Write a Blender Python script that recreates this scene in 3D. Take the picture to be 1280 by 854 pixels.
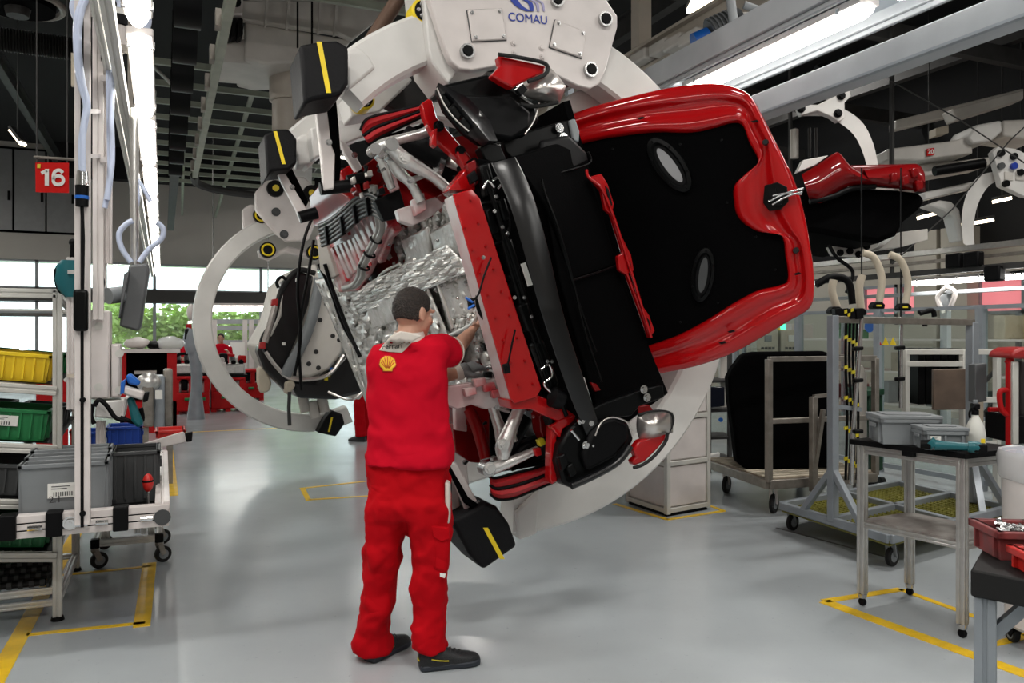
import bpy, bmesh, math, random
from mathutils import Vector as V, Matrix
from mathutils.bvhtree import BVHTree
random.seed(7)
for o in list(bpy.data.objects): bpy.data.objects.remove(o)
SC = bpy.context.scene
COL = SC.collection
# ---------------------------------------------------------------- camera
A = math.radians(23.6); CAMH = 1.55; HOR = 420.0; FPX = 1000.0
cd = bpy.data.cameras.new('camera'); cam = bpy.data.objects.new('camera', cd); COL.objects.link(cam)
cd.sensor_width = 36; cd.lens = 36*FPX/1280; cd.shift_y = -(427-HOR)/1280; cd.clip_end = 300
cam.location = (0, 0, CAMH); cam.rotation_euler = (math.pi/2, 0, -A)
SC.camera = cam
# ---------------------------------------------------------------- world: bright overcast sky outside the windows
wd = bpy.data.worlds.new('World'); SC.world = wd; wd.use_nodes = True
bg = wd.node_tree.nodes['Background']; bg.inputs[0].default_value = (.86, .95, 1, 1); bg.inputs[1].default_value = 4.0
SC.view_settings.view_transform = 'Standard'; SC.view_settings.look = 'None'
SC.view_settings.exposure = 0.0; SC.view_settings.gamma = 1; SC.view_settings.use_curve_mapping = False
TUBE_EMIT = 14.0       # fluorescent diffusers
FILL_POWER = 120.0       # roof lamps added as fill light
# ---------------------------------------------------------------- pixel helpers (1280x854 frame)
FW = V((math.sin(A), math.cos(A), 0)); RT = V((math.cos(A), -math.sin(A), 0)); UP = V((0, 0, 1)); CAM = V((0, 0, CAMH))
def ray(px, py): return FW+RT*((px-640)/FPX)+UP*((HOR-py)/FPX)
def W(px, py, d): return CAM+ray(px, py)*d                       # at a depth
def G(px, py, z=0.0): r = ray(px, py); return CAM+r*((z-CAMH)/r.z)  # on a level plane
def Q(px, py, y): r = ray(px, py); return CAM+r*(y/r.y)           # on a cross plane of the line
def QX(px, py, x): r = ray(px, py); return CAM+r*(x/r.x)
def PL(px, py, o, n): r = ray(px, py); return CAM+r*((o-CAM).dot(n)/r.dot(n))
# ---------------------------------------------------------------- materials
MATS = {}
def mat(name, col, rough=.5, metal=0.0, coat=0.0, bump=0.0, bscale=40, var=0.0, vscale=6, emit=None, trans=0.0, alpha=1.0, col2=None, spec=None, detail=4):
    if name in MATS: return MATS[name]
    m = bpy.data.materials.new(name); m.use_nodes = True; nt = m.node_tree; b = nt.nodes['Principled BSDF']
    c = (*col, 1)
    b.inputs['Base Color'].default_value = c; b.inputs['Roughness'].default_value = rough; b.inputs['Metallic'].default_value = metal
    b.inputs['Coat Weight'].default_value = coat; b.inputs['Coat Roughness'].default_value = .05
    if spec is not None: b.inputs['Specular IOR Level'].default_value = spec
    if trans: b.inputs['Transmission Weight'].default_value = trans
    if alpha < 1: b.inputs['Alpha'].default_value = alpha
    if emit:
        b.inputs['Emission Color'].default_value = (*emit[:3], 1); b.inputs['Emission Strength'].default_value = emit[3]
    if var or bump or col2:
        tc = nt.nodes.new('ShaderNodeTexCoord')
    if var or col2:
        n = nt.nodes.new('ShaderNodeTexNoise'); n.inputs['Scale'].default_value = vscale; n.inputs['Detail'].default_value = detail
        nt.links.new(tc.outputs['Object'], n.inputs['Vector'])
        r = nt.nodes.new('ShaderNodeValToRGB'); nt.links.new(n.outputs['Fac'], r.inputs['Fac'])
        c2 = col2 if col2 else tuple(max(0, x*(1-var)) for x in col)
        c1 = col if col2 else tuple(min(1, x*(1+var)) for x in col)
        r.color_ramp.elements[0].position = .35; r.color_ramp.elements[1].position = .65
        r.color_ramp.elements[0].color = (*c2, 1); r.color_ramp.elements[1].color = (*c1, 1)
        nt.links.new(r.outputs['Color'], b.inputs['Base Color'])
    if bump:
        n2 = nt.nodes.new('ShaderNodeTexNoise'); n2.inputs['Scale'].default_value = bscale; n2.inputs['Detail'].default_value = detail
        nt.links.new(tc.outputs['Object'], n2.inputs['Vector'])
        bp = nt.nodes.new('ShaderNodeBump'); bp.inputs['Strength'].default_value = bump; bp.inputs['Distance'].default_value = .02
        nt.links.new(n2.outputs['Fac'], bp.inputs['Height']); nt.links.new(bp.outputs['Normal'], b.inputs['Normal'])
    MATS[name] = m; return m
def cloth(name, col, sc, scale, strength):
    """cloth: fine weave plus soft wrinkles as bump"""
    m = bpy.data.materials.new(name); m.use_nodes = True; nt = m.node_tree; b = nt.nodes['Principled BSDF']; L = nt.links.new
    b.inputs['Base Color'].default_value = (*col, 1); b.inputs['Roughness'].default_value = .85; b.inputs['Specular IOR Level'].default_value = .1
    tc = nt.nodes.new('ShaderNodeTexCoord'); mp = nt.nodes.new('ShaderNodeMapping'); mp.inputs['Scale'].default_value = sc; mp.inputs['Rotation'].default_value = (.35, .3, 0); L(tc.outputs['Object'], mp.inputs[0])
    n = nt.nodes.new('ShaderNodeTexNoise'); n.inputs['Scale'].default_value = scale; n.inputs['Detail'].default_value = 1.2; n.inputs['Distortion'].default_value = .9; L(mp.outputs[0], n.inputs['Vector'])
    rp = nt.nodes.new('ShaderNodeValToRGB'); L(n.outputs['Fac'], rp.inputs[0]); e = rp.color_ramp.elements; e[0].position = .30; e[1].position = .70; x = e.new(.5); x.color = (.25, .25, .25, 1); e[0].color = (.7, .7, .7, 1); e[2].color = (1, 1, 1, 1)
    w = nt.nodes.new('ShaderNodeTexNoise'); w.inputs['Scale'].default_value = 320; L(tc.outputs['Object'], w.inputs['Vector'])
    b1 = nt.nodes.new('ShaderNodeBump'); b1.inputs['Strength'].default_value = strength; b1.inputs['Distance'].default_value = .012; L(rp.outputs[0], b1.inputs['Height'])
    b2 = nt.nodes.new('ShaderNodeBump'); b2.inputs['Strength'].default_value = .12; b2.inputs['Distance'].default_value = .01; L(w.outputs['Fac'], b2.inputs['Height']); L(b1.outputs[0], b2.inputs['Normal']); L(b2.outputs[0], b.inputs['Normal'])
    MATS[name] = m
mat('white', (.66, .61, .59), .35, var=.05); mat('carrier', (.66, .645, .62), .38, var=.06, vscale=3)
mat('carrier_dim', (.56, .53, .49), .45, var=.08, vscale=3)
mat('alu', (.56, .55, .53), .32, .85, var=.06, vscale=20); mat('alu_dull', (.29, .265, .235), .45, .7, var=.15, vscale=12)
mat('cream_profile', (.60, .59, .55), .4, .15, var=.04)
mat('steel', (.5, .5, .5), .25, .9, var=.1, vscale=15); mat('chrome', (.75, .75, .75), .12, 1)
mat('black', (.0025, .0025, .003), .5, spec=.13); mat('black_matte', (.0014, .0014, .0016), .9, spec=.04, bump=.15, bscale=90)
mat('black_gloss', (.004, .004, .005), .3, coat=.15); mat('black_satin', (.0025, .0028, .003), .33, spec=.14)
mat('foam', (.003, .003, .004), .6, bump=.15, bscale=60, spec=.22); mat('rubber', (.009, .009, .009), .6, spec=.3)
mat('yellow', (.85, .63, .01), .4, var=.08); mat('yellow_floor', (.80, .50, .01), .35, var=.12, vscale=9)
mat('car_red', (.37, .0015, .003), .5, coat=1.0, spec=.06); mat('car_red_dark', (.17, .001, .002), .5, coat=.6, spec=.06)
mat('red', (.45, .006, .008), .45, var=.08, spec=.2); mat('red_cloth', (.38, .006, .010), .55, bump=.2, bscale=25)
mat('overspray', (.56, .47, .46), .35, col2=(.50, .02, .03), vscale=7, coat=.3)
mat('primer', (.58, .54, .53), .35, col2=(.48, .30, .30), vscale=5, coat=.2)
mat('foil', (.80, .79, .76), .27, .55, bump=.9, bscale=9, var=.10, vscale=6, detail=3)
mat('cast', (.66, .65, .63), .33, .75, var=.10, vscale=18, bump=.08, bscale=60)
mat('silver', (.62, .58, .55), .28, .85)
mat('grey_plastic', (.20, .215, .225), .5, var=.06); mat('grey_dark', (.055, .058, .06), .5, var=.1)
mat('grey_paint', (.36, .38, .40), .4, var=.05); mat('grey_steel', (.27, .30, .33), .4, .2, var=.08)
mat('green_bin', (.008, .18, .05), .45, var=.08); mat('yellow_bin', (.80, .56, .01), .45, var=.05)
mat('blue_bin', (.010, .055, .34), .4, var=.08); mat('red_bin', (.55, .02, .015), .4, var=.08); mat('red_worn', (.23, .035, .035), .6, col2=(.15, .05, .05), vscale=20)
mat('teal', (.003, .105, .125), .4); mat('blue', (.01, .12, .5), .4); mat('paper', (.8, .79, .75), .7)
mat('hose', (.50, .56, .72), .3, coat=.3); mat('beige', (.52, .46, .36), .5, var=.05)
mat('brown', (.11, .075, .055), .5, var=.2); mat('wall', (.50, .47, .43), .7, var=.03, vscale=1); mat('wall_beige', (.47, .44, .38), .7, var=.03, vscale=1)
mat('panel_grey', (.30, .30, .30), .5, var=.04); mat('ceiling', (.010, .010, .011), .9); mat('dark_steel', (.035, .034, .033), .6, var=.2)
mat('slat', (.34, .37, .30), .5, var=.1); mat('duct', (.022, .021, .02), .5, .3)
mat('tube', (.9, .9, .9), .4, emit=(1, .985, .93, TUBE_EMIT)); mat('bay', (.9, .9, .9), .4, emit=(1, .95, .86, 5))
mat('warm_tube', (.9, .9, .9), .4, emit=(1, .84, .6, 5))
mat('skin', (.56, .30, .21), .45, var=.05, vscale=15, bump=.05, bscale=120); mat('hair', (.026, .018, .014), .55, bump=.9, bscale=130, var=.5, vscale=60)
cloth('shirt', (.55, .003, .018), (1.0, 1.0, 1.5), 3.0, .38); cloth('trousers', (.46, .002, .007), (1.0, 1.0, 1.5), 4.2, .5)
mat('shoe', (.008, .009, .011), .55, bump=.2, bscale=120); mat('sole', (.02, .025, .035), .6); mat('collar', (.66, .60, .54), .7)
mat('glove', (.20, .205, .21), .7, bump=.3, bscale=150); mat('eye', (.7, .68, .65), .2); mat('lip', (.42, .17, .14), .5)
mat('logo_yellow', (.85, .52, .03), .7); mat('logo_red', (.55, .01, .01), .7); mat('logo_blue', (.006, .035, .33), .4); mat('logo_pale', (.36, .34, .55), .4)
mat('ink', (.03, .03, .03), .6); mat('sign_red', (.60, .008, .006), .6, spec=.15); mat('cloth_grey', (.28, .28, .29), .5)
mat('leaf', (.55, .70, .25), .6, var=.4, vscale=2); mat('bark', (.12, .08, .05), .8); mat('pavement', (.5, .5, .47), .8)
mat('grate', (.20, .19, .03), .6, var=.2); mat('plywood', (.30, .25, .19), .6, var=.15, vscale=8); mat('translucent', (.62, .62, .57), .4, var=.05)
mat('pink_film_glow', (.75, .25, .27), .4, emit=(1, .28, .31, .62)); mat('screen', (.01, .012, .02), .2); mat('label_yellow', (.75, .62, .02), .5)  # pink panes glow by themselves in place of daylight through the film
mat('trolley_red', (.34, .012, .012), .45, var=.1); mat('dark_red', (.16, .004, .006), .3, coat=.5); mat('trim_dark', (.05, .048, .045), .6)
mat('white_panel', (.66, .63, .58), .6, var=.04); mat('pipe_grey', (.30, .29, .27), .35, .4); mat('copper_pipe', (.17, .105, .075), .4, .3)
mat('lower_shelf', (.19, .16, .15), .28, col2=(.38, .36, .34), vscale=10); mat('dark_green', (.006, .05, .022), .5); mat('beacon', (.02, .6, .3), .3, emit=(.1, 1, .5, 2)); mat('primer_beige', (.47, .42, .36), .4, var=.04)
mat('roller_rubber', (.035, .035, .036), .5); mat('beam_black', (.004, .004, .0045), .28, spec=.5); mat('canopy', (.72, .78, .68), .7); mat('terminal', (.10, .105, .11), .45, var=.08)
mat('plastic_film', (.75, .75, .76), .2, alpha=.65)
def glass_mat():
    m = bpy.data.materials.new('glass'); m.use_nodes = True; nt = m.node_tree; nt.nodes.clear()
    o = nt.nodes.new('ShaderNodeOutputMaterial'); mx = nt.nodes.new('ShaderNodeMixShader'); t = nt.nodes.new('ShaderNodeBsdfTransparent'); g = nt.nodes.new('ShaderNodeBsdfGlossy')
    t.inputs[0].default_value = (.90, .95, .93, 1); g.inputs[1].default_value = .03; mx.inputs[0].default_value = .10
    nt.links.new(t.outputs[0], mx.inputs[1]); nt.links.new(g.outputs[0], mx.inputs[2]); nt.links.new(mx.outputs[0], o.inputs[0]); MATS['glass'] = m
glass_mat()
def floor_mat():
    m = bpy.data.materials.new('epoxy_floor'); m.use_nodes = True; nt = m.node_tree; b = nt.nodes['Principled BSDF']; L = nt.links.new
    tc = nt.nodes.new('ShaderNodeTexCoord'); n = nt.nodes.new('ShaderNodeTexNoise'); n.inputs['Scale'].default_value = .9; n.inputs['Detail'].default_value = 7
    L(tc.outputs['Object'], n.inputs['Vector']); r = nt.nodes.new('ShaderNodeValToRGB'); L(n.outputs['Fac'], r.inputs['Fac'])
    r.color_ramp.elements[0].position = .3; r.color_ramp.elements[1].position = .7
    r.color_ramp.elements[0].color = (.36, .39, .41, 1); r.color_ramp.elements[1].color = (.42, .455, .475, 1)
    n3 = nt.nodes.new('ShaderNodeTexNoise'); n3.inputs['Scale'].default_value = 26; n3.inputs['Detail'].default_value = 5; n3.inputs['Roughness'].default_value = .7; L(tc.outputs['Object'], n3.inputs['Vector'])
    r3 = nt.nodes.new('ShaderNodeValToRGB'); L(n3.outputs['Fac'], r3.inputs['Fac']); r3.color_ramp.elements[0].position = .27; r3.color_ramp.elements[1].position = .36
    r3.color_ramp.elements[0].color = (.72, .72, .72, 1); r3.color_ramp.elements[1].color = (1, 1, 1, 1)
    mx = nt.nodes.new('ShaderNodeMixRGB'); mx.blend_type = 'MULTIPLY'; mx.inputs[0].default_value = 1; L(r.outputs[0], mx.inputs[1]); L(r3.outputs[0], mx.inputs[2]); L(mx.outputs[0], b.inputs['Base Color'])
    rr = nt.nodes.new('ShaderNodeMapRange'); rr.inputs[3].default_value = .13; rr.inputs[4].default_value = .30; n2 = nt.nodes.new('ShaderNodeTexNoise'); n2.inputs['Scale'].default_value = 2.3; n2.inputs['Detail'].default_value = 6
    L(tc.outputs['Object'], n2.inputs['Vector']); L(n2.outputs['Fac'], rr.inputs[0]); L(rr.outputs[0], b.inputs['Roughness'])
    n4 = nt.nodes.new('ShaderNodeTexNoise'); n4.inputs['Scale'].default_value = 5; L(tc.outputs['Object'], n4.inputs['Vector'])
    bp = nt.nodes.new('ShaderNodeBump'); bp.inputs['Strength'].default_value = .06; bp.inputs['Distance'].default_value = .02; L(n4.outputs['Fac'], bp.inputs['Height']); L(bp.outputs[0], b.inputs['Normal'])
    b.inputs['Specular IOR Level'].default_value = .6
    MATS['floor'] = m
floor_mat()
# ---------------------------------------------------------------- mesh builder
def basis(d, up=None):
    d = d.normalized(); up = V(up) if up is not None else (V((0, 0, 1)) if abs(d.z) < .95 else V((0, 1, 0)))
    a = d.cross(up)
    if a.length < 1e-6: a = d.cross(V((1, 0, 0)))
    a.normalize(); return a, a.cross(d).normalized()
def catmull(pts, k=6, closed=False):
    P = [V(p) for p in pts]; n = len(P); out = []
    rng = range(n) if closed else range(n-1)
    for i in rng:
        if closed: p0, p1, p2, p3 = P[i-1], P[i], P[(i+1) % n], P[(i+2) % n]
        else: p0, p1, p2, p3 = P[max(i-1, 0)], P[i], P[i+1], P[min(i+2, n-1)]
        for j in range(k):
            t = j/k; out.append(.5*((2*p1)+(p2-p0)*t+(2*p0-5*p1+4*p2-p3)*t*t+(3*p1-p0-3*p2+p3)*t*t*t))
    if not closed: out.append(P[-1])
    return out
class MB:
    def __init__(s): s.v = []; s.f = []; s.m = []; s.mi = 0
    def add(s, vs, fs):
        b = len(s.v); s.v += [tuple(p) for p in vs]; s.f += [tuple(i+b for i in f) for f in fs]; s.m += [s.mi]*len(fs); return s
    def bx(s, x0, x1, y0, y1, z0, z1):
        return s.add([(x0, y0, z0), (x1, y0, z0), (x1, y1, z0), (x0, y1, z0), (x0, y0, z1), (x1, y0, z1), (x1, y1, z1), (x0, y1, z1)],
                     [(0, 3, 2, 1), (4, 5, 6, 7), (0, 1, 5, 4), (1, 2, 6, 5), (2, 3, 7, 6), (3, 0, 4, 7)])
    def box(s, c, sz, ax=None):
        c = V(c); X, Y, Z = ax if ax else (V((1, 0, 0)), V((0, 1, 0)), V((0, 0, 1))); h = [q/2 for q in sz]
        return s.add([c+X*h[0]*i+Y*h[1]*j+Z*h[2]*k for k in (-1, 1) for i, j in ((-1, -1), (1, -1), (1, 1), (-1, 1))],
                     [(0, 3, 2, 1), (4, 5, 6, 7), (0, 1, 5, 4), (1, 2, 6, 5), (2, 3, 7, 6), (3, 0, 4, 7)])
    def bar(s, p0, p1, w, h=None, up=None):
        p0, p1 = V(p0), V(p1); h = h or w; a, b = basis(p1-p0, up)
        return s.box((p0+p1)/2, (w, h, (p1-p0).length), (a, b, (p1-p0).normalized()))
    def cyl(s, p0, p1, r0, r1=None, n=16):
        p0, p1 = V(p0), V(p1); r1 = r0 if r1 is None else r1; a, b = basis(p1-p0); vs = []
        for p, r in ((p0, r0), (p1, r1)): vs += [p+(a*math.cos(2*math.pi*i/n)+b*math.sin(2*math.pi*i/n))*r for i in range(n)]
        return s.add(vs, [(i, (i+1) % n, n+(i+1) % n, n+i) for i in range(n)]+[tuple(range(n))[::-1], tuple(range(n, 2*n))])
    def loft(s, rings, cap=True, closed=True):
        n = len(rings[0]); vs = [p for r in rings for p in r]; fs = []
        for k in range(len(rings)-1):
            for i in range(n if closed else n-1): j = (i+1) % n; fs.append((k*n+i, k*n+j, (k+1)*n+j, (k+1)*n+i))
        if cap: fs += [tuple(range(n))[::-1], tuple(range((len(rings)-1)*n, len(rings)*n))]
        return s.add(vs, fs)
    def tube(s, pts, r, n=8, sm=0, cap=True, flat=1.0):
        P = [V(p) for p in pts]; R = list(r) if isinstance(r, (list, tuple)) else [r]*len(P)
        if sm:
            R = [x.x for x in catmull([V((q, 0, 0)) for q in R], sm)]; P = catmull(P, sm)
        rings = []; a = None
        for i, p in enumerate(P):
            d = (P[min(i+1, len(P)-1)]-P[max(i-1, 0)]).normalized()
            if a is None: a, b = basis(d)
            else:
                a = (a-d*a.dot(d)); a = a.normalized() if a.length > 1e-6 else basis(d)[0]; b = a.cross(d)
            rings.append([p+(a*math.cos(2*math.pi*k/n)+b*flat*math.sin(2*math.pi*k/n))*R[i] for k in range(n)])
        return s.loft(rings, cap)
    def prism(s, pts, vec):
        P = [V(p) for p in pts]; n = len(P); vec = V(vec)
        return s.add(P+[p+vec for p in P], [tuple(range(n))[::-1], tuple(range(n, 2*n))]+[(i, (i+1) % n, n+(i+1) % n, n+i) for i in range(n)])
    def ell(s, c, r, ax=None, n=16, m=10):
        c = V(c); X, Y, Z = ax if ax else (V((1, 0, 0)), V((0, 1, 0)), V((0, 0, 1))); rings = []
        for j in range(m+1):
            t = math.pi*(.02+.96*j/m)-math.pi/2
            rings.append([c+X*r[0]*math.cos(t)*math.cos(2*math.pi*i/n)+Y*r[1]*math.cos(t)*math.sin(2*math.pi*i/n)+Z*r[2]*math.sin(t) for i in range(n)])
        return s.loft(rings)
    def torus(s, c, nrm, R, r, n=24, m=8, a0=0, a1=2*math.pi):
        nrm = V(nrm).normalized(); a, b = basis(nrm); c = V(c); full = abs(a1-a0-2*math.pi) < 1e-4; rings = []
        for i in range(n+1):
            t = a0+(a1-a0)*i/n; d = a*math.cos(t)+b*math.sin(t)
            rings.append([c+d*(R+r*math.cos(2*math.pi*k/m))+nrm*r*math.sin(2*math.pi*k/m) for k in range(m)])
        return s.loft(rings, not full)
    def grid(s, fn, nu, nv):
        return s.add([fn(i/nu, j/nv) for j in range(nv+1) for i in range(nu+1)], [(j*(nu+1)+i, j*(nu+1)+i+1, (j+1)*(nu+1)+i+1, (j+1)*(nu+1)+i) for j in range(nv) for i in range(nu)])
    def build(s, name, mats, parent=None, smooth=40, bevel=0, seg=2, recalc=True):
        me = bpy.data.meshes.new(name); me.from_pydata(s.v, [], s.f)
        if isinstance(mats, str): mats = [mats]
        for m in mats: me.materials.append(MATS[m])
        if len(mats) > 1: me.polygons.foreach_set('material_index', s.m)
        if recalc:
            bm = bmesh.new(); bm.from_mesh(me); bmesh.ops.recalc_face_normals(bm, faces=bm.faces[:]); bm.to_mesh(me); bm.free()
        if smooth:
            me.polygons.foreach_set('use_smooth', [True]*len(me.polygons)); me.set_sharp_from_angle(angle=math.radians(smooth))
        o = bpy.data.objects.new(name, me); COL.objects.link(o)
        if parent is not None: attach(o, parent)
        if bevel:
            b = o.modifiers.new('bevel', 'BEVEL'); b.width = bevel; b.segments = seg; b.limit_method = 'ANGLE'; b.angle_limit = math.radians(40)
        return o
WORLD = {}
def attach(o, parent):
    o.parent = parent
    if parent.name in WORLD: o.matrix_parent_inverse = Matrix.Translation(-WORLD[parent.name])
def tag(o, label, cat, group=None):
    o['label'] = label; o['category'] = cat
    if group: o['group'] = group
    return o
def thing(name, label, cat, loc=(0, 0, 0), rz=0, group=None, world=False):
    """Empty at the thing's base; world=True means its parts are given in world coordinates."""
    o = bpy.data.objects.new(name, None); COL.objects.link(o); o.empty_display_size = .1
    o.location = loc; o.rotation_euler = (0, 0, rz)
    if world: WORLD[o.name] = V(loc)
    return tag(o, label, cat, group)
def struct(mb, name, mats, parent=None, **k):
    o = mb.build(name, mats, parent, **k)
    if parent is None: o['kind'] = 'structure'
    return o
def copy_tree(root, loc=None, rz=None, label=None, group=None):
    def cp(o, par):
        c = o.copy(); COL.objects.link(c); c.parent = par
        for ch in list(o.children): cp(ch, c)
        return c
    r = cp(root, None)
    if loc is not None: r.location = loc
    if rz is not None: r.rotation_euler = (0, 0, rz)
    if label: r['label'] = label
    if group: r['group'] = group
    return r
def text_mesh(s, size, origin, xdir, ydir, name, m, parent=None, depth=.002, bold=0.0, align='CENTER', shear=0):
    c = bpy.data.curves.new('t', 'FONT'); c.body = s; c.size = size; c.align_x = align; c.align_y = 'CENTER'; c.extrude = depth; c.offset = bold; c.shear = shear
    o = bpy.data.objects.new('t', c); COL.objects.link(o); dg = bpy.context.evaluated_depsgraph_get()
    me = bpy.data.meshes.new_from_object(o.evaluated_get(dg)); bpy.data.objects.remove(o); bpy.data.curves.remove(c)
    X = V(xdir).normalized(); Y = V(ydir).normalized(); Z = X.cross(Y); O = V(origin)
    for v in me.vertices: p = v.co.copy(); v.co = O+X*p.x+Y*p.y+Z*p.z
    me.materials.clear(); me.materials.append(MATS[m]); me.name = name
    ob = bpy.data.objects.new(name, me); COL.objects.link(ob)
    if parent is not None: attach(ob, parent)
    return ob
def slab(mb, pts, y, t):            # outline in pixels on the cross plane y, t thick away from the camera
    return mb.prism([Q(p[0], p[1], p[2] if len(p) > 2 else y) for p in pts], (0, t, 0))
def bolt(parent, c, n, r=.012, name='bolt', m='steel', h=.01):
    n = V(n).normalized(); c = V(c); mb = MB(); mb.cyl(c, c+n*h*.5, r*1.35, r*1.35, 12); mb.cyl(c+n*h*.5, c+n*h*1.3, r, r*.92, 6); mb.cyl(c+n*h*1.3, c+n*h*1.5, r*.4, r*.4, 6)
    return mb.build(name, m, parent)
def remesh(o, vox, sm=4, fac=.5):
    r = o.modifiers.new('remesh', 'REMESH'); r.mode = 'VOXEL'; r.voxel_size = vox; r.use_smooth_shade = True
    if sm: s = o.modifiers.new('smooth', 'SMOOTH'); s.iterations = sm; s.factor = fac
def folds(o, strength, size, name):
    t = bpy.data.textures.new(name, 'CLOUDS'); t.noise_scale = size; t.noise_depth = 2
    d = o.modifiers.new('folds', 'DISPLACE'); d.texture = t; d.strength = strength; d.mid_level = .5; d.texture_coords = 'LOCAL'
def creases(o, strength, size, name, scale):
    """directional cloth creases: stretched noise sampled through a scaled, tilted empty-free mapping"""
    t = bpy.data.textures.new(name, 'MARBLE'); t.noise_scale = size*3; t.turbulence = 9; t.noise_depth = 2; t.marble_type = 'SOFT'
    d = o.modifiers.new('creases', 'DISPLACE'); d.texture = t; d.strength = strength; d.mid_level = .5; d.texture_coords = 'LOCAL'
# ================================================================ the hall
XL, XR, YF, YB, ZC = -9.0, 14.0, -8.0, 30.0, 7.8
floor = struct(MB().bx(XL, XR, YF, YB, -.1, 0), 'floor', 'floor', smooth=0)
def floor_line(a, b, w=.075):
    a, b = G(*a), G(*b); a.z = b.z = .0015
    MB().bar(a, b, w, .003, up=(0, 0, 1)).build('floor_line', 'yellow_floor', floor, smooth=0)
for a, b, w in [((-30, 895), (62, 728), .085), ((62, 728), (140, 585), .085), ((33, 794), (181, 779), .04), ((177, 784), (187, 704), .085), ((52, 722), (189, 708), .04),
                ((217, 620), (212, 563), .085), ((212, 563), (180, 566), .05), ((375, 611), (456, 602), .05), ((378, 611), (386, 626), .05), ((386, 625), (480, 619), .05),
                ((1030, 752), (1127, 737), .06), ((1125, 737), (1330, 812), .045), ((1030, 752), (1330, 861), .085), ((1232, 808), (1300, 792), .05),
                ((768, 630), (835, 650), .05), ((833, 650), (905, 639), .05), ((905, 639), (880, 630), .04), ((228, 541), (420, 532), .05)]: floor_line(a, b, w)
# faint expansion joints of the floor
for a, b in [((970, 660), (1120, 700))]:
    p, q = G(*a), G(*b); p.z = q.z = .0008; MB().bar(p, q, .02, .0016, up=(0, 0, 1)).build('joint_strip', 'grey_dark', floor, smooth=0)
struct(MB().bx(XL, XR, YF, YB, ZC, ZC+.2), 'ceiling', 'ceiling', smooth=0)
struct(MB().bx(XL-.2, XL, YF, YB, 0, ZC), 'wall_left', 'wall', smooth=0)
struct(MB().bx(XL, XR, YF-.2, YF, 0, ZC), 'wall_front', 'wall', smooth=0)
wb = struct(MB().bx(XL, XR, YB, YB+.25, 4.03, ZC).bx(XL, XR, YB, YB+.25, 0, .95), 'wall_back', 'wall', smooth=0)
struct(MB().bx(-3.35, XR, YB-.5, YB-.01, 6.75, ZC), 'trim_1', 'ceiling', smooth=0)
struct(MB().bx(XL, XR, YB-.15, YB+.15, 2.72, 3.1), 'trim_2', 'trim_dark', smooth=0)
for x0, x1 in ((-9, 14),):      # low dark beam in front of the windows
    struct(MB().bx(x0, x1, 25.85, 26.05, 2.55, 2.63), 'trim_3', 'trim_dark', smooth=0)
# tall grey access panels high on the end wall
for x0, x1 in ((-5.6, -4.42), (-4.36, -3.5), (-3.45, -2.62)):
    p = MB().bx(x0, x1, YB-.06, YB, 4.95, 7.55).build('access_panel', 'panel_grey', wb, bevel=.01)
    MB().bx(x1-.12, x1-.05, YB-.11, YB-.06, 5.9, 6.2).build('panel_handle', 'black', p)
MB().bx(-5.6, -2.55, YB-.03, YB-.005, 4.88, 7.62).build('panel_surround', 'black_matte', wb)
# ribbon windows of the end wall
wi = 0
xs = [-9+1.75*i for i in range(14)]
for i in range(13):
    x0, x1 = xs[i], xs[i+1]; wi += 1
    fr = MB()
    for a, b, c, d in ((x0, x0+.05, .95, 4.03), (x1-.05, x1, .95, 4.03), (x0, x1, .95, 1.02), (x0, x1, 2.66, 2.72), (x0, x1, 3.1, 3.16), (x0, x1, 3.97, 4.03)): fr.bx(a, b, YB+.05, YB+.13, c, d)
    w = struct(fr, 'window_%d' % wi, 'grey_paint', smooth=0)
    for c, d in ((1.02, 2.66), (3.16, 3.97)): MB().bx(x0+.05, x1-.05, YB+.085, YB+.095, c, d).build('pane', 'glass', w, smooth=0)
# outside: pavement, canopy and bushes
struct(MB().bx(-25, 30, YB+.3, YB+2.6, 4.12, 4.3), 'canopy_outside', 'canopy', smooth=0)
struct(MB().bx(-25, 30, YB+.3, 60, -.15, -.05), 'ground_outside', 'pavement', smooth=0)
def bush(x, y, h, r, label):
    t = thing('shrub', label, 'shrub', (x, y, -.05), group='shrubs outside the end windows')
    fo = MB(); random.seed(int(x*10+99))
    for k in range(900):
        th, ph = random.random()*6.283, math.acos(random.uniform(-.6, 1)); q = random.random()**.4
        c = V((math.cos(th)*math.sin(ph)*r*q, math.sin(th)*math.sin(ph)*r*q, h*.55+math.cos(ph)*h*.45*q)); a = V((random.gauss(0, 1), random.gauss(0, 1), random.gauss(0, .6))).normalized()*.17
        b = a.cross(V((random.gauss(0, 1), random.gauss(0, 1), random.gauss(0, 1)))).normalized()*.1
        fo.add([c-a, c+b, c+a, c-b], [(0, 1, 2, 3)])
    fo.build('foliage', 'leaf', t, smooth=0, recalc=False)['kind'] = 'stuff'
    MB().tube([(0, 0, 0), (.04, 0, h*.35), (0, .05, h*.7)], [.09, .07, .03]).build('trunk', 'bark', t)
for i, (x, y, h, r) in enumerate([(-1.6, 33.8, 3.2, 1.4), (.3, 33.5, 2.9, 1.2), (1.9, 34.2, 3.3, 1.5), (3.6, 33.6, 2.8, 1.2), (5.3, 34.5, 3.4, 1.6)]):
    bush(x, y, h, r, 'leafy green shrub growing outside the end windows')
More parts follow.
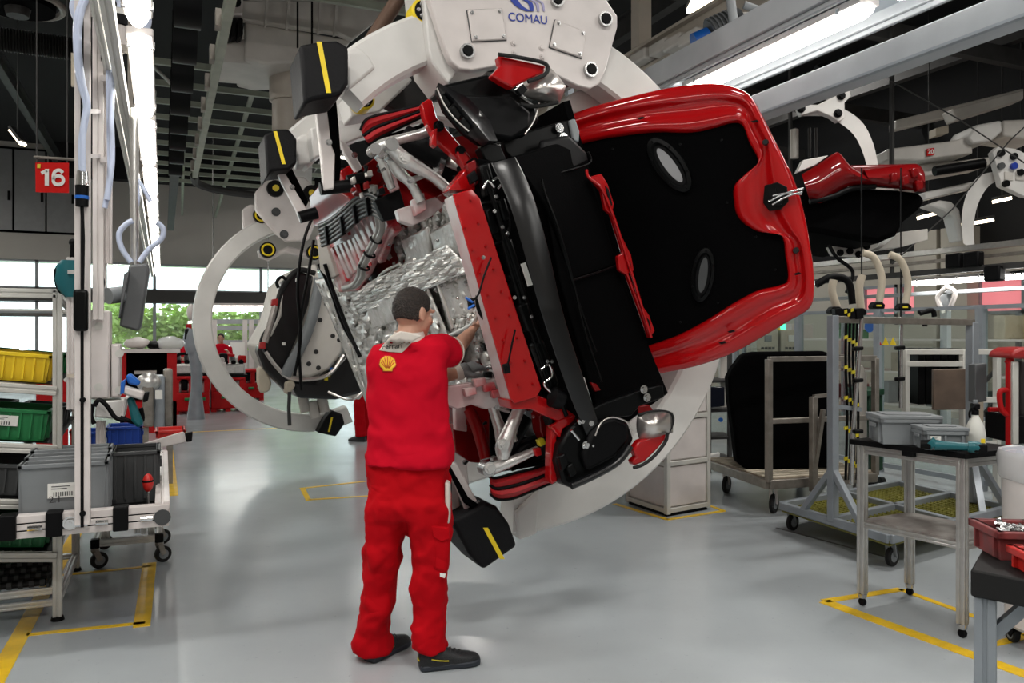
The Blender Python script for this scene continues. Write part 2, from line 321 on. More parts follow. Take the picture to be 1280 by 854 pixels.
# right wall with pink filmed windows
wr = struct(MB().bx(XR, XR+.2, YF, YB, 0, 1.95).bx(XR, XR+.2, YF, YB, 2.62, 3.15), 'wall_right', 'wall_beige', smooth=0)
MB().bx(XR, XR+.2, YF, YB, 3.15, ZC).build('upper_wall', 'ceiling', wr, smooth=0)
def yat(px): r = ray(px, 400); return XR*r.y/r.x
cuts = [(yat(1079), yat(1122)), (yat(1126), yat(1166)), (yat(1222), yat(1282)), (yat(1345), yat(1420))]
edges = [YB]+[e for a, b in cuts for e in (a, b)]+[YF]
pier = MB()
for k in range(0, len(edges), 2): pier.bx(XR, XR+.2, min(edges[k], edges[k+1]), max(edges[k], edges[k+1]), 1.95, 2.62)
pier.build('pier', 'wall_beige', wr, smooth=0)
for a, b in cuts:
    wi += 1; lo, hi = min(a, b), max(a, b)
    w = struct(MB().bx(XR-.03, XR+.08, lo, lo+.06, 1.95, 2.62).bx(XR-.03, XR+.08, hi-.06, hi, 1.95, 2.62).bx(XR-.03, XR+.08, lo, hi, 2.56, 2.62).bx(XR-.03, XR+.08, lo, hi, 1.95, 2.01), 'window_%d' % wi, 'grey_steel', smooth=0)
    MB().bx(XR+.05, XR+.06, lo+.06, hi-.06, 2.01, 2.56).build('pane', 'pink_film_glow', w, smooth=0)
for px, wd_ in ((1172, .5), (1208, .55)):
    y = yat(px); MB().bx(XR-.35, XR, y-wd_/2, y+wd_/2, 0, 3.6).build('pilaster', 'wall_beige', wr, smooth=0)
# ---------------------------------------------------------------- ceiling steelwork
for i in range(14):
    y = 8.4+1.05*i
    if i in (2, 3): continue
    tag(MB().bx(-.15, 3.6, y-.035, y+.035, 5.46, 5.55).build('ceiling_slat', 'slat', smooth=0), 'pale steel ceiling joist in the ladder of joists over the aisle', 'joist', 'steel joists over the aisle')
for x in (.3, 1.35):
    tag(MB().bar((x, 12.2, 5.62), (x+.3, 29, 5.62), .07, .07).build('ceiling_runner', 'slat', smooth=0), 'long thin steel runner lying across the ceiling joists', 'runner', 'runners above the joists')
for a, b in (((-.6, 9, 4.8), (.3, 13.5, 5.3)), ((-.1, 12, 4.9), (-.3, 22, 5.35))):
    tag(MB().cyl(a, b, .025, n=8).build('tie_rod', 'alu_dull'), 'thin diagonal tie rod below the ceiling joists', 'rod', 'tie rods under the ceiling')
for k, (x, z) in enumerate(((-6, 6.6), (-3, 6.9), (4.2, 6.4), (6.6, 6.2), (9.5, 6.0), (11.8, 6.0))):
    mb = MB()
    for dx, zz, h in ((.16, z, .03), (.02, z+.16, .3), (.16, z+.32, .03)): mb.bx(x-dx/2, x+dx/2, -6, 29.4, zz-h/2, zz+h/2)
    tag(mb.build('roof_beam', 'dark_steel', smooth=0), 'dark steel roof beam running along the hall', 'beam', 'dark roof beams along the hall')
for k in range(8):
    y = 5+k*3.2
    tag(MB().bx(4.3, 13.9, y-.07, y+.07, 5.7, 5.95).build('cross_beam', 'dark_steel', smooth=0), 'dark cross beam under the roof on the window side', 'beam', 'dark cross beams over the far bays')
d = MB(); p0, p1 = W(-80, 38, 8), W(97, 62, 8.6)
for k in range(46):
    a = p0.lerp(p1, k/46); b = p0.lerp(p1, (k+.5)/46); c = p0.lerp(p1, (k+1)/46); d.cyl(a, b, .105, .125, 14); d.cyl(b, c, .125, .105, 14)
tag(d.build('ventilation_duct', 'duct'), 'dark corrugated ventilation duct under the roof beside the hose mast', 'duct')
fan = thing('exhaust_fan', 'round dark roof fan housing with a pale rim', 'fan', W(20, 2, 7.2), world=True)
c = W(22, 4, 7.2); MB().torus(c, (0, 0, 1), .36, .03, 28).build('rim', 'alu_dull', fan); MB().cyl(c+V((0, 0, -.05)), c+V((0, 0, .5)), .3, .36, 24).build('housing', 'black_matte', fan)
MB().cyl(c+V((0, 0, -.12)), c, .09, .12, 16).build('hub', 'duct', fan)
# overhead beam with hanging flat cable loops
rail = MB().bx(.12, .28, 5.2, 24, 4.46, 4.52).bx(.19, .21, 5.2, 24, 4.52, 4.7)
tag(rail.build('festoon_rail', 'dark_steel', smooth=0), 'dark track that carries the row of black cable loops', 'rail')
for k in range(9):
    y = 5.4+k*.88; pts = [(0, y, 4.44), (0, y+.02, 4.18), (0, y+.10, 3.98), (0, y+.29, 3.90), (0, y+.48, 3.98), (0, y+.56, 4.18), (0, y+.58, 4.44)]
    P = catmull(pts, 4); f = MB(); f.loft([[V((.08, p.y, p.z)), V((.27, p.y, p.z)), V((.27, p.y, p.z+.02)), V((.08, p.y, p.z+.02))] for p in P])
    tag(f.build('cable_loop', 'black_satin'), 'wide black flat cable loop hanging from the overhead track', 'cable', 'hanging flat cable loops')
r = thing('guard_rail', 'long pale overhead guide rail with bolted joints beside the cable loops', 'rail', (.43, 5.8, 3.9), world=True)
MB().bx(.40, .47, 5.8, 12.6, 3.86, 3.96).build('rail', 'slat', r, bevel=.006)
for k in range(8): MB().bx(.36, .40, 6.3+k*.8, 6.42+k*.8, 3.85, 3.98).build('joint_plate', 'alu_dull', r)
P = [V((.43, 12.6, 3.9)), V((.5, 13.0, 3.85)), V((.9, 13.2, 3.8)), V((1.8, 13.3, 3.78)), V((2.9, 13.3, 3.78))]
MB().tube(P, .06, 8, sm=5).build('curved_end', 'dark_steel', r)
# ---------------------------------------------------------------- lamps
def tube_lamp(x, y0, y1, z, w=.13, label='long white fluorescent lamp in the row over the parts racks', group='fluorescent lamps over the parts racks', m='tube'):
    t = thing('fluorescent_lamp', label, 'lamp', (x, y0, z), group=group)
    L = y1-y0; rings = []
    for k, yy in enumerate((0, .02, .07, L-.07, L-.02, L)):
        s = (.3, .75, 1, 1, .75, .3)[k]; rings.append([V((w/2*s*math.cos(q), yy, -.05*s*math.sin(q) if math.sin(q) > 0 else -.012*math.sin(q))) for q in [2*math.pi*i/18 for i in range(18)]])
    MB().loft(rings).build('diffuser', m, t)
    MB().bx(-w/2-.015, w/2+.015, .01, L-.01, .012, .05).build('housing', 'white', t, bevel=.008)
    for yy in (.16, L-.16): MB().bx(-w/2-.02, w/2+.02, yy-.012, yy+.012, -.004, .03).build('clip', 'steel', t)
for k in range(-2, 10):
    y0 = 4.18+1.66*k-.03*max(k, 0); tube_lamp(-.10, y0, y0+1.46, 2.97, .09)
for k in range(-3, 7):
    y0 = 3.12+1.75*k; tube_lamp(3.44, y0, y0+1.6, 3.3, .115, 'bright fluorescent lamp in the channel above the red bonnet side', 'fluorescent lamps in the wide channel')
chn = thing('lamp_channel', 'wide pale metal channel carrying fluorescent lamps', 'lamp channel', (3.44, -2, 3.36), world=True)
MB().bx(3.19, 3.70, -3, 16, 3.36, 3.385).build('tray', 'grey_steel', chn)
for x in (3.16, 3.66): MB().bx(x, x+.07, -3, 16, 3.30, 3.46).bx(x+.02, x+.05, -3, 16, 3.27, 3.30).build('side_rail', 'grey_paint', chn, bevel=.006)
for y in (-1, 2.9, 6.5, 10): MB().bx(3.40, 3.46, y, y+.06, 3.39, 4.6).build('hanger', 'grey_steel', chn)
gb = thing('overhead_beam', 'long plain grey box beam crossing below the lamp channel', 'beam', (3.5, -2, 3), world=True)
MB().bx(3.46, 3.60, -3, 20, 2.95, 3.09).build('beam', 'grey_paint', gb, bevel=.004)
MB().bx(3.43, 3.46, -3, 20, 2.94, 2.955).build('cover_strip', 'grey_steel', gb)
for y in (2.1, 2.16, 4.05, 4.12): bolt(gb, (3.46, y, 2.975), (-1, 0, 0), .012)
def bay(x, y, z):  # added fill lamp: plain fixture with an area light below it
    t = thing('fill_lamp', 'rectangular fill lamp added under the dark roof', 'lamp', (x, y, z), group='fill lamps added under the roof')
    MB().bx(-.75, .75, -.2, .2, 0, .09).build('housing', 'white', t); MB().bx(-.7, .7, -.16, .16, -.012, 0).build('diffuser', 'bay', t)
    for s in (-.6, .6): MB().cyl((s, 0, .09), (s, 0, 1.1), .008, n=6).build('wire', 'steel', t)
    l = bpy.data.lights.new('fill_light', 'AREA'); l.shape = 'RECTANGLE'; l.size = 1.4; l.size_y = .32; l.energy = FILL_POWER; l.color = (1, .97, .92)
    o = bpy.data.objects.new('fill_light', l); COL.objects.link(o); o.parent = t; o.location = (0, 0, -.03)
for x, y in [(-3, 1), (1.0, .2), (5.5, .5), (-4, -4), (1.2, -3.6), (6, -4), (-2.6, 4.2), (6.2, 4.4), (10, 4)]: bay(x, y, 6.1)  # general lighting added overhead, outside the view
for x, y in [(10.5, 12), (6.5, 15.5), (-6.5, 9), (-5.5, 14), (-6, 19), (-6.4, 24.5), (7.5, 21), (7, 26), (4.6, 24)]: bay(x, y, 6.9)  # further lamps added to brighten the deep end of the hall
def warm(px, py, px2, py2, d, w=.12, lab='small warm strip lamp far under the roof'):
    a, b = W(px, py, d), W(px2, py2, d); t = thing('strip_lamp', lab, 'lamp', (a+b)/2, group='warm strip lamps under the roof', world=True)
    MB().bar(a, b, w, .05, up=(0, 0, 1)).build('diffuser', 'warm_tube', t); MB().bar(a+V((0, 0, .05)), b+V((0, 0, .05)), w*1.2, .05, up=(0, 0, 1)).build('housing', 'dark_steel', t)
    MB().cyl(a.lerp(b, .5)+V((0, 0, .07)), V((*a.lerp(b, .5).xy, ZC)), .010, n=6).build('hanger', 'dark_steel', t)
warm(15, 163, 29, 181, 14, .16); warm(1204, 281, 1240, 275, 13.5); warm(1243, 252, 1262, 248, 13.5); warm(862, 8, 905, -4, 9, .3); warm(1150, 272, 1172, 266, 13, .2); warm(1262, 208, 1290, 200, 13)
# ================================================================ ring carrier that holds the car
CX, CZ = 1.87, 1.92
def ring_mesh(cx, cz, y, ri, ro, wd, a0, a1, n=56):
    mb = MB(); rings = []
    for i in range(n+1):
        t = math.radians(a0+(a1-a0)*i/n); d = V((math.cos(t), 0, math.sin(t))); c = V((cx, y, cz)); Y = V((0, 1, 0)); e = .018
        rings.append([c+d*ri+Y*e, c+d*(ri+e), c+d*(ro-e), c+d*ro+Y*e, c+d*ro+Y*(wd-e), c+d*(ro-e)+Y*wd, c+d*(ri+e)+Y*wd, c+d*ri+Y*(wd-e)])
    return mb.loft(rings)
def pad(root, outline, y, t, stripe, name='bumper_pad'):
    mb = MB(); slab(mb, outline, y, t); p = mb.build(name, 'foam', root, bevel=.02, seg=3)
    (ax, ay), (bx_, by), w = stripe; s = MB(); slab(s, [(ax-w, ay), (ax+w, ay), (bx_+w, by), (bx_-w, by)], y-.004, .01); s.build('stripe', 'yellow', p)
    return p
cr = thing('car_carrier', 'white overhead ring carrier with black bumper pads gripping the red car', 'carrier', (CX, 4.2, 3.4), world=True)
ring_mesh(CX, CZ, 4.15, 1.235, 1.50, .19, -92, 137).build('front_ring', 'carrier', cr)
ring_mesh(CX, CZ, 5.62, 1.235, 1.50, .19, -84, 140).build('rear_ring', 'carrier', cr)
plate = [(521, -75), (537, 0), (556, 60), (563, 76), (574, 86), (590, 88), (640, 79), (680, 86), (722, 107), (738, 111), (750, 104), (757, 88), (772, 34), (772, 20), (757, -2), (728, -75)]
mb = MB(); slab(mb, plate, 4.03, .06); pl = mb.build('roller_plate', 'white', cr, bevel=.008)
mb = MB(); slab(mb, [(x*.92+52, y*.92+8) for x, y in plate], 4.40, .06); mb.build('roller_plate', 'carrier', cr, bevel=.008)
for x, y, r in ((583, 65, .032), (695, 1, .032), (755, 25, .034), (737, 88, .034), (560, -12, .03)):
    c = Q(x, y, 4.03); b = MB().cyl(c+V((0, .01, 0)), c-V((0, .025, 0)), r*1.25, r*1.25, 20).build('roller_bolt', 'steel', pl); MB().cyl(c-V((0, .025, 0)), c-V((0, .034, 0)), r*.95, r*.85, 20).build('cap', 'black', b); MB().cyl(c, c+V((0, .4, 0)), r, r, 12).build('axle', 'steel', b)
for qd in ([(585, 12), (628, 10), (634, 49), (591, 51)], [(695, 24), (733, 40), (728, 72), (688, 58)]):
    mb = MB(); slab(mb, qd, 4.012, .02); cv = mb.build('cover_plate', 'white', pl, bevel=.006)
    c = [Q(x, y, 4.012) for x, y in qd]; m_ = sum(c, V())/4
    MB().tube([p+V((0, .016, 0)) for p in c+[c[0]]], .005, 6).build('seal', 'grey_dark', cv)
    for p in c: bolt(cv, p.lerp(m_, .2), (0, -1, 0), .008)
for x, y in ((642, 54), (643, 66), (677, 60), (678, 71)): bolt(pl, Q(x, y, 4.03), (0, -1, 0), .013, m='white')
o_ = Q(660, 23.5, 4.026); xd = Q(700, 27.5, 4.026)-o_; yd = (Q(660, 10, 4.026)-o_); xd.normalize(); yd = (yd-xd*yd.dot(xd)).normalized()
text_mesh('COMAU', .066, o_, xd, yd, 'lettering', 'logo_blue', pl, .001).scale = (1, 1, 1)
for k, (m, x0) in enumerate((('logo_blue', 642), ('logo_blue', 652), ('logo_pale', 660), ('logo_pale', 667))):   # curved stripes of the emblem
    w = (9, 6, 4, 3)[k]; P = [(x0+3, -18), (x0-1, -10), (x0+2, -2), (x0+11, 4), (x0+13, 14)] if k else [(x0+3, -18), (x0-2, -9), (x0+1, 0), (x0+8, 8), (x0+19, 14)]
    L_ = catmull([V((a, b, 0)) for a, b in P], 5); mb = MB()
    n = len(L_); pts = [Q(p.x-w*.5*(.35+.65*math.sin(math.pi*(.15+.7*i/n))), p.y, 4.024) for i, p in enumerate(L_)]+[Q(p.x+w*.5*(.35+.65*math.sin(math.pi*(.15+.7*i/n))), p.y, 4.024) for i, p in reversed(list(enumerate(L_)))]
    mb.prism(pts, (0, .003, 0)); mb.build('emblem', m, pl, smooth=0)
# side cheeks linking plate and ring
mb = MB(); slab(mb, [(524, -60), (540, -60), (556, 60), (574, 86), (560, 105), (540, 78), (536, 60)], 4.09, .34); mb.build('cheek', 'carrier', cr, bevel=.01)
mb = MB(); slab(mb, [(748, 100), (758, 86), (800, 100), (806, 118), (740, 140), (700, 140), (712, 118)], 4.36, .3); mb.build('cheek', 'carrier', cr, bevel=.01)
for (x, y, yy, r) in ((527, 18, 4.2, .07), (453, 126, 4.75, .065)):
    c = Q(x, y, yy); ro = MB().cyl(c-V((0, .05, 0)), c+V((0, .08, 0)), r, r, 24).build('guide_roller', 'yellow', cr, bevel=.008)
    MB().cyl(c-V((0, .056, 0)), c-V((0, .05, 0)), r*.78, r*.78, 20).build('roller_face', 'black', ro)
    for k in range(6): a = k*math.pi/3; bolt(ro, c+V((math.cos(a)*r*.5, -.056, math.sin(a)*r*.5)), (0, -1, 0), .008)
# pads at the ends of the rings
pad(cr, [(374, 56), (400, 51), (421, 50), (436, 58), (436, 104), (426, 119), (392, 125), (380, 131)], 3.95, .34, ((399, 52), (411, 116), 3))
pad(cr, [(330, 168), (346, 161), (361, 161), (371, 173), (371, 204), (361, 212), (340, 214), (334, 222)], 5.35, .36, ((344, 164), (355, 205), 2.2))
pad(cr, [(564, 652), (584, 642), (607, 628), (622, 634), (637, 655), (647, 683), (605, 713), (587, 694)], 3.80, .30, ((607, 660), (628, 699), 3))
# ring end lugs
mb = MB(); slab(mb, [(433, 62), (447, 57), (455, 63), (462, 70), (470, 84), (436, 112)], 4.13, .2); mb.build('ring_lug', 'carrier', cr, bevel=.015)
mb = MB(); slab(mb, [(371, 172), (380, 167), (390, 170), (396, 180), (388, 205), (372, 206)], 5.60, .2); mb.build('ring_lug', 'carrier', cr, bevel=.015)
mb = MB(); slab(mb, [(645, 640), (675, 612), (672, 668), (650, 676)], 4.12, .2); mb.build('ring_lug', 'carrier', cr, bevel=.015)
# clamp arms
for pts, y, t in (([(394, 133), (408, 127), (414, 180), (419, 192), (418, 236), (405, 238), (402, 200)], 4.3, .05), ([(423, 172), (432, 178), (446, 196), (460, 222), (464, 240), (452, 248), (444, 214), (430, 192)], 4.6, .04),
                  ([(345, 212), (354, 212), (368, 236), (383, 260), (386, 272), (376, 278), (370, 262), (352, 228)], 5.5, .05), ([(556, 592), (573, 600), (576, 648), (560, 650)], 3.95, .03),
                  ([(560, 580), (570, 578), (600, 632), (596, 650), (588, 652)], 3.86, .04), ([(560, 548), (578, 552), (584, 580), (590, 640), (578, 600), (562, 590)], 4.5, .04)):
    mb = MB(); slab(mb, pts, y, t); a = mb.build('clamp_arm', 'white', cr, bevel=.008)
    x, yy = pts[2]; bolt(a, Q(x-3, yy-2, y), (0, -1, 0), .013)
for pts, y, t in (([(408, 124), (420, 118), (424, 160), (427, 205), (424, 236), (414, 212)], 4.38, .05), ([(356, 211), (364, 208), (386, 252), (381, 262), (372, 244)], 5.55, .06), ([(556, 576), (564, 584), (586, 622), (603, 634), (596, 640), (582, 630)], 3.82, .04)):
    mb = MB(); slab(mb, pts, y, t); mb.build('strap', 'black_matte', cr, bevel=.01)
for (a, b, y, r) in (((400, 236), (440, 232), 4.35, .035), ((374, 272), (396, 266), 5.5, .04), ((434, 226), (462, 220), 4.5, .03), ((560, 600), (560, 650), 3.94, .02)):
    MB().tube([Q(*a, y), Q(*b, y)], r, 12).build('clamp_jaw', 'black', cr)
# brace between the two rings, visible behind the front one
mb = MB(); slab(mb, [(432, 118), (484, 92), (504, 86), (516, 100), (474, 140), (440, 146)], 4.9, .25); mb.build('brace', 'carrier', cr, bevel=.012)
mb = MB(); slab(mb, [(388, 160), (450, 141), (530, 136), (530, 152), (450, 172), (392, 198)], 5.45, .16); mb.build('brace', 'carrier', cr, bevel=.012)
mb = MB(); slab(mb, [(480, 130), (510, 96), (560, 92), (560, 120), (500, 140)], 5.1, .1); mb.build('bracket', 'dark_steel', cr, bevel=.01)
MB().tube([Q(458, 60, 4.9), Q(505, -12, 4.6)], .045, 14).build('strut_pipe', 'copper_pipe', cr)
# upright column above the plate
MB().bx(1.45, 2.45, 4.08, 4.42, 3.55, 4.3).build('hanger_block', 'carrier', cr, bevel=.02)
MB().cyl((1.95, 4.9, 3.4), (1.95, 4.9, 6.3), .22, .22, 28).build('column', 'carrier', cr)
MB().bx(1.75, 2.15, 4.3, 5.8, 3.45, 3.7).build('spine', 'carrier', cr, bevel=.02)
# ================================================================ the carrier ahead on the line, holding the next body
D2 = 11.0
def ring_far():
    c2 = thing('car_carrier', 'farther white ring carrier with a telescopic column and bulging open ring', 'carrier', Q(372, 402, 10.6), world=True)
    c = Q(388, 402, 10.6); R_ = 1.40
    ring_mesh(c.x, c.z, 10.5, R_*.86, R_*1.02, .24, 95, 292).build('ring', 'carrier', c2)
    mb = MB(); slab(mb, [(333, 225), (345, 219), (380, 221), (398, 236), (402, 262), (386, 300), (360, 302), (346, 292), (320, 262), (319, 240)], 10.2, .15); p = mb.build('roller_plate', 'white', c2, bevel=.02)
    mb = MB(); slab(mb, [(303, 262), (312, 255), (340, 257), (345, 285), (318, 292), (304, 285)], 10.7, .15); mb.build('roller_plate', 'white', c2, bevel=.02)
    mb = MB(); slab(mb, [(322, 312), (336, 318), (360, 308), (388, 314), (398, 318), (398, 326), (380, 322), (356, 316), (336, 326), (324, 322)], 10.6, .1); mb.build('lower_link', 'white', c2, bevel=.02)
    for x, y in ((344, 236), (389, 242)):
        q = Q(x, y, 10.2); b = MB().cyl(q, q-V((0, .05, 0)), .105, .1, 20).build('roller', 'black', p); MB().cyl(q-V((0, .05, 0)), q-V((0, .07, 0)), .04, .04, 12).build('cap', 'yellow', b)
    for x, y in ((345, 265), (355, 293), (398, 275)): bolt(p, Q(x, y, 10.2), (0, -1, 0), .04, m='grey_dark', h=.03)
    for x, y in ((326, 270), (334, 313), (392, 316)):
        q = Q(x, y, 10.55); b = MB().cyl(q, q-V((0, .08, 0)), .1, .1, 18).build('roller', 'black', c2); MB().torus(q-V((0, .08, 0)), (0, 1, 0), .07, .012, 18, 6).build('rim', 'yellow', b)
    pad(c2, [(397, 541), (406, 524), (415, 513), (428, 518), (431, 530), (420, 546)], 10.3, .35, ((415, 522), (411, 540), 1.2))
    # telescopic column and casting
    q = Q(362, 100, 10.9); cx, cy = q.x, q.y
    z = lambda py: 1.55+(HOR-py)*.001*(cx*math.sin(A)+cy*math.cos(A))
    for r0, a, b in ((.42, 52, 60), (.30, 56, 88), (.26, 88, 128), (.225, 128, 225)): MB().cyl((cx, cy, z(a)), (cx, cy, z(b)), r0, r0, 32).build('column_stage', 'primer_beige', c2, bevel=.01)
    for k in range(10): a = k*.6283; bolt(c2, (cx+.37*math.cos(a), cy+.37*math.sin(a), z(60)), (0, 0, -1), .03, h=.03)
    mb = MB(); slab(mb, [(300, 0), (440, 0), (482, 4), (482, 16), (440, 50), (424, 42), (300, 24)], 10.2, .12); mb.build('casting_wall', 'carrier_dim', c2, bevel=.02)
    mb = MB(); slab(mb, [(306, 26), (330, 30), (440, 50), (424, 64), (380, 78), (330, 80), (306, 74)], 10.3, 1.2); mb.build('casting_base', 'carrier_dim', c2, bevel=.03)
    mb = MB(); slab(mb, [(268, 58), (306, 48), (322, 62), (318, 80), (272, 76)], 10.4, .9); mb.build('outrigger', 'carrier_dim', c2, bevel=.02)
    for x in (333, 360, 400, 420): mb = MB(); slab(mb, [(x, 0), (x+3, 0), (x+1, 30+(x-330)*.13), (x-2, 30+(x-330)*.13)], 10.1, .12); mb.build('rib', 'carrier_dim', c2)
    mb = MB(); slab(mb, [(281, -10), (304, -10), (304, 18), (283, 18)], 10.1, .4); j = mb.build('junction_box', 'white', c2, bevel=.02)
    q = Q(295, 2, 10.08); MB().cyl(q, q+V((0, .1, 0)), .06, n=14).build('grommet', 'black', j)
    for x in (292, 284, 300): mb = MB(); slab(mb, [(x-3, 22), (x+4, 22), (x+4, 44), (x-3, 46)], 10.15, .25); mb.build('plug', 'black', c2, bevel=.02)
    for x in (372, 390): MB().tube([Q(x, 2, 9.9), Q(x, 60, 9.9)], .012, 6).build('wire', 'black', c2)
    MB().bx(cx-.9, cx+1.4, cy-.3, cy+.3, z(-2), z(-40)).build('trolley', 'carrier_dim', c2, bevel=.02)
    MB().bar(Q(365, 222, 10.6), Q(365, 180, 10.8), .5, .4).build('column_foot', 'carrier', c2, bevel=.02)
ring_far()
# the next body: its open rear with black seal and cream panels
nb = thing('unfinished_car', 'unfinished car body with black trunk opening and cream panels in the farther ring', 'car body', Q(385, 430, 9.4), world=True)
Y2 = 9.2
mb = MB(); slab(mb, [(322, 432), (330, 452), (358, 482), (400, 492), (450, 500), (462, 480), (440, 470), (420, 440), (395, 330), (372, 334), (352, 352), (340, 400)], Y2+.1, 1.3); mb.build('shell', 'white_panel', nb, bevel=.02)
seal = [(325, 434), (334, 450), (356, 470), (372, 468), (392, 420), (398, 372), (390, 340), (370, 334), (352, 350), (342, 395), (330, 420)]
mb = MB(); slab(mb, [(352, 352), (372, 338), (392, 345), (386, 380), (372, 420), (352, 468), (336, 450), (328, 432), (342, 402)], Y2-.05, .2); mb.build('trunk_opening', 'black_gloss', nb, bevel=.02)
MB().tube(catmull([Q(x, y, Y2-.1) for x, y in ((327, 430), (330, 420), (343, 398), (352, 362), (372, 338), (394, 342))], 4), .03, 8).build('seal', 'rubber', nb)
mb = MB(); slab(mb, [(354, 366), (348, 385), (338, 412), (332, 424), (340, 420), (352, 395)], Y2-.12, .05); mb.build('inner_panel', 'white_panel', nb, bevel=.02)
mb = MB(); slab(mb, [(404, 352), (412, 362), (430, 415), (428, 440), (412, 462), (388, 472), (364, 470), (378, 440), (396, 385)], Y2-.15, .12); pn = mb.build('quarter_panel', 'white_panel', nb, bevel=.03)
for x, y in ((408, 380), (400, 400), (424, 425), (416, 420), (395, 440), (398, 460), (386, 455)): bolt(pn, Q(x, y, Y2-.15), (0, -1, 0), .02, m='ink', h=.01)
MB().tube([Q(x, y, Y2-.2) for x, y in ((400, 348), (392, 390), (380, 425), (362, 458), (357, 470))], .06, 10, sm=5).build('seal', 'grey_plastic', nb)
MB().tube([Q(x, y, Y2-.2) for x, y in ((332, 440), (345, 458), (362, 473), (392, 474), (414, 466), (430, 444))], .022, 8, sm=5).build('seal', 'silver', nb)
mb = MB(); slab(mb, [(362, 476), (395, 478), (428, 448), (440, 430), (462, 470), (452, 492), (420, 500), (372, 498)], Y2-.1, .5); mb.build('rear_panel', 'black_gloss', nb, bevel=.04)
mb = MB(); slab(mb, [(324, 430), (342, 452), (362, 476), (364, 496), (350, 482), (330, 462), (322, 440)], Y2-.15, .3); mb.build('rear_valance', 'black_gloss', nb, bevel=.03)
for x, y in ((344, 378), (329, 432)): mb = MB(); slab(mb, [(x-4, y-4), (x+4, y-5), (x+3, y+5), (x-5, y+4)], Y2-.3, .1); mb.build('clip', 'trolley_red', nb, bevel=.01)
MB().tube([Q(x, y, Y2-.27) for x, y in ((344, 382), (338, 405), (331, 428))], .035, 8).build('gas_strut', 'silver', nb)
mb = MB(); slab(mb, [(322, 460), (332, 458), (340, 480), (336, 490), (326, 492), (322, 478)], Y2, .15); mb.build('exhaust_shield', 'beige', nb, bevel=.02)
mb = MB(); slab(mb, [(356, 478), (366, 474), (370, 482), (362, 494), (356, 492)], Y2-.2, .15); mb.build('bracket', 'beige', nb, bevel=.02)
MB().tube([Q(x, y, Y2-.2) for x, y in ((362, 490), (361, 510), (362, 532))], .02, 6).build('strap', 'ink', nb)
for P in (((348, 360), (346, 352), (352, 346), (358, 350)),): MB().tube([Q(x, y, Y2-.2) for x, y in P], .02, 6, sm=4).build('hinge', 'black', nb)
for x, y, m in ((411, 470, 'label_yellow'), (415, 462, 'blue'), (408, 474, 'label_yellow'), (372, 350, 'paper'), (355, 430, 'paper')): mb = MB(); slab(mb, [(x-2, y-2), (x+2, y-2), (x+2, y+2), (x-2, y+2)], Y2-.17, .05); mb.build('connector', m, nb)
MB().tube([Q(x, y, Y2-.3) for x, y in ((410, 490), (440, 500), (460, 480), (470, 460))], .015, 6, sm=4).build('brace_wire', 'silver', nb)
for k, (x, y) in enumerate(((378, 505), (390, 512), (402, 505))): MB().tube([Q(x, y-10, Y2+.2), Q(x+4, y+10, Y2+.2)], .06, 10).build('bracket_leg', 'carrier_dim', nb)
# ================================================================ the red car body on its side
th = math.radians(18.5); UU = V((math.cos(th), 0, math.sin(th))); VV = V((math.sin(th), 0, -math.cos(th)))
UO = Q(600, 360, 3.5)
def U(px, py, off=0.0): return PL(px, py, UO+UU*off, UU)      # on the underside plane, off metres into the body
car = thing('unfinished_car', 'bare red car body tipped on its side with open bonnet in the near ring', 'car body', (1.91, 4.2, 1.0), world=True)
def cs(name, m, pts, y, t, bevel=.006, parent=None):
    mb = MB(); slab(mb, pts, y, t); return mb.build(name, m, parent or car, bevel=bevel)
def us(name, m, pts, off, t, bevel=.006, parent=None):
    mb = MB(); mb.prism([U(x, y, off) for x, y in pts], UU*t); return mb.build(name, m, parent or car, bevel=bevel)
def ct(name, m, pts, r, y=None, n=8, sm=5, parent=None, flat=1):
    mb = MB(); mb.tube([Q(p[0], p[1], p[2] if len(p) > 2 else y) for p in pts], r, n, sm=sm, flat=flat); return mb.build(name, m, parent or car, smooth=60)
def cell(u, v, y, o=V((1.91, 0, 1.94))): return V((o.x, y, o.z))+UU*u+VV*v
# -- shell behind the bulkhead: floor pan, sides and roof
rings = []
for y, u0, u1, vv, rr in ((5.0, -.40, .30, .92, .10), (5.5, -.45, .36, .94, .12), (6.0, -.45, .62, .90, .2), (6.6, -.42, .70, .88, .24), (7.1, -.25, .60, .84, .22), (7.5, .0, .42, .78, .16)):
    pts = []
    for cu, cv, a0 in ((u1-rr, vv-rr, 0), (u0+rr*.4, vv-rr*.4, 90), (u0+rr*.4, -vv+rr*.4, 180), (u1-rr, -vv+rr, 270)):
        q = rr if a0 in (0, 270) else rr*.4
        for k in range(5): a = math.radians(a0+22.5*k); pts.append(cell(cu+q*math.cos(a), cv+q*math.sin(a), y))
    rings.append(pts)
MB().loft(rings).build('cabin_shell', 'car_red_dark', car)
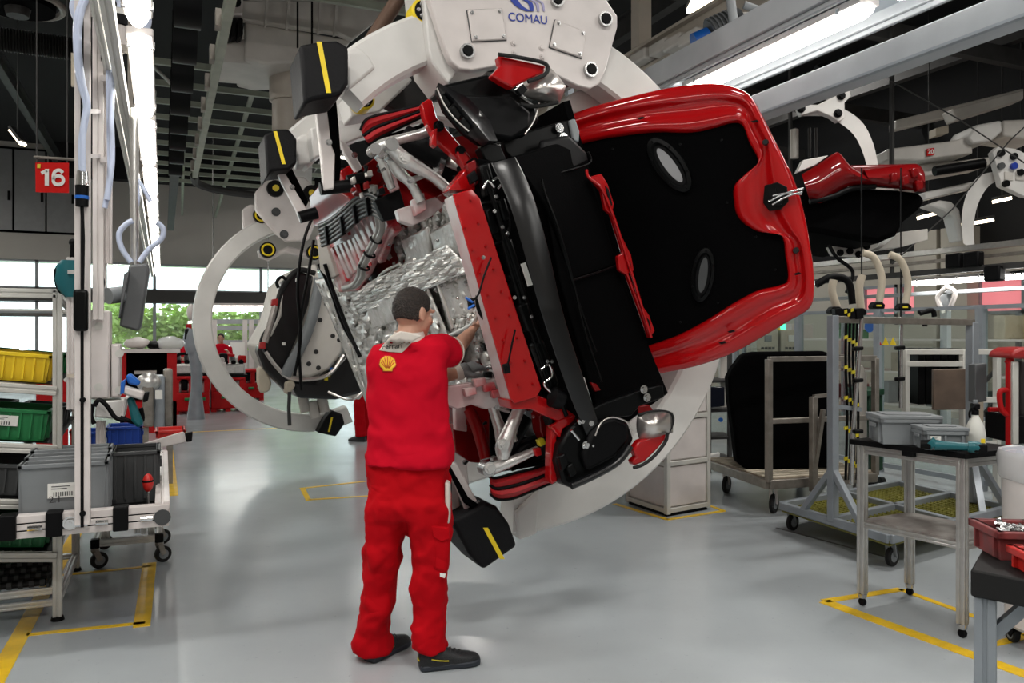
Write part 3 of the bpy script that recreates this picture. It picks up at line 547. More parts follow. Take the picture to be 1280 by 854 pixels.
# -- engine bay: side rails, bulkhead and heat shields
for v0 in (-.52, .44):
    mb = MB(); c = [cell(-.42, v0, 3.75), cell(-.42, v0+.09, 3.75), cell(-.26, v0+.09, 3.75), cell(-.26, v0, 3.75)]; mb.prism(c, (0, 1.3, 0)); mb.build('chassis_rail', 'car_red_dark', car, bevel=.01)
mb = MB(); mb.prism([cell(.32, -.8, 3.8), cell(.36, -.8, 3.8), cell(.36, .8, 3.8), cell(.32, .8, 3.8)], (0, 1.25, 0)); mb.build('bay_liner', 'black_matte', car)
def rnd(u, v, s=0): return (math.sin(u*23+s)*math.cos(v*17+s*2)+.6*math.sin(u*41+v*37+s)+.4*math.sin(v*71-u*13+s))
def foil(name, quad, off, amp, s, m='foil', f=1.0):
    a, b, c, d = [V((x, y, 0)) for x, y in quad]
    def fn(i, j):
        p = a.lerp(b, i).lerp(d.lerp(c, i), j); return U(p.x, p.y, off+amp*rnd(i*f, j*f, s)*(1 if .03 < i < .97 and .03 < j < .97 else .2))
    o = MB().grid(fn, 44, 44).build(name, m, car, smooth=70); q = o.modifiers.new('thickness', 'SOLIDIFY'); q.thickness = .012; return o
foil('heat_shield', ((470, 296), (560, 250), (642, 474), (520, 480)), .16, .020, 1.0, f=1.7)
foil('heat_shield', ((424, 372), (520, 322), (590, 488), (462, 500)), .05, .018, 2.3, f=1.6)
foil('heat_shield', ((395, 350), (432, 342), (500, 520), (470, 530)), .10, .012, 4.1)
foil('heat_shield', ((545, 430), (622, 400), (640, 476), (552, 496)), .20, .02, 5.2)
foil('heat_shield', ((436, 366), (560, 306), (592, 338), (450, 392)), .03, .012, 7.7)
foil('heat_shield', ((545, 346), (588, 332), (612, 408), (566, 420)), .09, .012, 9.1)
# raised blister panels on the shields
for pts, off, t in (([(500, 300), (532, 284), (537, 325), (526, 340), (512, 338)], .10, .03), ([(536, 290), (562, 276), (576, 318), (545, 330)], .09, .03), ([(548, 358), (580, 344), (592, 390), (560, 402)], .07, .03), ([(455, 380), (492, 368), (500, 400), (466, 412)], .01, .03)):
    us('shield_blister', 'foil', pts, off, t, .014)
for pts in ([(470, 366), (500, 352), (545, 344), (590, 340)], [(430, 368), (458, 362), (480, 340), (500, 330)], [(546, 352), (556, 380), (566, 410)], [(480, 392), (470, 420), (466, 450)], [(560, 420), (590, 405), (600, 385)]):
    MB().tube([U(x, y, .03) for x, y in pts], .010, 8, sm=5).build('shield_seam', 'foil', car, smooth=70)
for x, y in ((488, 306), (548, 300), (560, 340), (583, 352), (500, 360), (455, 372), (520, 352), (545, 362), (573, 372), (586, 398)): bolt(car, U(x, y, .04), -UU, .009, name='shield_stud')
# white primed floor pan with ribs, wiring and pipes on the far end of the underside
pan = us('floor_pan', 'overspray', [(394, 296), (404, 286), (470, 252), (486, 282), (470, 318), (458, 344), (446, 364), (424, 366), (412, 340)], .0, .05, .012)
for k in range(6): us('rib', 'primer' if k % 2 else 'overspray', [(412+k*5.4, 311-k*2.6), (415+k*5.4, 309-k*2.6), (433+k*4.2, 352-k*5), (430+k*4.2, 354-k*5)], -.022, .03, .006, pan)
for k in range(4): us('rib', 'primer', [(437+k*7.2, 284-k*4.6), (441+k*7.2, 282-k*4.6), (456+k*5, 312-k*7), (452+k*5, 314-k*7)], -.022, .03, .006, pan)
for k in range(9):
    random.seed(k); x, y = random.uniform(418, 468), random.uniform(282, 345)
    if y < 390-(x-400)*.9: us('overspray_patch', 'red', [(x, y), (x+3, y-2), (x+4, y+2), (x+1, y+3)], -.004, .006, .001, pan)
us('shear_panel', 'wall', [(396, 300), (404, 296), (420, 345), (412, 350), (400, 338)], -.03, .05, .008)
for k in range(6): MB().tube([U(x+k*.8, y+k*5-8, -.08) for x, y in ((399, 290), (412, 284), (430, 270), (448, 254), (462, 250), (474, 256))], .016, 8, sm=5).build('fluid_pipe', 'black_satin', car, smooth=60)
for x, y in ((405, 292), (424, 280), (440, 266), (456, 256)): us('pipe_clip', 'black', [(x-1, y-8), (x+1, y-9), (x+4, y+14), (x+2, y+15)], -.11, .03, .004)
for dx, r in ((0, .022), (4, .018)): MB().tube([U(x+dx, y, -.07) for x, y in ((464, 232), (469, 256), (474, 282), (468, 300), (452, 330), (449, 346), (441, 357), (430, 360))], r, 10, sm=6).build('coolant_pipe', 'pipe_grey', car, smooth=60)
for x, y in ((470, 300), (462, 318), (455, 334)): MB().torus(U(x, y, -.07), V((.2, -.6, .8)), .034, .008, 14, 6).build('pipe_clamp', 'black', car)
us('side_member', 'car_red_dark', [(386, 246), (398, 232), (424, 238), (440, 250), (404, 286), (392, 282)], -.02, .1, .01)
us('side_member', 'car_red_dark', [(440, 232), (462, 222), (480, 250), (474, 262), (452, 252)], .0, .1, .01)
us('jack_point', 'overspray', [(462, 262), (478, 256), (494, 290), (484, 300), (474, 330), (468, 322), (478, 296)], .02, .05, .008)
for P in (((398, 256), (380, 300), (372, 360), (376, 420), (368, 470)), ((392, 300), (386, 340), (377, 390), (374, 440), (377, 488)), ((398, 330), (412, 360), (428, 405), (448, 440))): MB().tube([Q(x, y, 6.9) for x, y in P], .014, 6, sm=6).build('hanging_cable', 'black', car, smooth=60)
MB().tube([U(x, y, -.05) for x, y in ((406, 330), (416, 362), (434, 410), (450, 446))], .016, 8, sm=4).build('brake_line', 'black', car, smooth=60)
# -- front cross member, red with pale primed flank
cs('cross_member', 'car_red', [(566, 243), (590, 236), (600, 248), (677, 486), (671, 497), (643, 505), (638, 498)], 3.45, .012, .004)
cs('cross_member_flange', 'primer', [(566, 244), (590, 237), (600, 248), (676, 486), (670, 496), (643, 504), (638, 498)], 3.4625, .13, .006)
for k in range(9):
    t = k/8; bolt(car, Q(572+t*76, 256+t*226, 3.45), (0, -1, 0), .006, name='rivet', m='car_red'); bolt(car, Q(588+t*78, 250+t*230, 3.45), (0, -1, 0), .006, name='rivet', m='car_red')
cs('cross_member_foot', 'car_red', [(636, 500), (672, 494), (700, 506), (720, 520), (716, 534), (690, 524), (664, 512), (640, 512)], 3.47, .15)
cs('bay_flange', 'primer', [(556, 484), (628, 472), (640, 498), (634, 512), (622, 508), (608, 512), (590, 506), (572, 512), (556, 506)], 3.72, .05)
for x, y in ((600, 478), (612, 484), (622, 492), (588, 490)): cs('bracket', 'overspray', [(x-8, y-4), (x+7, y-6), (x+9, y+3), (x-5, y+7)], 3.68, .04)
random.seed(5)
for k in range(16): x, y = random.uniform(592, 624), random.uniform(424, 470); cs('bay_fitting', random.choice(['steel', 'foil', 'black', 'silver']), [(x, y), (x+random.uniform(3, 8), y-random.uniform(0, 4)), (x+random.uniform(4, 9), y+random.uniform(4, 9)), (x+1, y+random.uniform(4, 8))], random.uniform(3.75, 3.95), .06)
# -- radiator pack
cs('radiator', 'black_matte', [(592, 196), (618, 202), (742, 548), (705, 560), (676, 488), (600, 250)], 3.56, .25)
for pts, y in (([(606, 262), (616, 258), (626, 290), (614, 296)], 3.5), ([(622, 250), (632, 246), (640, 272), (630, 277)], 3.46), ([(614, 348), (628, 342), (640, 380), (632, 404), (620, 400), (610, 372)], 3.49), ([(648, 382), (660, 376), (670, 412), (660, 416)], 3.44), ([(668, 430), (680, 424), (700, 480), (690, 488)], 3.46), ([(600, 206), (612, 202), (622, 240), (608, 246)], 3.5), ([(632, 300), (640, 296), (652, 336), (644, 340)], 3.46), ([(676, 498), (694, 494), (704, 530), (690, 536)], 3.48)):
    cs('duct_cover', 'black_satin', pts, y, .08, .012)
for P, r in ((((606, 212), (620, 262), (640, 320), (662, 390), (690, 470), (708, 520)), .012), (((628, 300), (648, 370), (672, 440), (690, 500)), .010), (((612, 226), (630, 300), (654, 372)), .008)): ct('radiator_seam', 'black_satin', P, r, 3.47)
for c, r in (((612, 280), .10), ((626, 376), .12)):
    q = Q(*c, 3.53); f = MB().torus(q, (0, 1, 0), r, .012, 28, 8).build('fan_ring', 'black_satin', car, smooth=60)
    for k in range(7): a = k*.8976; d = V((math.cos(a), 0, math.sin(a))); MB().bar(q+d*.02, q+d*r*.95, .035, .008, up=(0, 1, .3)).build('fan_blade', 'black_satin', f)
for P in (((616, 226), (622, 222), (628, 228), (622, 236)), ((676, 462), (686, 456), (690, 470), (680, 480), (688, 490)), ((604, 236), (610, 226), (618, 234))): ct('hose_clip', 'chrome', P, .006, 3.42)
for x, y in ((620, 246), (618, 264), (628, 284), (634, 292), (604, 322), (643, 372), (655, 372), (664, 396), (684, 452), (690, 452)): bolt(car, Q(x, y, 3.42), (0, -1, 0), .007, name='bolt')
cs('rating_label', 'paper', [(651, 330), (657, 328), (666, 356), (660, 358)], 3.405, .004, .0)
for P in (((614, 322), (605, 345), (598, 368), (590, 376)), ((644, 412), (640, 430), (636, 450), (634, 458))):
    ct('sensor_lead', 'black', P, .005, 3.40); x, y = P[-1]; cs('plug', 'black', [(x-4, y-2), (x+3, y-4), (x+5, y+8), (x-2, y+10)], 3.40, .03, .004)
for a, b in (((582, 372), (591, 378)), ((585, 386), (593, 381))): ct('blue_tag', 'blue', (a, b), .006, 3.40, sm=0)
# -- black curved bumper beam
Lx = [(614, 204), (627, 232), (641, 268), (657, 322), (672, 376), (690, 432), (712, 494), (733, 545)]; Rx = [(644, 196), (657, 222), (670, 256), (686, 314), (700, 376), (716, 432), (736, 492), (752, 540)]
rings = []
for i, (l, r) in enumerate(zip(catmull([V((*p, 0)) for p in Lx], 4), catmull([V((*p, 0)) for p in Rx], 4))):
    t = i/28; yb = 3.40-.10*math.sin(math.pi*t); rings.append([Q(l.x, l.y, yb+.004), Q(l.x*.95+r.x*.05, l.y*.95+r.y*.05, yb), Q(l.x*.05+r.x*.95, l.y*.05+r.y*.95, yb+.004), Q(r.x, r.y, yb+.008), Q(r.x, r.y, yb+.05), Q(l.x, l.y, yb+.05)])
MB().loft(rings).build('bumper_beam', 'beam_black', car, smooth=50)
# -- black closing panels between beam and bonnet
cs('closing_panel', 'black_matte', [(640, 196, 3.5), (718, 172, 3.7), (738, 222, 3.75), (772, 330, 3.72), (716, 350, 3.55), (684, 262, 3.5)], 3.5, .05, .01)
cs('closing_panel', 'black_matte', [(684, 262, 3.52), (716, 351, 3.56), (772, 331, 3.74), (806, 420, 3.74), (836, 492, 3.7), (758, 548, 3.5), (735, 470, 3.5), (700, 350, 3.5)], 3.5, .05, .01)
cs('closing_panel', 'black', [(676, 174, 3.62), (712, 168, 3.66), (734, 190, 3.7), (737, 203, 3.7), (690, 226, 3.6), (676, 222, 3.58)], 3.5, .04, .02)
for P in (((677, 224, 3.5), (682, 244, 3.5), (698, 286, 3.49), (716, 350, 3.5), (730, 410, 3.48), (752, 478, 3.46)), ((716, 350, 3.53), (745, 341, 3.62), (770, 332, 3.7)), ((735, 190, 3.67), (737, 204, 3.67), (700, 216, 3.6), (678, 225, 3.56)), ((700, 300, 3.5), (724, 380, 3.5), (745, 440, 3.48))): ct('seam', 'black_satin', P, .006)
slam = cs('slam_panel', 'car_red', [(737, 221), (752, 217), (760, 230), (768, 255), (766, 264), (776, 292), (789, 318), (793, 338), (786, 342), (799, 376), (812, 394), (819, 414), (812, 423), (806, 404), (784, 344), (774, 338), (772, 320), (779, 316), (764, 268), (757, 262), (752, 238)], 3.66, .03, .006)
for pts in ([(757, 232), (761, 236), (766, 256), (763, 258)], [(784, 324), (788, 326), (790, 334), (786, 336)], [(808, 396), (812, 400), (814, 412), (810, 412)]): cs('slot', 'black', pts, 3.652, .012, .003, slam)
ct('slam_edge', 'car_red', ((733, 212), (736, 222), (752, 236), (766, 268), (786, 330), (806, 396), (814, 422)), .008, 3.65)
# -- open bonnet
B0, B1, B2 = W(690, 155, 4.8), W(815, 465, 4.75), W(1005, 262, 4.35); BN = (B1-B0).cross(B2-B0).normalized()
if BN.dot(CAM-B0) < 0: BN = -BN
def B(p, h=0.0): return PL(p[0], p[1], B0, BN)+BN*h
pairs = [((676, 158), (714, 182)), ((700, 147), (735, 177)), ((740, 132), (765, 171)), ((800, 116), (815, 165)), ((850, 106), (862, 165)), ((888, 103), (893, 159)), ((915, 107), (914, 153)), ((936, 117), (927, 156)), ((951, 140), (936, 178)), ((965, 168), (947, 203)), ((979, 195), (930, 218)), ((990, 218), (917, 231)), ((998, 240), (916, 250)), ((1004, 262), (922, 272)), ((1009, 285), (945, 289)), ((1013, 310), (975, 294)), ((1017, 335), (981, 320)), ((1018, 362), (984, 349)), ((1012, 386), (974, 357)), ((985, 403), (945, 364)), ((955, 421), (915, 380)), ((915, 443), (880, 402)), ((870, 459), (845, 420)), ((826, 468), (806, 434))]
oc = catmull([V((*p, 0)) for p, q in pairs], 5); ic = catmull([V((*q, 0)) for p, q in pairs], 5)
prof = ((0, -.055), (.008, -.026), (.03, -.008), (.07, -.001), (.18, .005), (.29, .007), (.33, .005), (.37, -.004), (.43, -.017), (.50, -.021), (.60, -.021), (.66, -.013), (.70, -.006), (.80, -.003), (.90, -.003), (.95, -.009), (.98, -.024), (1, -.046))
bon = MB().loft([[B(o.lerp(i, s), h) for s, h in prof] for o, i in zip(oc, ic)], cap=False, closed=False).build('bonnet_frame', 'car_red', car, smooth=75)
mb = MB(); n = len(oc); mid = V((830, 300, 0))
skin = [[B(o.lerp(mid, s), -.06-.07*math.sin(s*math.pi/2)) for o in oc] for s in (0, .03, .3, .6, .95)]; mb.loft(skin, cap=False, closed=True); mb.build('bonnet_skin', 'car_red', car, smooth=75)
mb = MB(); mb.prism([B(i, -.035) for i in ic]+[B((800, 420), -.035), B((705, 190), -.035)], -BN*.01); mb.build('bonnet_lining', 'black_matte', car)
for c, ax, L_, wd_ in (((836, 206), (25, 34), 42, 19), ((878, 344), (-5, 38), 36, 15)):
    a = V((*ax, 0)).normalized(); b = V((-a.y, a.x, 0)); cc = V((*c, 0))
    def el(k, r1, r2, h): return [B(cc+a*math.cos(2*math.pi*i/28)*r1+b*math.sin(2*math.pi*i/28)*r2, h) for i in range(28)]
    v_ = MB().loft([el(0, L_*.98, wd_, -.03), el(0, L_*.95, wd_*.95, -.012), el(0, L_*.80, wd_*.72, -.008), el(0, L_*.72, wd_*.60, -.028)], cap=False).build('vent_frame', 'black_satin', car, smooth=50)
    MB().prism(el(0, L_*.74, wd_*.62, -.029), -BN*.003).build('vent_recess', 'black', v_); MB().prism(el(0, L_*.62, wd_*.36, -.0275), -BN*.003).build('vent_mesh', 'cloth_grey' if c[0] < 850 else 'grey_dark', v_)
    for k in range(6): p = cc+a*math.cos(k*1.047)*L_*.86+b*math.sin(k*1.047)*wd_*.82; bolt(v_, B(p, -.012), BN, .005, name='screw', m='black')
la = MB(); la.prism([B(p, .006) for p in ((956, 232), (972, 228), (984, 234), (986, 252), (976, 262), (962, 264), (954, 254))], BN*.02); la = la.build('latch_plate', 'black_satin', car, bevel=.004)
for p, q in (((962, 252), (1004, 236)), ((962, 246), (1002, 243)), ((966, 256), (1003, 240))): MB().tube([B(p, .03), B(((p[0]+q[0])/2, (p[1]+q[1])/2-2), .05), B(q, .03)], .006, 8, sm=3).build('latch_wire', 'steel', la, smooth=60)
for pts in ([(960, 238), (970, 236), (972, 248), (962, 250)], [(972, 236), (980, 240), (978, 256), (970, 258)]): MB().prism([B(p, .026) for p in pts], BN*.015).build('latch_block', 'black', la)
for p in ((957, 178), (995, 313)): MB().cyl(B(p, .0), B(p, .03), .018, .014, 14).build('rubber_stop', 'rubber', car)
for p in ((802, 148), (944, 152), (997, 342), (904, 428), (915, 414)): MB().prism([B((p[0]-6, p[1]), .009), B((p[0]+2, p[1]-2), .009), B((p[0]+5, p[1]), .009), B((p[0]-2, p[1]+2), .009)], BN*.004).build('drain_slot', 'black', car)
for p in ((760, 178), (850, 172), (905, 166), (940, 215), (912, 250), (950, 296), (976, 340), (900, 384), (850, 410)): MB().cyl(B((p[0]-(p[0]-830)*.05, p[1]-(p[1]-300)*.06), -.034), B((p[0]-(p[0]-830)*.05, p[1]-(p[1]-300)*.06), -.028), .007, n=10).build('lining_clip', 'black_satin', car)
cs('bonnet_hinge', 'black_satin', [(628, 176), (640, 170), (700, 152), (712, 150), (718, 160), (724, 180), (716, 180), (690, 184), (640, 198), (632, 190)], 3.72, .05, .008)
cs('hinge_block', 'grey_plastic', [(712, 150), (719, 148), (725, 164), (724, 178), (717, 176)], 3.7, .05, .008)
for x, y in ((699, 160), (704, 172), (613, 186), (620, 180)): bolt(car, Q(x, y, 3.70), (0, -1, 0), .018, m='chrome', h=.014)
cs('corner_bracket', 'black_satin', [(600, 184), (612, 178), (626, 182), (634, 200), (616, 204), (606, 200)], 3.60, .08, .008)
# -- upper wing: liner, red bracket, lamp opening, cloth cover
cs('wheel_liner', 'black_satin', [(545, 109), (560, 104), (609, 92), (630, 101), (670, 130), (676, 150), (656, 170), (630, 176), (602, 182), (580, 166), (556, 138)], 3.62, .06, .02)
mb = MB(); C1 = [(545, 110), (562, 140), (584, 168), (604, 184)]; C2 = [(552, 106), (585, 122), (612, 150), (622, 176)]
mb.loft([[Q(a[0], a[1], 3.56), Q((a[0]*.6+b[0]*.4), a[1]*.6+b[1]*.4-5, 3.50), Q(b[0], b[1], 3.52), Q(b[0], b[1], 3.62), Q(a[0], a[1], 3.64)] for a, b in zip(C1, C2)]); mb.build('wheel_liner_lip', 'black_gloss', car, smooth=60)
cs('liner_scoop', 'black', [(575, 118), (640, 120), (664, 140), (662, 160), (640, 174), (618, 170), (600, 146)], 3.58, .03, .02)
for k in range(3): cs('liner_panel', 'black_satin', [(549+k*13, 120+k*16), (556+k*12, 116+k*14), (566+k*12, 130+k*14), (560+k*13, 136+k*16)], 3.52, .03, .008)
ct('liner_edge', 'silver', ((546, 110), (556, 132), (570, 150), (586, 164)), .004, 3.50); ct('liner_edge', 'silver', ((674, 128), (668, 150), (656, 168)), .004, 3.56)
cs('lamp_opening', 'car_red', [(623, 69), (655, 76), (683, 82), (680, 92), (657, 101), (641, 110), (630, 104), (614, 94), (626, 82)], 3.50, .06, .01)
ct('lamp_seal', 'rubber', ((623, 68), (650, 72), (678, 78), (685, 85), (680, 94), (660, 102)), .010, 3.48)
def dome(name, m, a, b, c, d, y, bul, nu=10):
    A_, B_, C_, D_ = [V((*p, 0)) for p in (a, b, c, d)]
    def fn(i, j): p = A_.lerp(B_, i).lerp(D_.lerp(C_, i), j); return Q(p.x, p.y, y-bul*math.sin(math.pi*i)*math.sin(math.pi*(j*.8+.1)))
    o = MB().grid(fn, nu, nu).build(name, m, car, smooth=80); q = o.modifiers.new('thickness', 'SOLIDIFY'); q.thickness = .03; q.offset = 0; return o
dome('wing_inner', 'silver', (684, 84), (704, 108), (696, 128), (645, 116), 3.60, .14)
cs('wing_gusset', 'black', [(646, 112), (654, 104), (660, 112), (652, 120)], 3.46, .03, .004)
ct('wing_edge', 'rubber', ((697, 128), (670, 133), (650, 130)), .010, 3.55)
cs('wing_bracket', 'car_red', [(527, 129), (536, 123), (541, 126), (546, 146), (590, 198), (588, 210), (578, 206), (542, 172), (530, 146)], 3.70, .05, .006)
for pts in ([(541, 162), (547, 160), (546, 184), (540, 180)], [(571, 190), (580, 186), (590, 204), (582, 212)]): cs('bracket_tab', 'car_red', pts, 3.66, .05, .005)
for x, y in ((548, 158), (575, 189)): bolt(car, Q(x, y, 3.68), (0, -1, 0), .02, m='black', h=.02, name='grommet')
def cover(top, bot, y, bul, label):
    mb = MB(); T = catmull([V((*p, 0)) for p in top], 6); Bt = catmull([V((*p, 0)) for p in bot], 6)
    mb.loft([[Q(a.x, a.y, y), Q(*(a.lerp(b, .25).xy), y-bul), Q(*(a.lerp(b, .48).xy), y-bul*.5), Q(*(a.lerp(b, .52).xy), y-bul*.5), Q(*(a.lerp(b, .78).xy), y-bul), Q(b.x, b.y, y), Q(b.x, b.y, y+.22), Q(a.x, a.y, y+.22)] for a, b in zip(T, Bt)])
    o = mb.build('cloth_cover', 'red_cloth', car, smooth=60); o['label'] = label
    for P, yy in ((T, y-.004), ([a.lerp(b, .5) for a, b in zip(T, Bt)], y-bul*.5-.006), (Bt, y-.004)): MB().tube([Q(p.x, p.y, yy) for p in P], .009, 8).build('piping', 'black', o, smooth=60)
    return o
cover([(451, 163), (456, 152), (466, 146), (495, 139), (530, 131)], [(457, 176), (462, 180), (474, 172), (502, 158), (536, 142)], 4.1, .05, 'red cloth cover with black piping')
cover([(612, 596), (620, 598), (643, 592), (668, 586), (690, 578)], [(613, 617), (622, 624), (641, 623), (664, 614), (694, 602)], 3.72, .05, 'red cloth cover with black piping')
# -- suspension
def arm(name, pts, r, y, m='cast', flat=.95):
    o = ct(name, m, pts, r, y, 10, 4, flat=flat); x, yy = pts[0][:2]; c = Q(x, yy, pts[0][2] if len(pts[0]) > 2 else y); MB().cyl(c-V((0, .04, 0)), c+V((0, .04, 0)), r[0]*.95 if isinstance(r, list) else r*.95, n=16).build('bushing', 'steel', o); return o
for P, r, y in (([(488, 182), (505, 199), (542, 221), (563, 240)], [.034, .04, .028, .03], 3.85), ([(489, 196), (498, 214), (514, 230), (526, 252)], [.03, .034, .026, .028], 3.95), ([(467, 188), (480, 181), (500, 174), (528, 167), (540, 160)], [.03, .034, .026, .028, .03], 3.9), ([(476, 194), (482, 214), (490, 236)], [.028, .026, .022], 4.1), ([(563, 238), (566, 252), (558, 262)], [.03, .026, .03], 3.75), ([(512, 226), (530, 219)], [.016, .016], 3.93)): arm('wishbone', P, r, y)
for P, r, y in (([(612, 498), (620, 522), (626, 542), (629, 576)], [.026, .028, .034, .026], 3.78), ([(652, 504), (640, 532), (630, 558), (629, 574)], [.03, .036, .046, .028], 3.66), ([(608, 586), (622, 584), (646, 574), (672, 562)], [.036, .03, .026, .02], 3.66), ([(618, 508), (636, 514)], [.014, .014], 3.76), ([(640, 540), (644, 552)], [.014, .014], 3.76)): arm('wishbone', P, r, y)
for c, y in (((505, 198), 3.80), ((629, 556), 3.60), ((612, 585), 3.61), ((563, 240), 3.70)): bolt(car, Q(*c, y), (0, -1, 0), .022, m='cast', h=.016, name='arm_bolt')
ct('damper', 'black', ((655, 520, 3.9), (628, 566, 3.9)), .055, sm=0, n=16); ct('damper', 'black', ((505, 172, 4.1), (560, 200, 4.0)), .07, sm=0, n=16); ct('damper_rod', 'silver', ((560, 200, 4.0), (578, 208, 3.95)), .035, sm=0, n=14)
ct('spring_seat', 'steel', ((546, 206, 4.0), (552, 208, 4.0)), .06, sm=0, n=16)
for pts, y, t, m in (([(470, 236), (520, 215), (550, 236), (560, 262), (500, 268)], 4.45, .1, 'car_red_dark'), ([(440, 218), (470, 196), (480, 222), (462, 244), (446, 240)], 4.6, .12, 'car_red_dark'), ([(425, 214), (446, 200), (448, 210), (430, 226)], 4.8, .1, 'car_red'), ([(468, 250), (500, 236), (510, 270), (480, 276)], 4.3, .06, 'black'), ([(484, 168), (545, 150), (590, 205), (570, 235), (520, 210)], 4.35, .1, 'black_matte'),
                     ([(496, 262), (545, 246), (556, 256), (540, 270), (516, 282), (500, 276)], 4.0, .06, 'primer'), ([(515, 250), (530, 240), (534, 262), (520, 270)], 3.95, .05, 'overspray'), ([(476, 188), (486, 190), (500, 236), (490, 240)], 4.2, .05, 'primer'),
                     ([(560, 238), (584, 208), (604, 214), (594, 238)], 3.6, .1, 'car_red'), ([(584, 205), (598, 196), (606, 222), (594, 232)], 3.56, .06, 'car_red_dark'), ([(586, 218), (594, 212), (600, 224), (590, 230)], 3.52, .04, 'black')): cs('body_bracket', m, pts, y, t)
for pts, y, t, m in (([(575, 500), (612, 505), (612, 580), (590, 568), (576, 540)], 4.25, .1, 'car_red_dark'), ([(612, 500), (690, 510), (692, 580), (616, 592)], 4.3, .1, 'black_matte'), ([(566, 530), (590, 540), (606, 580), (588, 578), (570, 566)], 4.1, .06, 'car_red_dark'), ([(568, 484), (580, 482), (584, 540), (570, 538)], 4.05, .05, 'primer'),
                     ([(672, 506), (684, 498), (694, 520), (682, 552), (676, 540)], 3.64, .1, 'car_red_dark'), ([(640, 560), (680, 544), (688, 572), (640, 590)], 3.9, .08, 'black'), ([(656, 508), (684, 512), (676, 550), (656, 546)], 4.0, .06, 'grey_plastic')): cs('body_bracket', m, pts, y, t)
ct('inner_rail', 'car_red_dark', ((586, 512, 4.0), (598, 538, 3.95), (607, 574, 3.9)), [.03, .035, .03], n=12); ct('harness', 'black', ((645, 570), (660, 556), (672, 560), (684, 548)), .014, 3.7)
cs('connector', 'label_yellow', [(673, 551), (680, 548), (683, 555), (676, 559)], 3.62, .04, .004); cs('connector', 'red', [(668, 562), (676, 560), (678, 569), (671, 571)], 3.62, .04, .004); ct('connector', 'black', ((680, 552), (690, 546)), .022, 3.64, sm=0)
random.seed(11)
for k in range(26):
    x, y = random.choice([(random.uniform(455, 580), random.uniform(176, 260)), (random.uniform(580, 690), random.uniform(520, 590))]); dx, dy = random.uniform(-14, 14), random.uniform(-10, 10)
    ct('small_line', random.choice(['black', 'black', 'steel', 'black_satin', 'dark_red']), ((x, y), (x+dx*.5+3, y+dy*.6-3), (x+dx, y+dy)), random.uniform(.006, .013), random.uniform(4.0, 4.3))
for k in range(16):
    x, y = random.choice([(random.uniform(430, 480), random.uniform(200, 245)), (random.uniform(590, 680), random.uniform(540, 585)), (random.uniform(560, 600), random.uniform(500, 560))])
    w, h = random.uniform(3, 7), random.uniform(3, 8); cs('small_fitting', random.choice(['black', 'steel', 'black', 'car_red_dark', 'silver']), [(x, y), (x+w, y-2), (x+w+2, y+h), (x+1, y+h+1)], random.uniform(4.0, 4.25), .05, .004)
# -- lower wing: liner, red lamp tip, brackets
cs('wheel_liner', 'black_satin', [(700, 557), (716, 531), (740, 524), (762, 521), (786, 529), (793, 550), (777, 576), (775, 583), (745, 600), (716, 612), (704, 604), (697, 578)], 3.42, .14, .016)
cs('liner_scoop', 'black', [(740, 540), (752, 526), (768, 522), (786, 530), (788, 550), (770, 572), (735, 590), (728, 570)], 3.38, .05, .02)
ct('liner_edge', 'black_gloss', ((714, 608), (745, 594), (772, 578), (788, 558)), .018, 3.37); ct('liner_edge', 'silver', ((744, 545), (752, 528), (766, 522), (784, 528), (790, 540)), .004, 3.36)
for k in range(2): cs('liner_panel', 'black_satin', [(699+k*10, 572+k*12), (707+k*10, 566+k*12), (712+k*10, 580+k*12), (704+k*10, 590+k*8)], 3.38, .04, .008)
dome('wing_inner', 'silver', (797, 521), (838, 516), (838, 540), (800, 550), 3.42, .08); ct('wing_edge', 'rubber', ((798, 519), (820, 514), (838, 517), (841, 528), (834, 544)), .008, 3.40)
cs('lamp_opening', 'car_red', [(791, 562), (800, 551), (818, 545), (833, 541), (832, 550), (822, 562), (806, 578), (793, 583), (790, 576), (796, 572)], 3.38, .05, .01); ct('lamp_seal', 'rubber', ((834, 541), (832, 552), (818, 570), (804, 581), (792, 585)), .009, 3.37)
cs('wing_bracket', 'car_red', [(690, 516), (700, 528), (702, 538), (696, 548), (695, 574), (697, 602), (690, 606), (687, 598), (688, 560)], 3.48, .06, .006)
cs('bracket_tab', 'car_red', [(688, 534), (702, 524), (716, 520), (718, 528), (704, 536), (700, 548)], 3.46, .04, .005)
cs('hinge_arm', 'black_satin', [(716, 532), (735, 515), (752, 505), (806, 486), (829, 481), (831, 497), (800, 508), (790, 520), (760, 524), (735, 540)], 3.42, .05, .008)
for x, y in ((804, 487), (808, 497), (726, 526), (737, 529), (732, 557), (739, 557)): bolt(car, Q(x, y, 3.40), (0, -1, 0), .016, m='chrome', h=.014)
ct('latch_pin', 'chrome', ((714, 538), (724, 550)), .008, 3.36, sm=0); ct('bush', 'black', ((690, 496), (702, 500)), .05, 3.42, sm=0, n=16)
cs('body_bracket', 'car_red_dark', [(796, 508), (812, 506), (818, 514), (798, 520)], 3.6, .05); cs('body_bracket', 'car_red_dark', [(738, 478), (746, 480), (752, 488), (744, 490)], 3.48, .02)
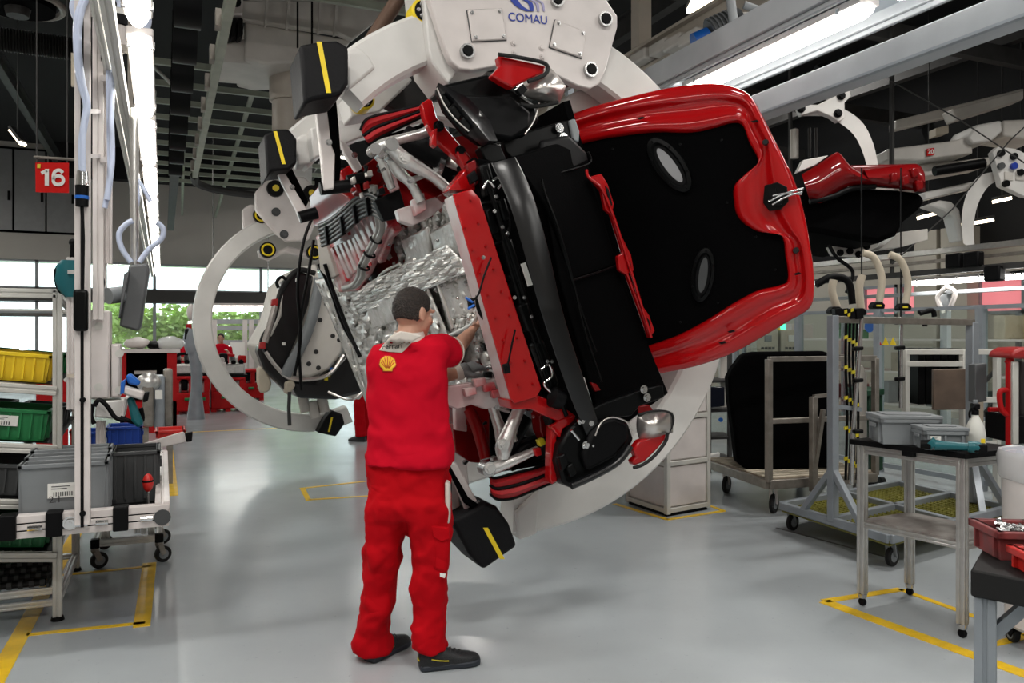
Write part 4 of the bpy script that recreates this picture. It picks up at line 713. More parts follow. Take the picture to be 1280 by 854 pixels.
# ================================================================ people
def ering(c, hw, hd, ax=RT, ay=FW, n=24, tilt=None, sq=2.0):
    out = []
    for k in range(n):
        t = 2*math.pi*k/n; co, si = math.cos(t), math.sin(t); e = 2/sq
        p = c+ax*hw*math.copysign(abs(co)**e, co)+ay*hd*math.copysign(abs(si)**e, si)
        if tilt is not None: p = p+UP*((p-c).dot(tilt))
        out.append(p)
    return out
def hand(mb, wrist, fwd, palm_n, size=1.0, curl=.5, thumb=1, glove=0.0, spread=.12):
    """palm with four fingers and a thumb; fwd: wrist to knuckles, palm_n: out of the palm."""
    f = V(fwd).normalized(); pn = V(palm_n); pn = (pn-f*pn.dot(f)).normalized(); s = f.cross(pn)*thumb; w = V(wrist); g = glove
    P = [(0, .026, .018), (.03, .034, .017), (.065, .041, .016), (.09, .040, .014)]
    mb.loft([ering(w+f*(a*size), (b+g)*size, (c+g)*size, s, pn, 14, sq=2.6) for a, b, c in P])
    for k, (off, L_) in enumerate(((.030, .070), (.010, .078), (-.010, .073), (-.029, .058))):
        base = w+f*.084*size+s*off*size; d = (f+s*(off*spread*20*.1)).normalized(); pts = [base-f*.02*size, base]; r = [.0095, .0100]; ang = 0
        for q, fr in enumerate((.42, .32, .26)):
            ang += curl*(.75, 1.0, .8)[q]; dd = d*math.cos(ang)+pn*math.sin(ang); pts.append(pts[-1]+dd*L_*fr*size); r.append((.0092, .0084, .0066)[q])
        mb.tube(pts, [x*size+g for x in r], 10, sm=3)
    b0 = w+f*.022*size+s*.026*size; t1 = b0+(s*.8+f*.55+pn*.25).normalized()*.038*size; t2 = t1+(f*.85+s*.35+pn*.5*curl).normalized()*.032*size; t3 = t2+(f*.9+pn*.7*curl).normalized()*.024*size
    mb.tube([b0-s*.012*size, b0, t1, t2, t3], [x*size+g for x in (.014, .015, .0115, .0100, .0070)], 10, sm=3)
def head(root, c, face, mb, s=1.0, up=UP, hairm='hair', cut=.0):
    """adds a head to the body builder and hair, eyes and brows to the person; c is the skull centre"""
    f = V(face).normalized(); u = V(up); u = (u-f*u.dot(f)).normalized(); l = u.cross(f); ax = (l, f, u); P = lambda a, b, cc: V(c)+(l*a+f*b+u*cc)*s
    mb.ell(P(0, -.012, .018), (.077*s, .096*s, .098*s), ax, 24, 16); mb.ell(P(0, .028, -.035), (.062*s, .066*s, .080*s), ax, 20, 12)
    mb.ell(P(0, .045, -.085), (.042*s, .045*s, .032*s), ax); mb.ell(P(0, .030, -.062), (.056*s, .05*s, .04*s), ax)
    for q in (-1, 1):
        mb.ell(P(q*.036, .064, -.022), (.024*s, .022*s, .022*s), ax, 12, 8); mb.ell(P(q*.032, .082, .026), (.028*s, .012*s, .010*s), ax, 12, 8)
        mb.ell(P(q*.078, -.004, -.008), (.010*s, .020*s, .032*s), ax, 14, 10); mb.ell(P(q*.082, -.012, -.004), (.008*s, .010*s, .028*s), ax, 12, 8); mb.ell(P(q*.078, .004, -.034), (.008*s, .010*s, .012*s), ax, 10, 6)
        e = MB().ell(P(q*.032, .076, .008), (.014*s, .013*s, .011*s), ax, 12, 8).build('eye', 'eye', root); MB().ell(P(q*.032, .0875, .008), (.006*s, .003*s, .006*s), ax, 10, 6).build('iris', 'ink', e)
        MB().tube([P(q*.014, .094, .026), P(q*.032, .094, .033), P(q*.052, .080, .028)], .0045*s, 6, sm=3).build('eyebrow', hairm, root)
    mb.tube([P(0, .086, .022), P(0, .100, -.002), P(0, .112, -.024)], [.008*s, .010*s, .013*s], 10, sm=3); mb.ell(P(0, .100, -.028), (.018*s, .014*s, .009*s), ax, 12, 8)
    mb.ell(P(0, .086, -.058), (.022*s, .012*s, .006*s), ax, 12, 8); mb.ell(P(0, .084, -.068), (.019*s, .012*s, .006*s), ax, 12, 8)
    MB().tube([P(-.02, .0905, -.0625), P(0, .0965, -.0625), P(.02, .0905, -.0625)], .0022*s, 6).build('mouth', 'lip', root)
    # short hair: shell over crown and back, cut at forehead, sideburn and nape
    def fn(i, j):
        a = 2*math.pi*i; front = math.cos(a); low = -.062 if front < -.15 else (-.062+(front+.15)/.5*.062 if front < .35 else (.0+(front-.35)/.65*.062)); side = abs(math.sin(a))
        if front > -.15 and front < .55 and side > .8: low -= .012
        t0 = math.asin(max(-.95, min(.95, low/.103))); t = t0+(math.pi/2-.01-t0)*j; k = 1.0+.03*min(1, (1-j)*0+j*4)+.006*math.sin(i*180)*math.sin(j*60)
        return P(.080*k*math.cos(t)*math.sin(a), -.012+.100*k*math.cos(t)*math.cos(a), .018+.106*k*math.sin(t))
    h = MB().grid(fn, 72, 26).build('hair', hairm, root, smooth=80); so = h.modifiers.new('thickness', 'SOLIDIFY'); so.thickness = .012; so.offset = -1; folds(h, .012, .012, 'hair_tufts')
    return P
# ---- the fitter working on the car
wk = thing('person', 'person in red polo shirt and red work trousers reaching into the car body', 'person', G(508, 828), world=True)
D = 3.80
def wp(px, py, d=D): return W(px, py, d)
body = MB()
face = RT*.72+FW*.66-UP*.20
P = head(wk, wp(517, 392, 3.82), face, body, .99, up=UP+FW*.1)
body.tube([wp(514, 402, 3.82), wp(510, 424, 3.80), wp(508, 440, 3.78)], [.056, .060, .075], 18, sm=3)
body.loft([ering(wp(508, 434), .13, .07), ering(wp(508, 470), .15, .09), ering(wp(510, 560), .14, .09), ering(wp(512, 610), .145, .10), ering(wp(512, 640), .12, .09)])
for a in (((488, 610), (481, 690), (467, 790)), ((532, 612), (538, 700), (538, 800))): body.tube([wp(*a[0]), wp(*a[1], 3.78), wp(*a[2], 3.80)], [.055, .04, .032], 14, sm=4)
# right arm (towards the beam) and left arm (gloved, passing in front of the body)
sR, eR, wR = wp(540, 438, 3.78), wp(566, 441, 3.96), wp(588, 416, 4.08)
body.tube([sR, sR.lerp(eR, .5), eR, eR.lerp(wR, .35), wR], [.055, .05, .044, .042, .029], 16, sm=5)
hand(body, wR+(wR-eR).normalized()*.005, wR-eR+UP*.03, -UP*.6+RT*.5+FW*.2, 1.05, .55, 1)
sL, eL, wL = wp(480, 444, 3.82), wp(532, 476, 4.02), wp(572, 466, 4.10)
body.tube([sL, sL.lerp(eL, .5), eL, eL.lerp(wL, .4), wL], [.055, .05, .045, .04, .03], 16, sm=5)
gl = MB(); hand(gl, wp(574, 466, 4.10), wp(600, 455, 4.16)-wp(574, 466, 4.10), -UP*.3+RT*.6+FW*.6, 1.05, .45, -1, .003)
gl.tube([wp(576, 465, 4.10), wp(584, 462, 4.12)], [.036, .04], 14); gl = gl.build('glove', 'glove', wk, smooth=80); remesh(gl, .004, 3)
MB().tube([wp(569, 467, 4.095), wp(577, 465, 4.11)], [.038, .040], 16).build('glove_cuff', 'collar', gl)
for s_, e_ in (((470, 806), (462, 826)), ((540, 812), (560, 830))): body.tube([wp(s_[0]-2, s_[1]-12), wp(*s_)], [.03, .03], 10)
bo = body.build('body', 'skin', wk, smooth=80); remesh(bo, .0055, 5)
# trousers
tr = MB()
tr.loft([ering(wp(511, 562), .185, .125, sq=2.3), ering(wp(511, 585), .192, .135, sq=2.3), ering(wp(511, 606), .196, .15, sq=2.4), ering(wp(511, 628, 3.79), .192, .15, sq=2.5), ering(wp(511, 646, 3.79), .165, .13)])
LL = [(487, 622, .105, .135, 3.80), (484, 650, .100, .125, 3.80), (481, 680, .093, .112, 3.80), (477, 710, .090, .10, 3.81), (472, 740, .088, .098, 3.83), (468, 770, .086, .098, 3.84), (466, 792, .088, .102, 3.85), (465, 806, .092, .108, 3.86), (464, 814, .088, .105, 3.86)]
sm_ = 0
RL = [(534, 622, .108, .135, 3.78), (536, 650, .106, .128, 3.77), (538, 680, .102, .115, 3.76), (538, 710, .096, .102, 3.76), (537, 740, .090, .098, 3.76), (537, 768, .088, .098, 3.76), (536, 790, .090, .102, 3.76), (536, 803, .094, .110, 3.76), (537, 811, .090, .108, 3.76)]
for leg in (LL, RL): tr.loft([ering(wp(x, y, d), a*1.0, b, sq=2.2) for x, y, a, b, d in leg])
t_ = tr.build('trousers', 'trousers', wk, smooth=80); remesh(t_, .011, 6); folds(t_, .034, .13, 'trouser_folds'); creases(t_, .020, .05, 'trouser_creases', (1, 1, 2.2))
for q, pts in enumerate(([(540, 660), (560, 662), (562, 672), (560, 718), (540, 714)], [(459, 645), (463, 640), (462, 700), (456, 698)])):
    d0 = 3.66 if q == 0 else 3.76; pk = MB(); pk.prism([wp(x, y, d0) for x, y in pts], FW*.10); pk = pk.build('pocket', 'trousers', t_, bevel=.02, seg=3)
    if q == 0: f_ = MB(); f_.prism([wp(x, y, d0-.008) for x, y in [(539, 658), (561, 660), (562, 674), (552, 678), (541, 672)]], FW*.02); f_.build('pocket_flap', 'trousers', t_, bevel=.005)
st = MB(); st.prism([wp(x, y, 3.70) for x, y in [(556, 602), (562, 606), (562, 655), (556, 658)]], FW*.08); st.build('side_stripe', 'collar', t_, bevel=.012)
st = MB(); st.prism([wp(x, y, 3.655) for x, y in [(550, 717), (557, 719), (556, 723), (550, 721)]], FW*.03); st.build('pocket_tab', 'paper', t_)
# polo shirt
sh = MB()
sh.loft([ering(wp(508, 426, 3.79), .085, .075), ering(wp(508, 434, 3.79), .15, .09, sq=2.3), ering(wp(509, 446, 3.79), .182, .105, sq=2.5), ering(wp(511, 466, 3.79), .190, .118, sq=2.5), ering(wp(511, 496, 3.80), .192, .125, sq=2.5), ering(wp(512, 526, 3.80), .190, .128, sq=2.4), ering(wp(513, 552, 3.80), .196, .138, sq=2.4), ering(wp(513, 571, 3.79), .202, .148, sq=2.4), ering(wp(513, 581, 3.79), .204, .152, sq=2.4)])
sh.tube([wp(530, 440, 3.79), sR.lerp(eR, .1), sR.lerp(eR, .55), eR.lerp(sR, .12)], [.075, .082, .080, .078], 18, sm=4)
sh.tube([wp(488, 446, 3.80), sL.lerp(eL, .2), sL.lerp(eL, .6), sL.lerp(eL, .8)], [.075, .078, .076, .076], 18, sm=4)
s_ = sh.build('shirt', 'shirt', wk, smooth=80); remesh(s_, .011, 6); folds(s_, .026, .15, 'shirt_folds'); creases(s_, .016, .06, 'shirt_creases', (1, 1, 1.6))
cl = MB(); cc = wp(511, 421, 3.80)
cl.loft([ering(cc-UP*.015, .082, .072, tilt=FW*.15), ering(cc+UP*.012, .074, .066, tilt=FW*.15), ering(cc+UP*.026, .070, .062, tilt=FW*.15), ering(cc+UP*.024, .064, .056, tilt=FW*.15), ering(cc-UP*.015, .07, .06, tilt=FW*.15)], cap=False); cl.build('collar', 'collar', s_, smooth=80)
# flat marks on the back, laid onto the cloth
def on_shirt(outline, name, m, off, par, sub=True):
    dg = bpy.context.evaluated_depsgraph_get(); ev = s_.evaluated_get(dg); me = ev.to_mesh(); bv = BVHTree.FromPolygons([v.co[:] for v in me.vertices], [p.vertices[:] for p in me.polygons]); ev.to_mesh_clear()
    bm = bmesh.new(); vs = [bm.verts.new((x, y, 0)) for x, y in outline]; bm.faces.new(vs)
    if sub:
        bmesh.ops.triangulate(bm, faces=bm.faces[:]); 
        for _ in range(3): bmesh.ops.subdivide_edges(bm, edges=[e for e in bm.edges if e.calc_length() > 4], cuts=1, use_grid_fill=True); bmesh.ops.triangulate(bm, faces=[f for f in bm.faces if len(f.verts) > 3])
    for v in bm.verts:
        r = ray(v.co.x, v.co.y).normalized(); h = bv.ray_cast(CAM, r); v.co = (h[0] if h[0] else W(v.co.x, v.co.y, 3.66))-r*off
    bmesh.ops.recalc_face_normals(bm, faces=bm.faces[:]); me2 = bpy.data.meshes.new(name); bm.to_mesh(me2); bm.free(); me2.materials.append(MATS[m]); me2.polygons.foreach_set('use_smooth', [True]*len(me2.polygons))
    o = bpy.data.objects.new(name, me2); COL.objects.link(o); attach(o, par); so = o.modifiers.new('thickness', 'SOLIDIFY'); so.thickness = .0015; return o
yoke = on_shirt([(474, 438), (488, 420), (500, 414), (514, 416), (528, 420), (516, 427), (506, 438), (502, 441), (486, 440)], 'yoke', 'collar', .004, s_)
def shell(cx, cy, s):
    pts = [(cx-.55*s, cy+.95*s), (cx-.6*s, cy+.62*s)]
    for k in range(13):
        a = math.pi*(1.14-1.28*k/12); r = s*(1.0 if k % 2 else .94); pts.append((cx+r*math.cos(a), cy-r*math.sin(a)*.98+.1*s))
    return pts+[(cx+.6*s, cy+.62*s), (cx+.55*s, cy+.95*s)]
on_shirt(shell(484.5, 454, 11.6), 'emblem_border', 'logo_red', .005, s_); em = on_shirt(shell(484.5, 454, 10.4), 'emblem', 'logo_yellow', .007, s_)
for k in range(7):
    a = math.pi*(1.0-k/6)*.86+math.pi*.07; x1, y1 = 484.5+8.6*math.cos(a), 454-8.4*math.sin(a)+1; x0, y0 = 484.5+1.6*math.cos(a), 461-1*math.sin(a); nx, ny = -(y1-y0), x1-x0; q = math.hypot(nx, ny)/.42
    on_shirt([(x0+nx/q*.6, y0+ny/q*.6), (x1+nx/q, y1+ny/q), (x1-nx/q, y1-ny/q), (x0-nx/q*.6, y0-ny/q*.6)], 'emblem_rib', 'logo_red', .0085, em, False)
xa = wp(497, 432, 3.665)-wp(480, 434, 3.665)
dg = bpy.context.evaluated_depsgraph_get()
tx = text_mesh('Ferrari', .036, (0, 0, 0), (1, 0, 0), (0, 1, 0), 'lettering', 'ink', None, 0, .0005)
bvm = s_.evaluated_get(dg).to_mesh(); bv = BVHTree.FromPolygons([v.co[:] for v in bvm.vertices], [p.vertices[:] for p in bvm.polygons])
for v in tx.data.vertices:
    px, py = 490+v.co.x*262, 433-v.co.y*262-v.co.x*18; r = ray(px, py).normalized(); h = bv.ray_cast(CAM, r); v.co = (h[0] if h[0] else W(px, py, 3.67))-r*.009
attach(tx, s_)
for e0, e1, r in ((eR, sR, .0785), ): c = e0.lerp(e1, .13); ax_ = (e1-e0).normalized(); MB().torus(c, ax_, r-.002, .004, 28, 6).build('sleeve_piping', 'collar', s_)
# shoes
def shoe(heel, toe, L_=.29, wd_=.105, lab=None):
    h, t = V(heel), V(toe); h.z = t.z = 0; f = (t-h).normalized(); s = f.cross(UP); so = MB(); prof = [(0, .030), (.02, .038), (.08, .040), (.16, .043), (.22, .050), (.26, .046), (.285, .030), (.292, .012)]
    so.loft([[h+f*x*L_/.292+s*w*q*wd_/.1+UP*z for q, z in ((-1, .002), (1, .002), (1.04, .03), (-1.04, .03))] for x, w in prof]); so = so.build('sole', 'sole', wk, bevel=.008)
    u = MB(); R_ = []
    for x, w, z in ((-.002, .022, .075), (.01, .035, .10), (.05, .040, .115), (.10, .042, .105), (.14, .042, .088), (.19, .046, .070), (.24, .046, .060), (.275, .032, .050), (.29, .012, .036)):
        R_.append([h+f*x*L_/.292+s*w*wd_/.1*math.cos(a)+UP*(.024+(z-.024)*max(0, math.sin(a))**.7) for a in [math.pi*k/12 for k in range(13)]])
    u.loft(R_); u = u.build('shoe', 'shoe', wk, smooth=70)
    for k in range(4): x = .12+.022*k; MB().tube([h+f*x+s*.024+UP*(.084-.34*(x-.12)), h+f*(x+.006)+UP*(.099-.36*(x-.12)), h+f*x-s*.024+UP*(.084-.34*(x-.12))], .003, 6, sm=2).build('lace', 'ink', u)
    for q in (-1, 1): MB().tube([h+f*.05+s*q*.0435+UP*.06, h+f*.09+s*q*.046+UP*.05, h+f*.13+s*q*.0465+UP*.045], .0028, 6, sm=3).build('trim', 'label_yellow', u)
    MB().tube([h-f*.002+s*.02+UP*.05, h-f*.006+UP*.05, h-f*.002-s*.02+UP*.05], .003, 6).build('trim', 'label_yellow', u)
shoe(G(461, 829), G(461, 829)+(FW*.75+RT*.45)); shoe(G(524, 838), G(524, 838)+(RT*.92+FW*.28))
# ---- distant people, simply posed
def far_person(base, h, facing, lab, lean=0.0, arms=((.25, .35), (.25, .35))):
    t = thing('person', lab, 'person', base, world=True); s = h/1.75; f = V(facing).normalized(); r = f.cross(UP); O = V(base)
    def p(a, b, c): return O+(r*a+f*(b+lean*max(0, c-.95))+UP*c)*s
    b = MB(); head(t, p(0, .02, 1.62), f-UP*.15, b, s)
    b.tube([p(0, 0, 1.55), p(0, -.01, 1.42)], [.055*s, .065*s], 12); b.loft([ering(p(0, 0, z), w*s, d*s, r, f, 18) for z, w, d in ((1.44, .12, .07), (1.3, .15, .09), (1.0, .13, .085), (.88, .14, .09))])
    sh = MB().loft([ering(p(0, 0, z), w*s, d*s, r, f, 20, sq=2.3) for z, w, d in ((1.48, .08, .07), (1.44, .17, .09), (1.36, .19, .11), (1.15, .175, .12), (.98, .175, .125), (.90, .18, .13))])
    tr = MB().loft([ering(p(0, 0, z), w*s, d*s, r, f, 20, sq=2.3) for z, w, d in ((.97, .165, .12), (.9, .175, .125), (.78, .175, .12))])
    for q in (-1, 1):
        b.tube([p(q*.09, 0, .85), p(q*.1, .02, .48), p(q*.11, -.01, .08)], [.07*s, .05*s, .04*s], 10, sm=3); tr.tube([p(q*.09, 0, .88), p(q*.10, .02, .5), p(q*.11, -.01, .07)], [.095*s, .083*s, .080*s], 14, sm=4)
        ax, az = arms[q > 0]; S, E, Wr = p(q*.19, 0, 1.40), p(q*.24, ax*.4, 1.14), p(q*.2, ax*.4+.2, 1.14+az*.4); b.tube([S, E, Wr], [.05*s, .042*s, .03*s], 10, sm=4); sh.tube([S, S.lerp(E, .75)], [.068*s, .066*s], 12)
        hand(b, Wr, Wr-E, -UP*.8-r*q*.4, s, .4, q)
        k = MB(); k.loft([[p(q*.11, x, 0)+r*w*s*math.cos(a)+UP*(.004+z*max(0, math.sin(a)))*s for a in [math.pi*i/10 for i in range(11)]] for x, w, z in ((-.09, .03, .08), (-.04, .04, .10), (.05, .042, .08), (.14, .045, .055), (.19, .02, .03))]); k.build('shoe', 'shoe', t)
    o = b.build('body', 'skin', t, smooth=80); remesh(o, .009, 3); o = sh.build('shirt', 'shirt', t, smooth=80); remesh(o, .016, 4); o = tr.build('trousers', 'trousers', t, smooth=80); remesh(o, .016, 4); folds(o, .03, .09, 'far_folds'+t.name)
far_person(G(455, 551), 1.76, FW*.3-RT*.9, 'person in red work clothes standing behind the farther open body')
far_person(Q(277, 500, 19.6).xy.to_3d(), 1.62, -FW+RT*.2, 'person in red shirt facing this way behind the red engine benches', .15)
far_person(Q(228, 500, 18.5).xy.to_3d(), 1.60, RT, 'person in red shirt seen from the side among the red benches', .2)
# ================================================================ left side: racks, carts, masts
def profile(mb, p0, p1, w, h=None, up=None, g=.2):
    """slotted aluminium profile: four corner ribs round a core leave a groove on every face"""
    h = h or w; p0, p1 = V(p0), V(p1); a, b = basis(p1-p0, up); d = (p1-p0).normalized(); L_ = (p1-p0).length; c = (p0+p1)/2
    mb.box(c, (w*.78, h*.78, L_*.998), (a, b, d))
    for i in (-1, 1):
        for j in (-1, 1): mb.box(c+a*i*w*(.5-.21)+b*j*h*(.5-.21), (w*.42, h*.42, L_), (a, b, d))
    return mb
def prof(name, p0, p1, w, h, parent, m='alu', up=None, bevel=.003):
    mb = MB(); profile(mb, p0, p1, w, h, up); return mb.build(name, m, parent, bevel=bevel)
def caster(root, p, r=.045, fork='black', yaw=0.0):
    p = V(p); dx = V((math.cos(yaw), math.sin(yaw), 0)); s = V((-math.sin(yaw), math.cos(yaw), 0))
    c = MB().cyl(V((p.x, p.y, p.z)), V((p.x, p.y, p.z-.02)), .028, n=14)
    for q in (-1, 1): c.bar(V((p.x, p.y, p.z-.02))+s*q*.022, V((p.x, p.y, r))+dx*.025+s*q*.022, .008, .035)
    c = c.build('caster', fork, root); w = V((p.x, p.y, r))+dx*.025
    wh = MB().cyl(w-s*.016, w+s*.016, r, n=22).build('wheel', 'rubber', c, bevel=.005); 
    mb = MB(); mb.cyl(w-s*.018, w+s*.018, r*.58, n=18); mb.build('hub', 'grey_plastic', c)
def crate(name, lab, cat, loc, L_, wd_, h, m, rz=0, group=None, lid=False, ribs=6, tag_=None, flap=False, handle=True, tilt=0.0):
    t = thing(name, lab, cat, loc, rz, group); t.rotation_euler = (tilt, 0, rz); k = .93; e = .006
    def rect(sx, sy, z): return [V((-L_/2*sx, -wd_/2*sy, z)), V((L_/2*sx, -wd_/2*sy, z)), V((L_/2*sx, wd_/2*sy, z)), V((-L_/2*sx, wd_/2*sy, z))]
    ix, iy = 1-2*e/L_*1.3, 1-2*e/wd_*1.3
    b = MB(); b.loft([rect(k*ix, k*iy, e), rect(k, k, 0), rect(1, 1, h), rect(ix, iy, h), rect(k*ix, k*iy, e)], cap=False); b.add(rect(k, k, 0), [(3, 2, 1, 0)]); b.add(rect(k*ix, k*iy, e), [(0, 1, 2, 3)])
    body = b.build('body', m, t, smooth=0)
    r = MB()
    for a, c in ((-1, 0), (1, 0), (0, -1), (0, 1)):
        if a: r.bx(a*L_/2-.012, a*L_/2+.012, -wd_/2-.012, wd_/2+.012, h-.022, h)
        else: r.bx(-L_/2-.012, L_/2+.012, c*wd_/2-.012, c*wd_/2+.012, h-.022, h)
    r.build('rim', m, t, bevel=.004)
    for i in range(ribs):
        x = -L_*.42+L_*.84*i/max(1, ribs-1)
        for q in (-1, 1):
            mb = MB(); y0, y1 = q*wd_/2*.955, q*(wd_/2+.008); mb.bx(x-.005, x+.005, min(y0, y1), max(y0, y1), h*.08, h-.02); mb.build('rib', m, t)
    for q in (-1, 1):
        if handle: mb = MB(); mb.bx(q*(L_/2+.012)-.006, q*(L_/2+.012)+.006, -wd_*.22, wd_*.22, h*.62, h*.78); mb.build('handle', m, t, bevel=.004)
        for yy in (-.35, .35): mb = MB(); x0, x1 = sorted((q*L_/2*.95, q*(L_/2+.008))); mb.bx(x0, x1, wd_*yy-.005, wd_*yy+.005, h*.08, h-.02); mb.build('rib', m, t)
    if lid: mb = MB(); mb.bx(-L_/2-.014, L_/2+.014, -wd_/2-.014, wd_/2+.014, h, h+.018); mb.bx(-L_/2+.03, L_/2-.03, -wd_/2+.03, wd_/2-.03, h+.018, h+.024); mb.build('lid', m, t, bevel=.004)
    if tag_:
        fx, fw, fh = tag_; lab_ = MB().bx(fx-fw/2, fx+fw/2, -wd_/2-.012, -wd_/2*.95, h*.45, h*.45+fh).build('paper_label', 'paper', t, smooth=0)
        bar = MB(); random.seed(3)
        for i in range(9): x = fx-fw*.32+fw*.07*i; bar.bx(x, x+fw*.03, -wd_/2-.0135, -wd_/2-.012, h*.45+fh*.12, h*.45+fh*.42)
        for i in range(2): bar.bx(fx-fw*.38, fx+fw*(.1+.1*i), -wd_/2-.0135, -wd_/2-.012, h*.45+fh*(.62+.16*i), h*.45+fh*(.67+.16*i))
        bar.build('print', 'ink', lab_, smooth=0)
    return t
ROT = -A   # racks stand square to the line; a few things are turned towards the camera
# ---- flow rack with sloping shelves
p_f, p_b = G(72, 775), G(101, 712)      # the two visible feet
rk = thing('flow_rack', 'pale tube flow rack with sloping shelves of plastic bins', 'rack', p_f, world=True)
X1 = p_f.x; Y0, Y1 = p_f.y, p_f.y+1.0; X0 = X1-1.5
for x, y, z1 in ((X1, Y0, 1.80), (X1, Y1, 1.72), (X0, Y0, 1.80), (X0, Y1, 1.72)):
    prof('post', (x, y, .02), (x, y, z1), .045, .045, rk, 'cream_profile', up=(0, 1, 0)); MB().cyl((x, y, 0), (x, y, .02), .035, .03, 16).build('foot', 'black', rk)
for y in (Y0, Y1): prof('rail', (X0, y, .10), (X1, y, .10), .035, .035, rk)
for x in (X0, X1): prof('rail', (x, Y0, .10), (x, Y1, .10), .035, .035, rk); prof('rail', (x, Y0, 1.78), (x, Y1, 1.70), .045, .045, rk, 'cream_profile')
for y, z in ((Y0, 1.78), (Y1, 1.70)): prof('rail', (X0, y, z), (X1, y, z), .045, .05, rk, 'cream_profile')
MB().box(((X0+X1)/2, (Y0+Y1)/2, 1.68), (1.45, .95, .012)).build('top_panel', 'grey_plastic', rk)
SH = [1.25, .93, .63, .35]
for z in SH:
    # front rail drops towards the right like the photo's sloping shelf edges
    prof('shelf_rail', (X0, Y0-.02, z+.16), (X1, Y0-.02, z), .04, .05, rk, 'cream_profile'); prof('shelf_rail', (X0, Y1, z+.22), (X1, Y1, z+.06), .04, .05, rk, 'cream_profile')
    for k in range(5):
        x = X0+.15+.3*k; zz = z+.16*(X1-x)/1.5
        mb = MB().bx(x-.02, x+.02, Y0, Y1, zz+.01, zz+.02); mb.build('roller_track', 'alu_dull', rk)
    MB().add([(X0, Y0, z+.19), (X1, Y0, z+.03), (X1, Y1, z+.09), (X0, Y1, z+.25)], [(0, 1, 2, 3)]).build('deck', 'black', rk, smooth=0)
# bins on the rack (tilt follows the shelf)
sl = math.atan(.16/1.5)
def rack_bin(z, off, L_, h, m, lab, tag_=None, dy=.0, wd_=.42, name='parts_bin'):
    x = X1-off-L_/2; t = crate(name, lab, 'bin', (x, Y0+.24+dy, z+.035+.16*(X1-x)/1.5), L_, wd_, h, m, 0, None, ribs=7, tag_=tag_); t.rotation_euler = (0, sl, 0); return t
rack_bin(SH[0], .05, .34, .155, 'yellow_bin', 'yellow plastic bin at the open end of the top sloping shelf')
rack_bin(SH[0], .44, .34, .155, 'yellow_bin', 'yellow plastic bin behind another yellow bin on the top shelf')
rack_bin(SH[1], .06, .36, .17, 'green_bin', 'green plastic bin with paper label on the second shelf', (-.04, .16, .055))
rack_bin(SH[1], .48, .36, .17, 'green_bin', 'green plastic bin farther up the second shelf')
rack_bin(SH[2], .06, .40, .17, 'grey_dark', 'dark grey plastic bin on the third sloping shelf')
rack_bin(SH[3], .06, .34, .16, 'green_bin', 'green plastic bin on the lowest sloping shelf above the grey crates', (.1, .06, .05))
rack_bin(SH[3], .46, .34, .16, 'green_bin', 'green plastic bin farther up the lowest sloping shelf')
for k, (z, m) in enumerate(((SH[0], 'green_bin'), (SH[1], 'grey_dark'), (SH[2], 'green_bin'))):
    for j in range(2): rack_bin(z+.02, .03+.30*j, .23, .13, m, 'small %s bin standing at the rear of the sloping shelf' % ('green' if m == 'green_bin' else 'grey'), dy=.50, wd_=.3)['group'] = 'small bins at the back of the rack'
# sloping black mat of rollers at the foot of the rack
ry0, ry1 = Y0+.02, Y1-.05
def rz_(y): return .16+.42*(y-ry0)/(ry1-ry0)*.9
prof('tray_rail', (X1-.03, ry0, rz_(ry0)), (X1-.03, ry1, rz_(ry1)), .03, .04, rk); prof('tray_rail', (X0, ry0, rz_(ry0)), (X1, ry0, rz_(ry0)), .03, .04, rk)
for k in range(18):
    y = ry0+.03+(ry1-ry0-.04)*k/17; mb = MB(); mb.cyl((X0+.3, y, rz_(y)+.03), (X1-.06, y, rz_(y)+.03), .019, n=10)
    ro = mb.build('roller', 'rubber', rk)
    mb = MB()
    for j in range(22): x = X0+.32+.052*j+(.026 if k % 2 else 0); mb.cyl((x, y, rz_(y)+.03), (x+.022, y, rz_(y)+.03), .025, n=8)
    mb.build('roller_wheels', 'roller_rubber', ro)['kind'] = 'stuff'
for x in (X0+.28, X1-.05): MB().bar((x, ry0, rz_(ry0)+.015), (x, ry1, rz_(ry1)+.015), .012, .06).build('tray_side', 'grey_dark', rk)
# ---- trolley with grey crates; its front rail carries the tall mast
ct_ = thing('crate_trolley', 'low aluminium trolley with white slotted front rail and casters', 'trolley', (-.2, 6.2, 0), world=True)
ya = 4.45; xa0 = -1.9; xa1 = Q(211, 650, ya).x
zT = Q(150, 636, ya).z; zB = Q(150, 663, ya).z
mbr = MB(); H_ = zT-zB; mbr.bx(xa0, xa1, ya+.01, ya+.07, zB, zT)
for a, b in ((0, .30), (.36, .62), (.68, 1.0)): mbr.bx(xa0, xa1, ya, ya+.01, zB+H_*a, zB+H_*b)
rail_ = mbr.build('front_rail', 'white', ct_, bevel=.002); MB().bx(xa0, xa1, ya+.004, ya+.011, zB+H_*.3, zB+H_*.68).build('groove', 'black', rail_)
prof('side_rail', (xa1-.03, ya+.02, zT-.03), (xa1-.03, ya+2.0, zT-.03), .07, .09, ct_, 'white'); prof('side_rail', (-.42, ya+.5, zT-.04), (-.42, ya+2.0, zT-.04), .05, .06, ct_, 'white'); prof('rear_rail', (-.42, ya+2.0, zT-.03), (xa1, ya+2.0, zT-.03), .07, .09, ct_, 'white')
for k in range(3): prof('side_rail', (xa1-.14+.045*k, ya+.6, zT+.04), (xa1-.14+.045*k, ya+1.5, zT+.07), .03, .03, ct_)
MB().bx(xa0, xa1-.05, ya+.07, ya+.50, zB+.01, zB+.03).bx(-.44, xa1-.05, ya+.5, ya+2.0, zB+.01, zB+.03).build('deck', 'black', ct_)
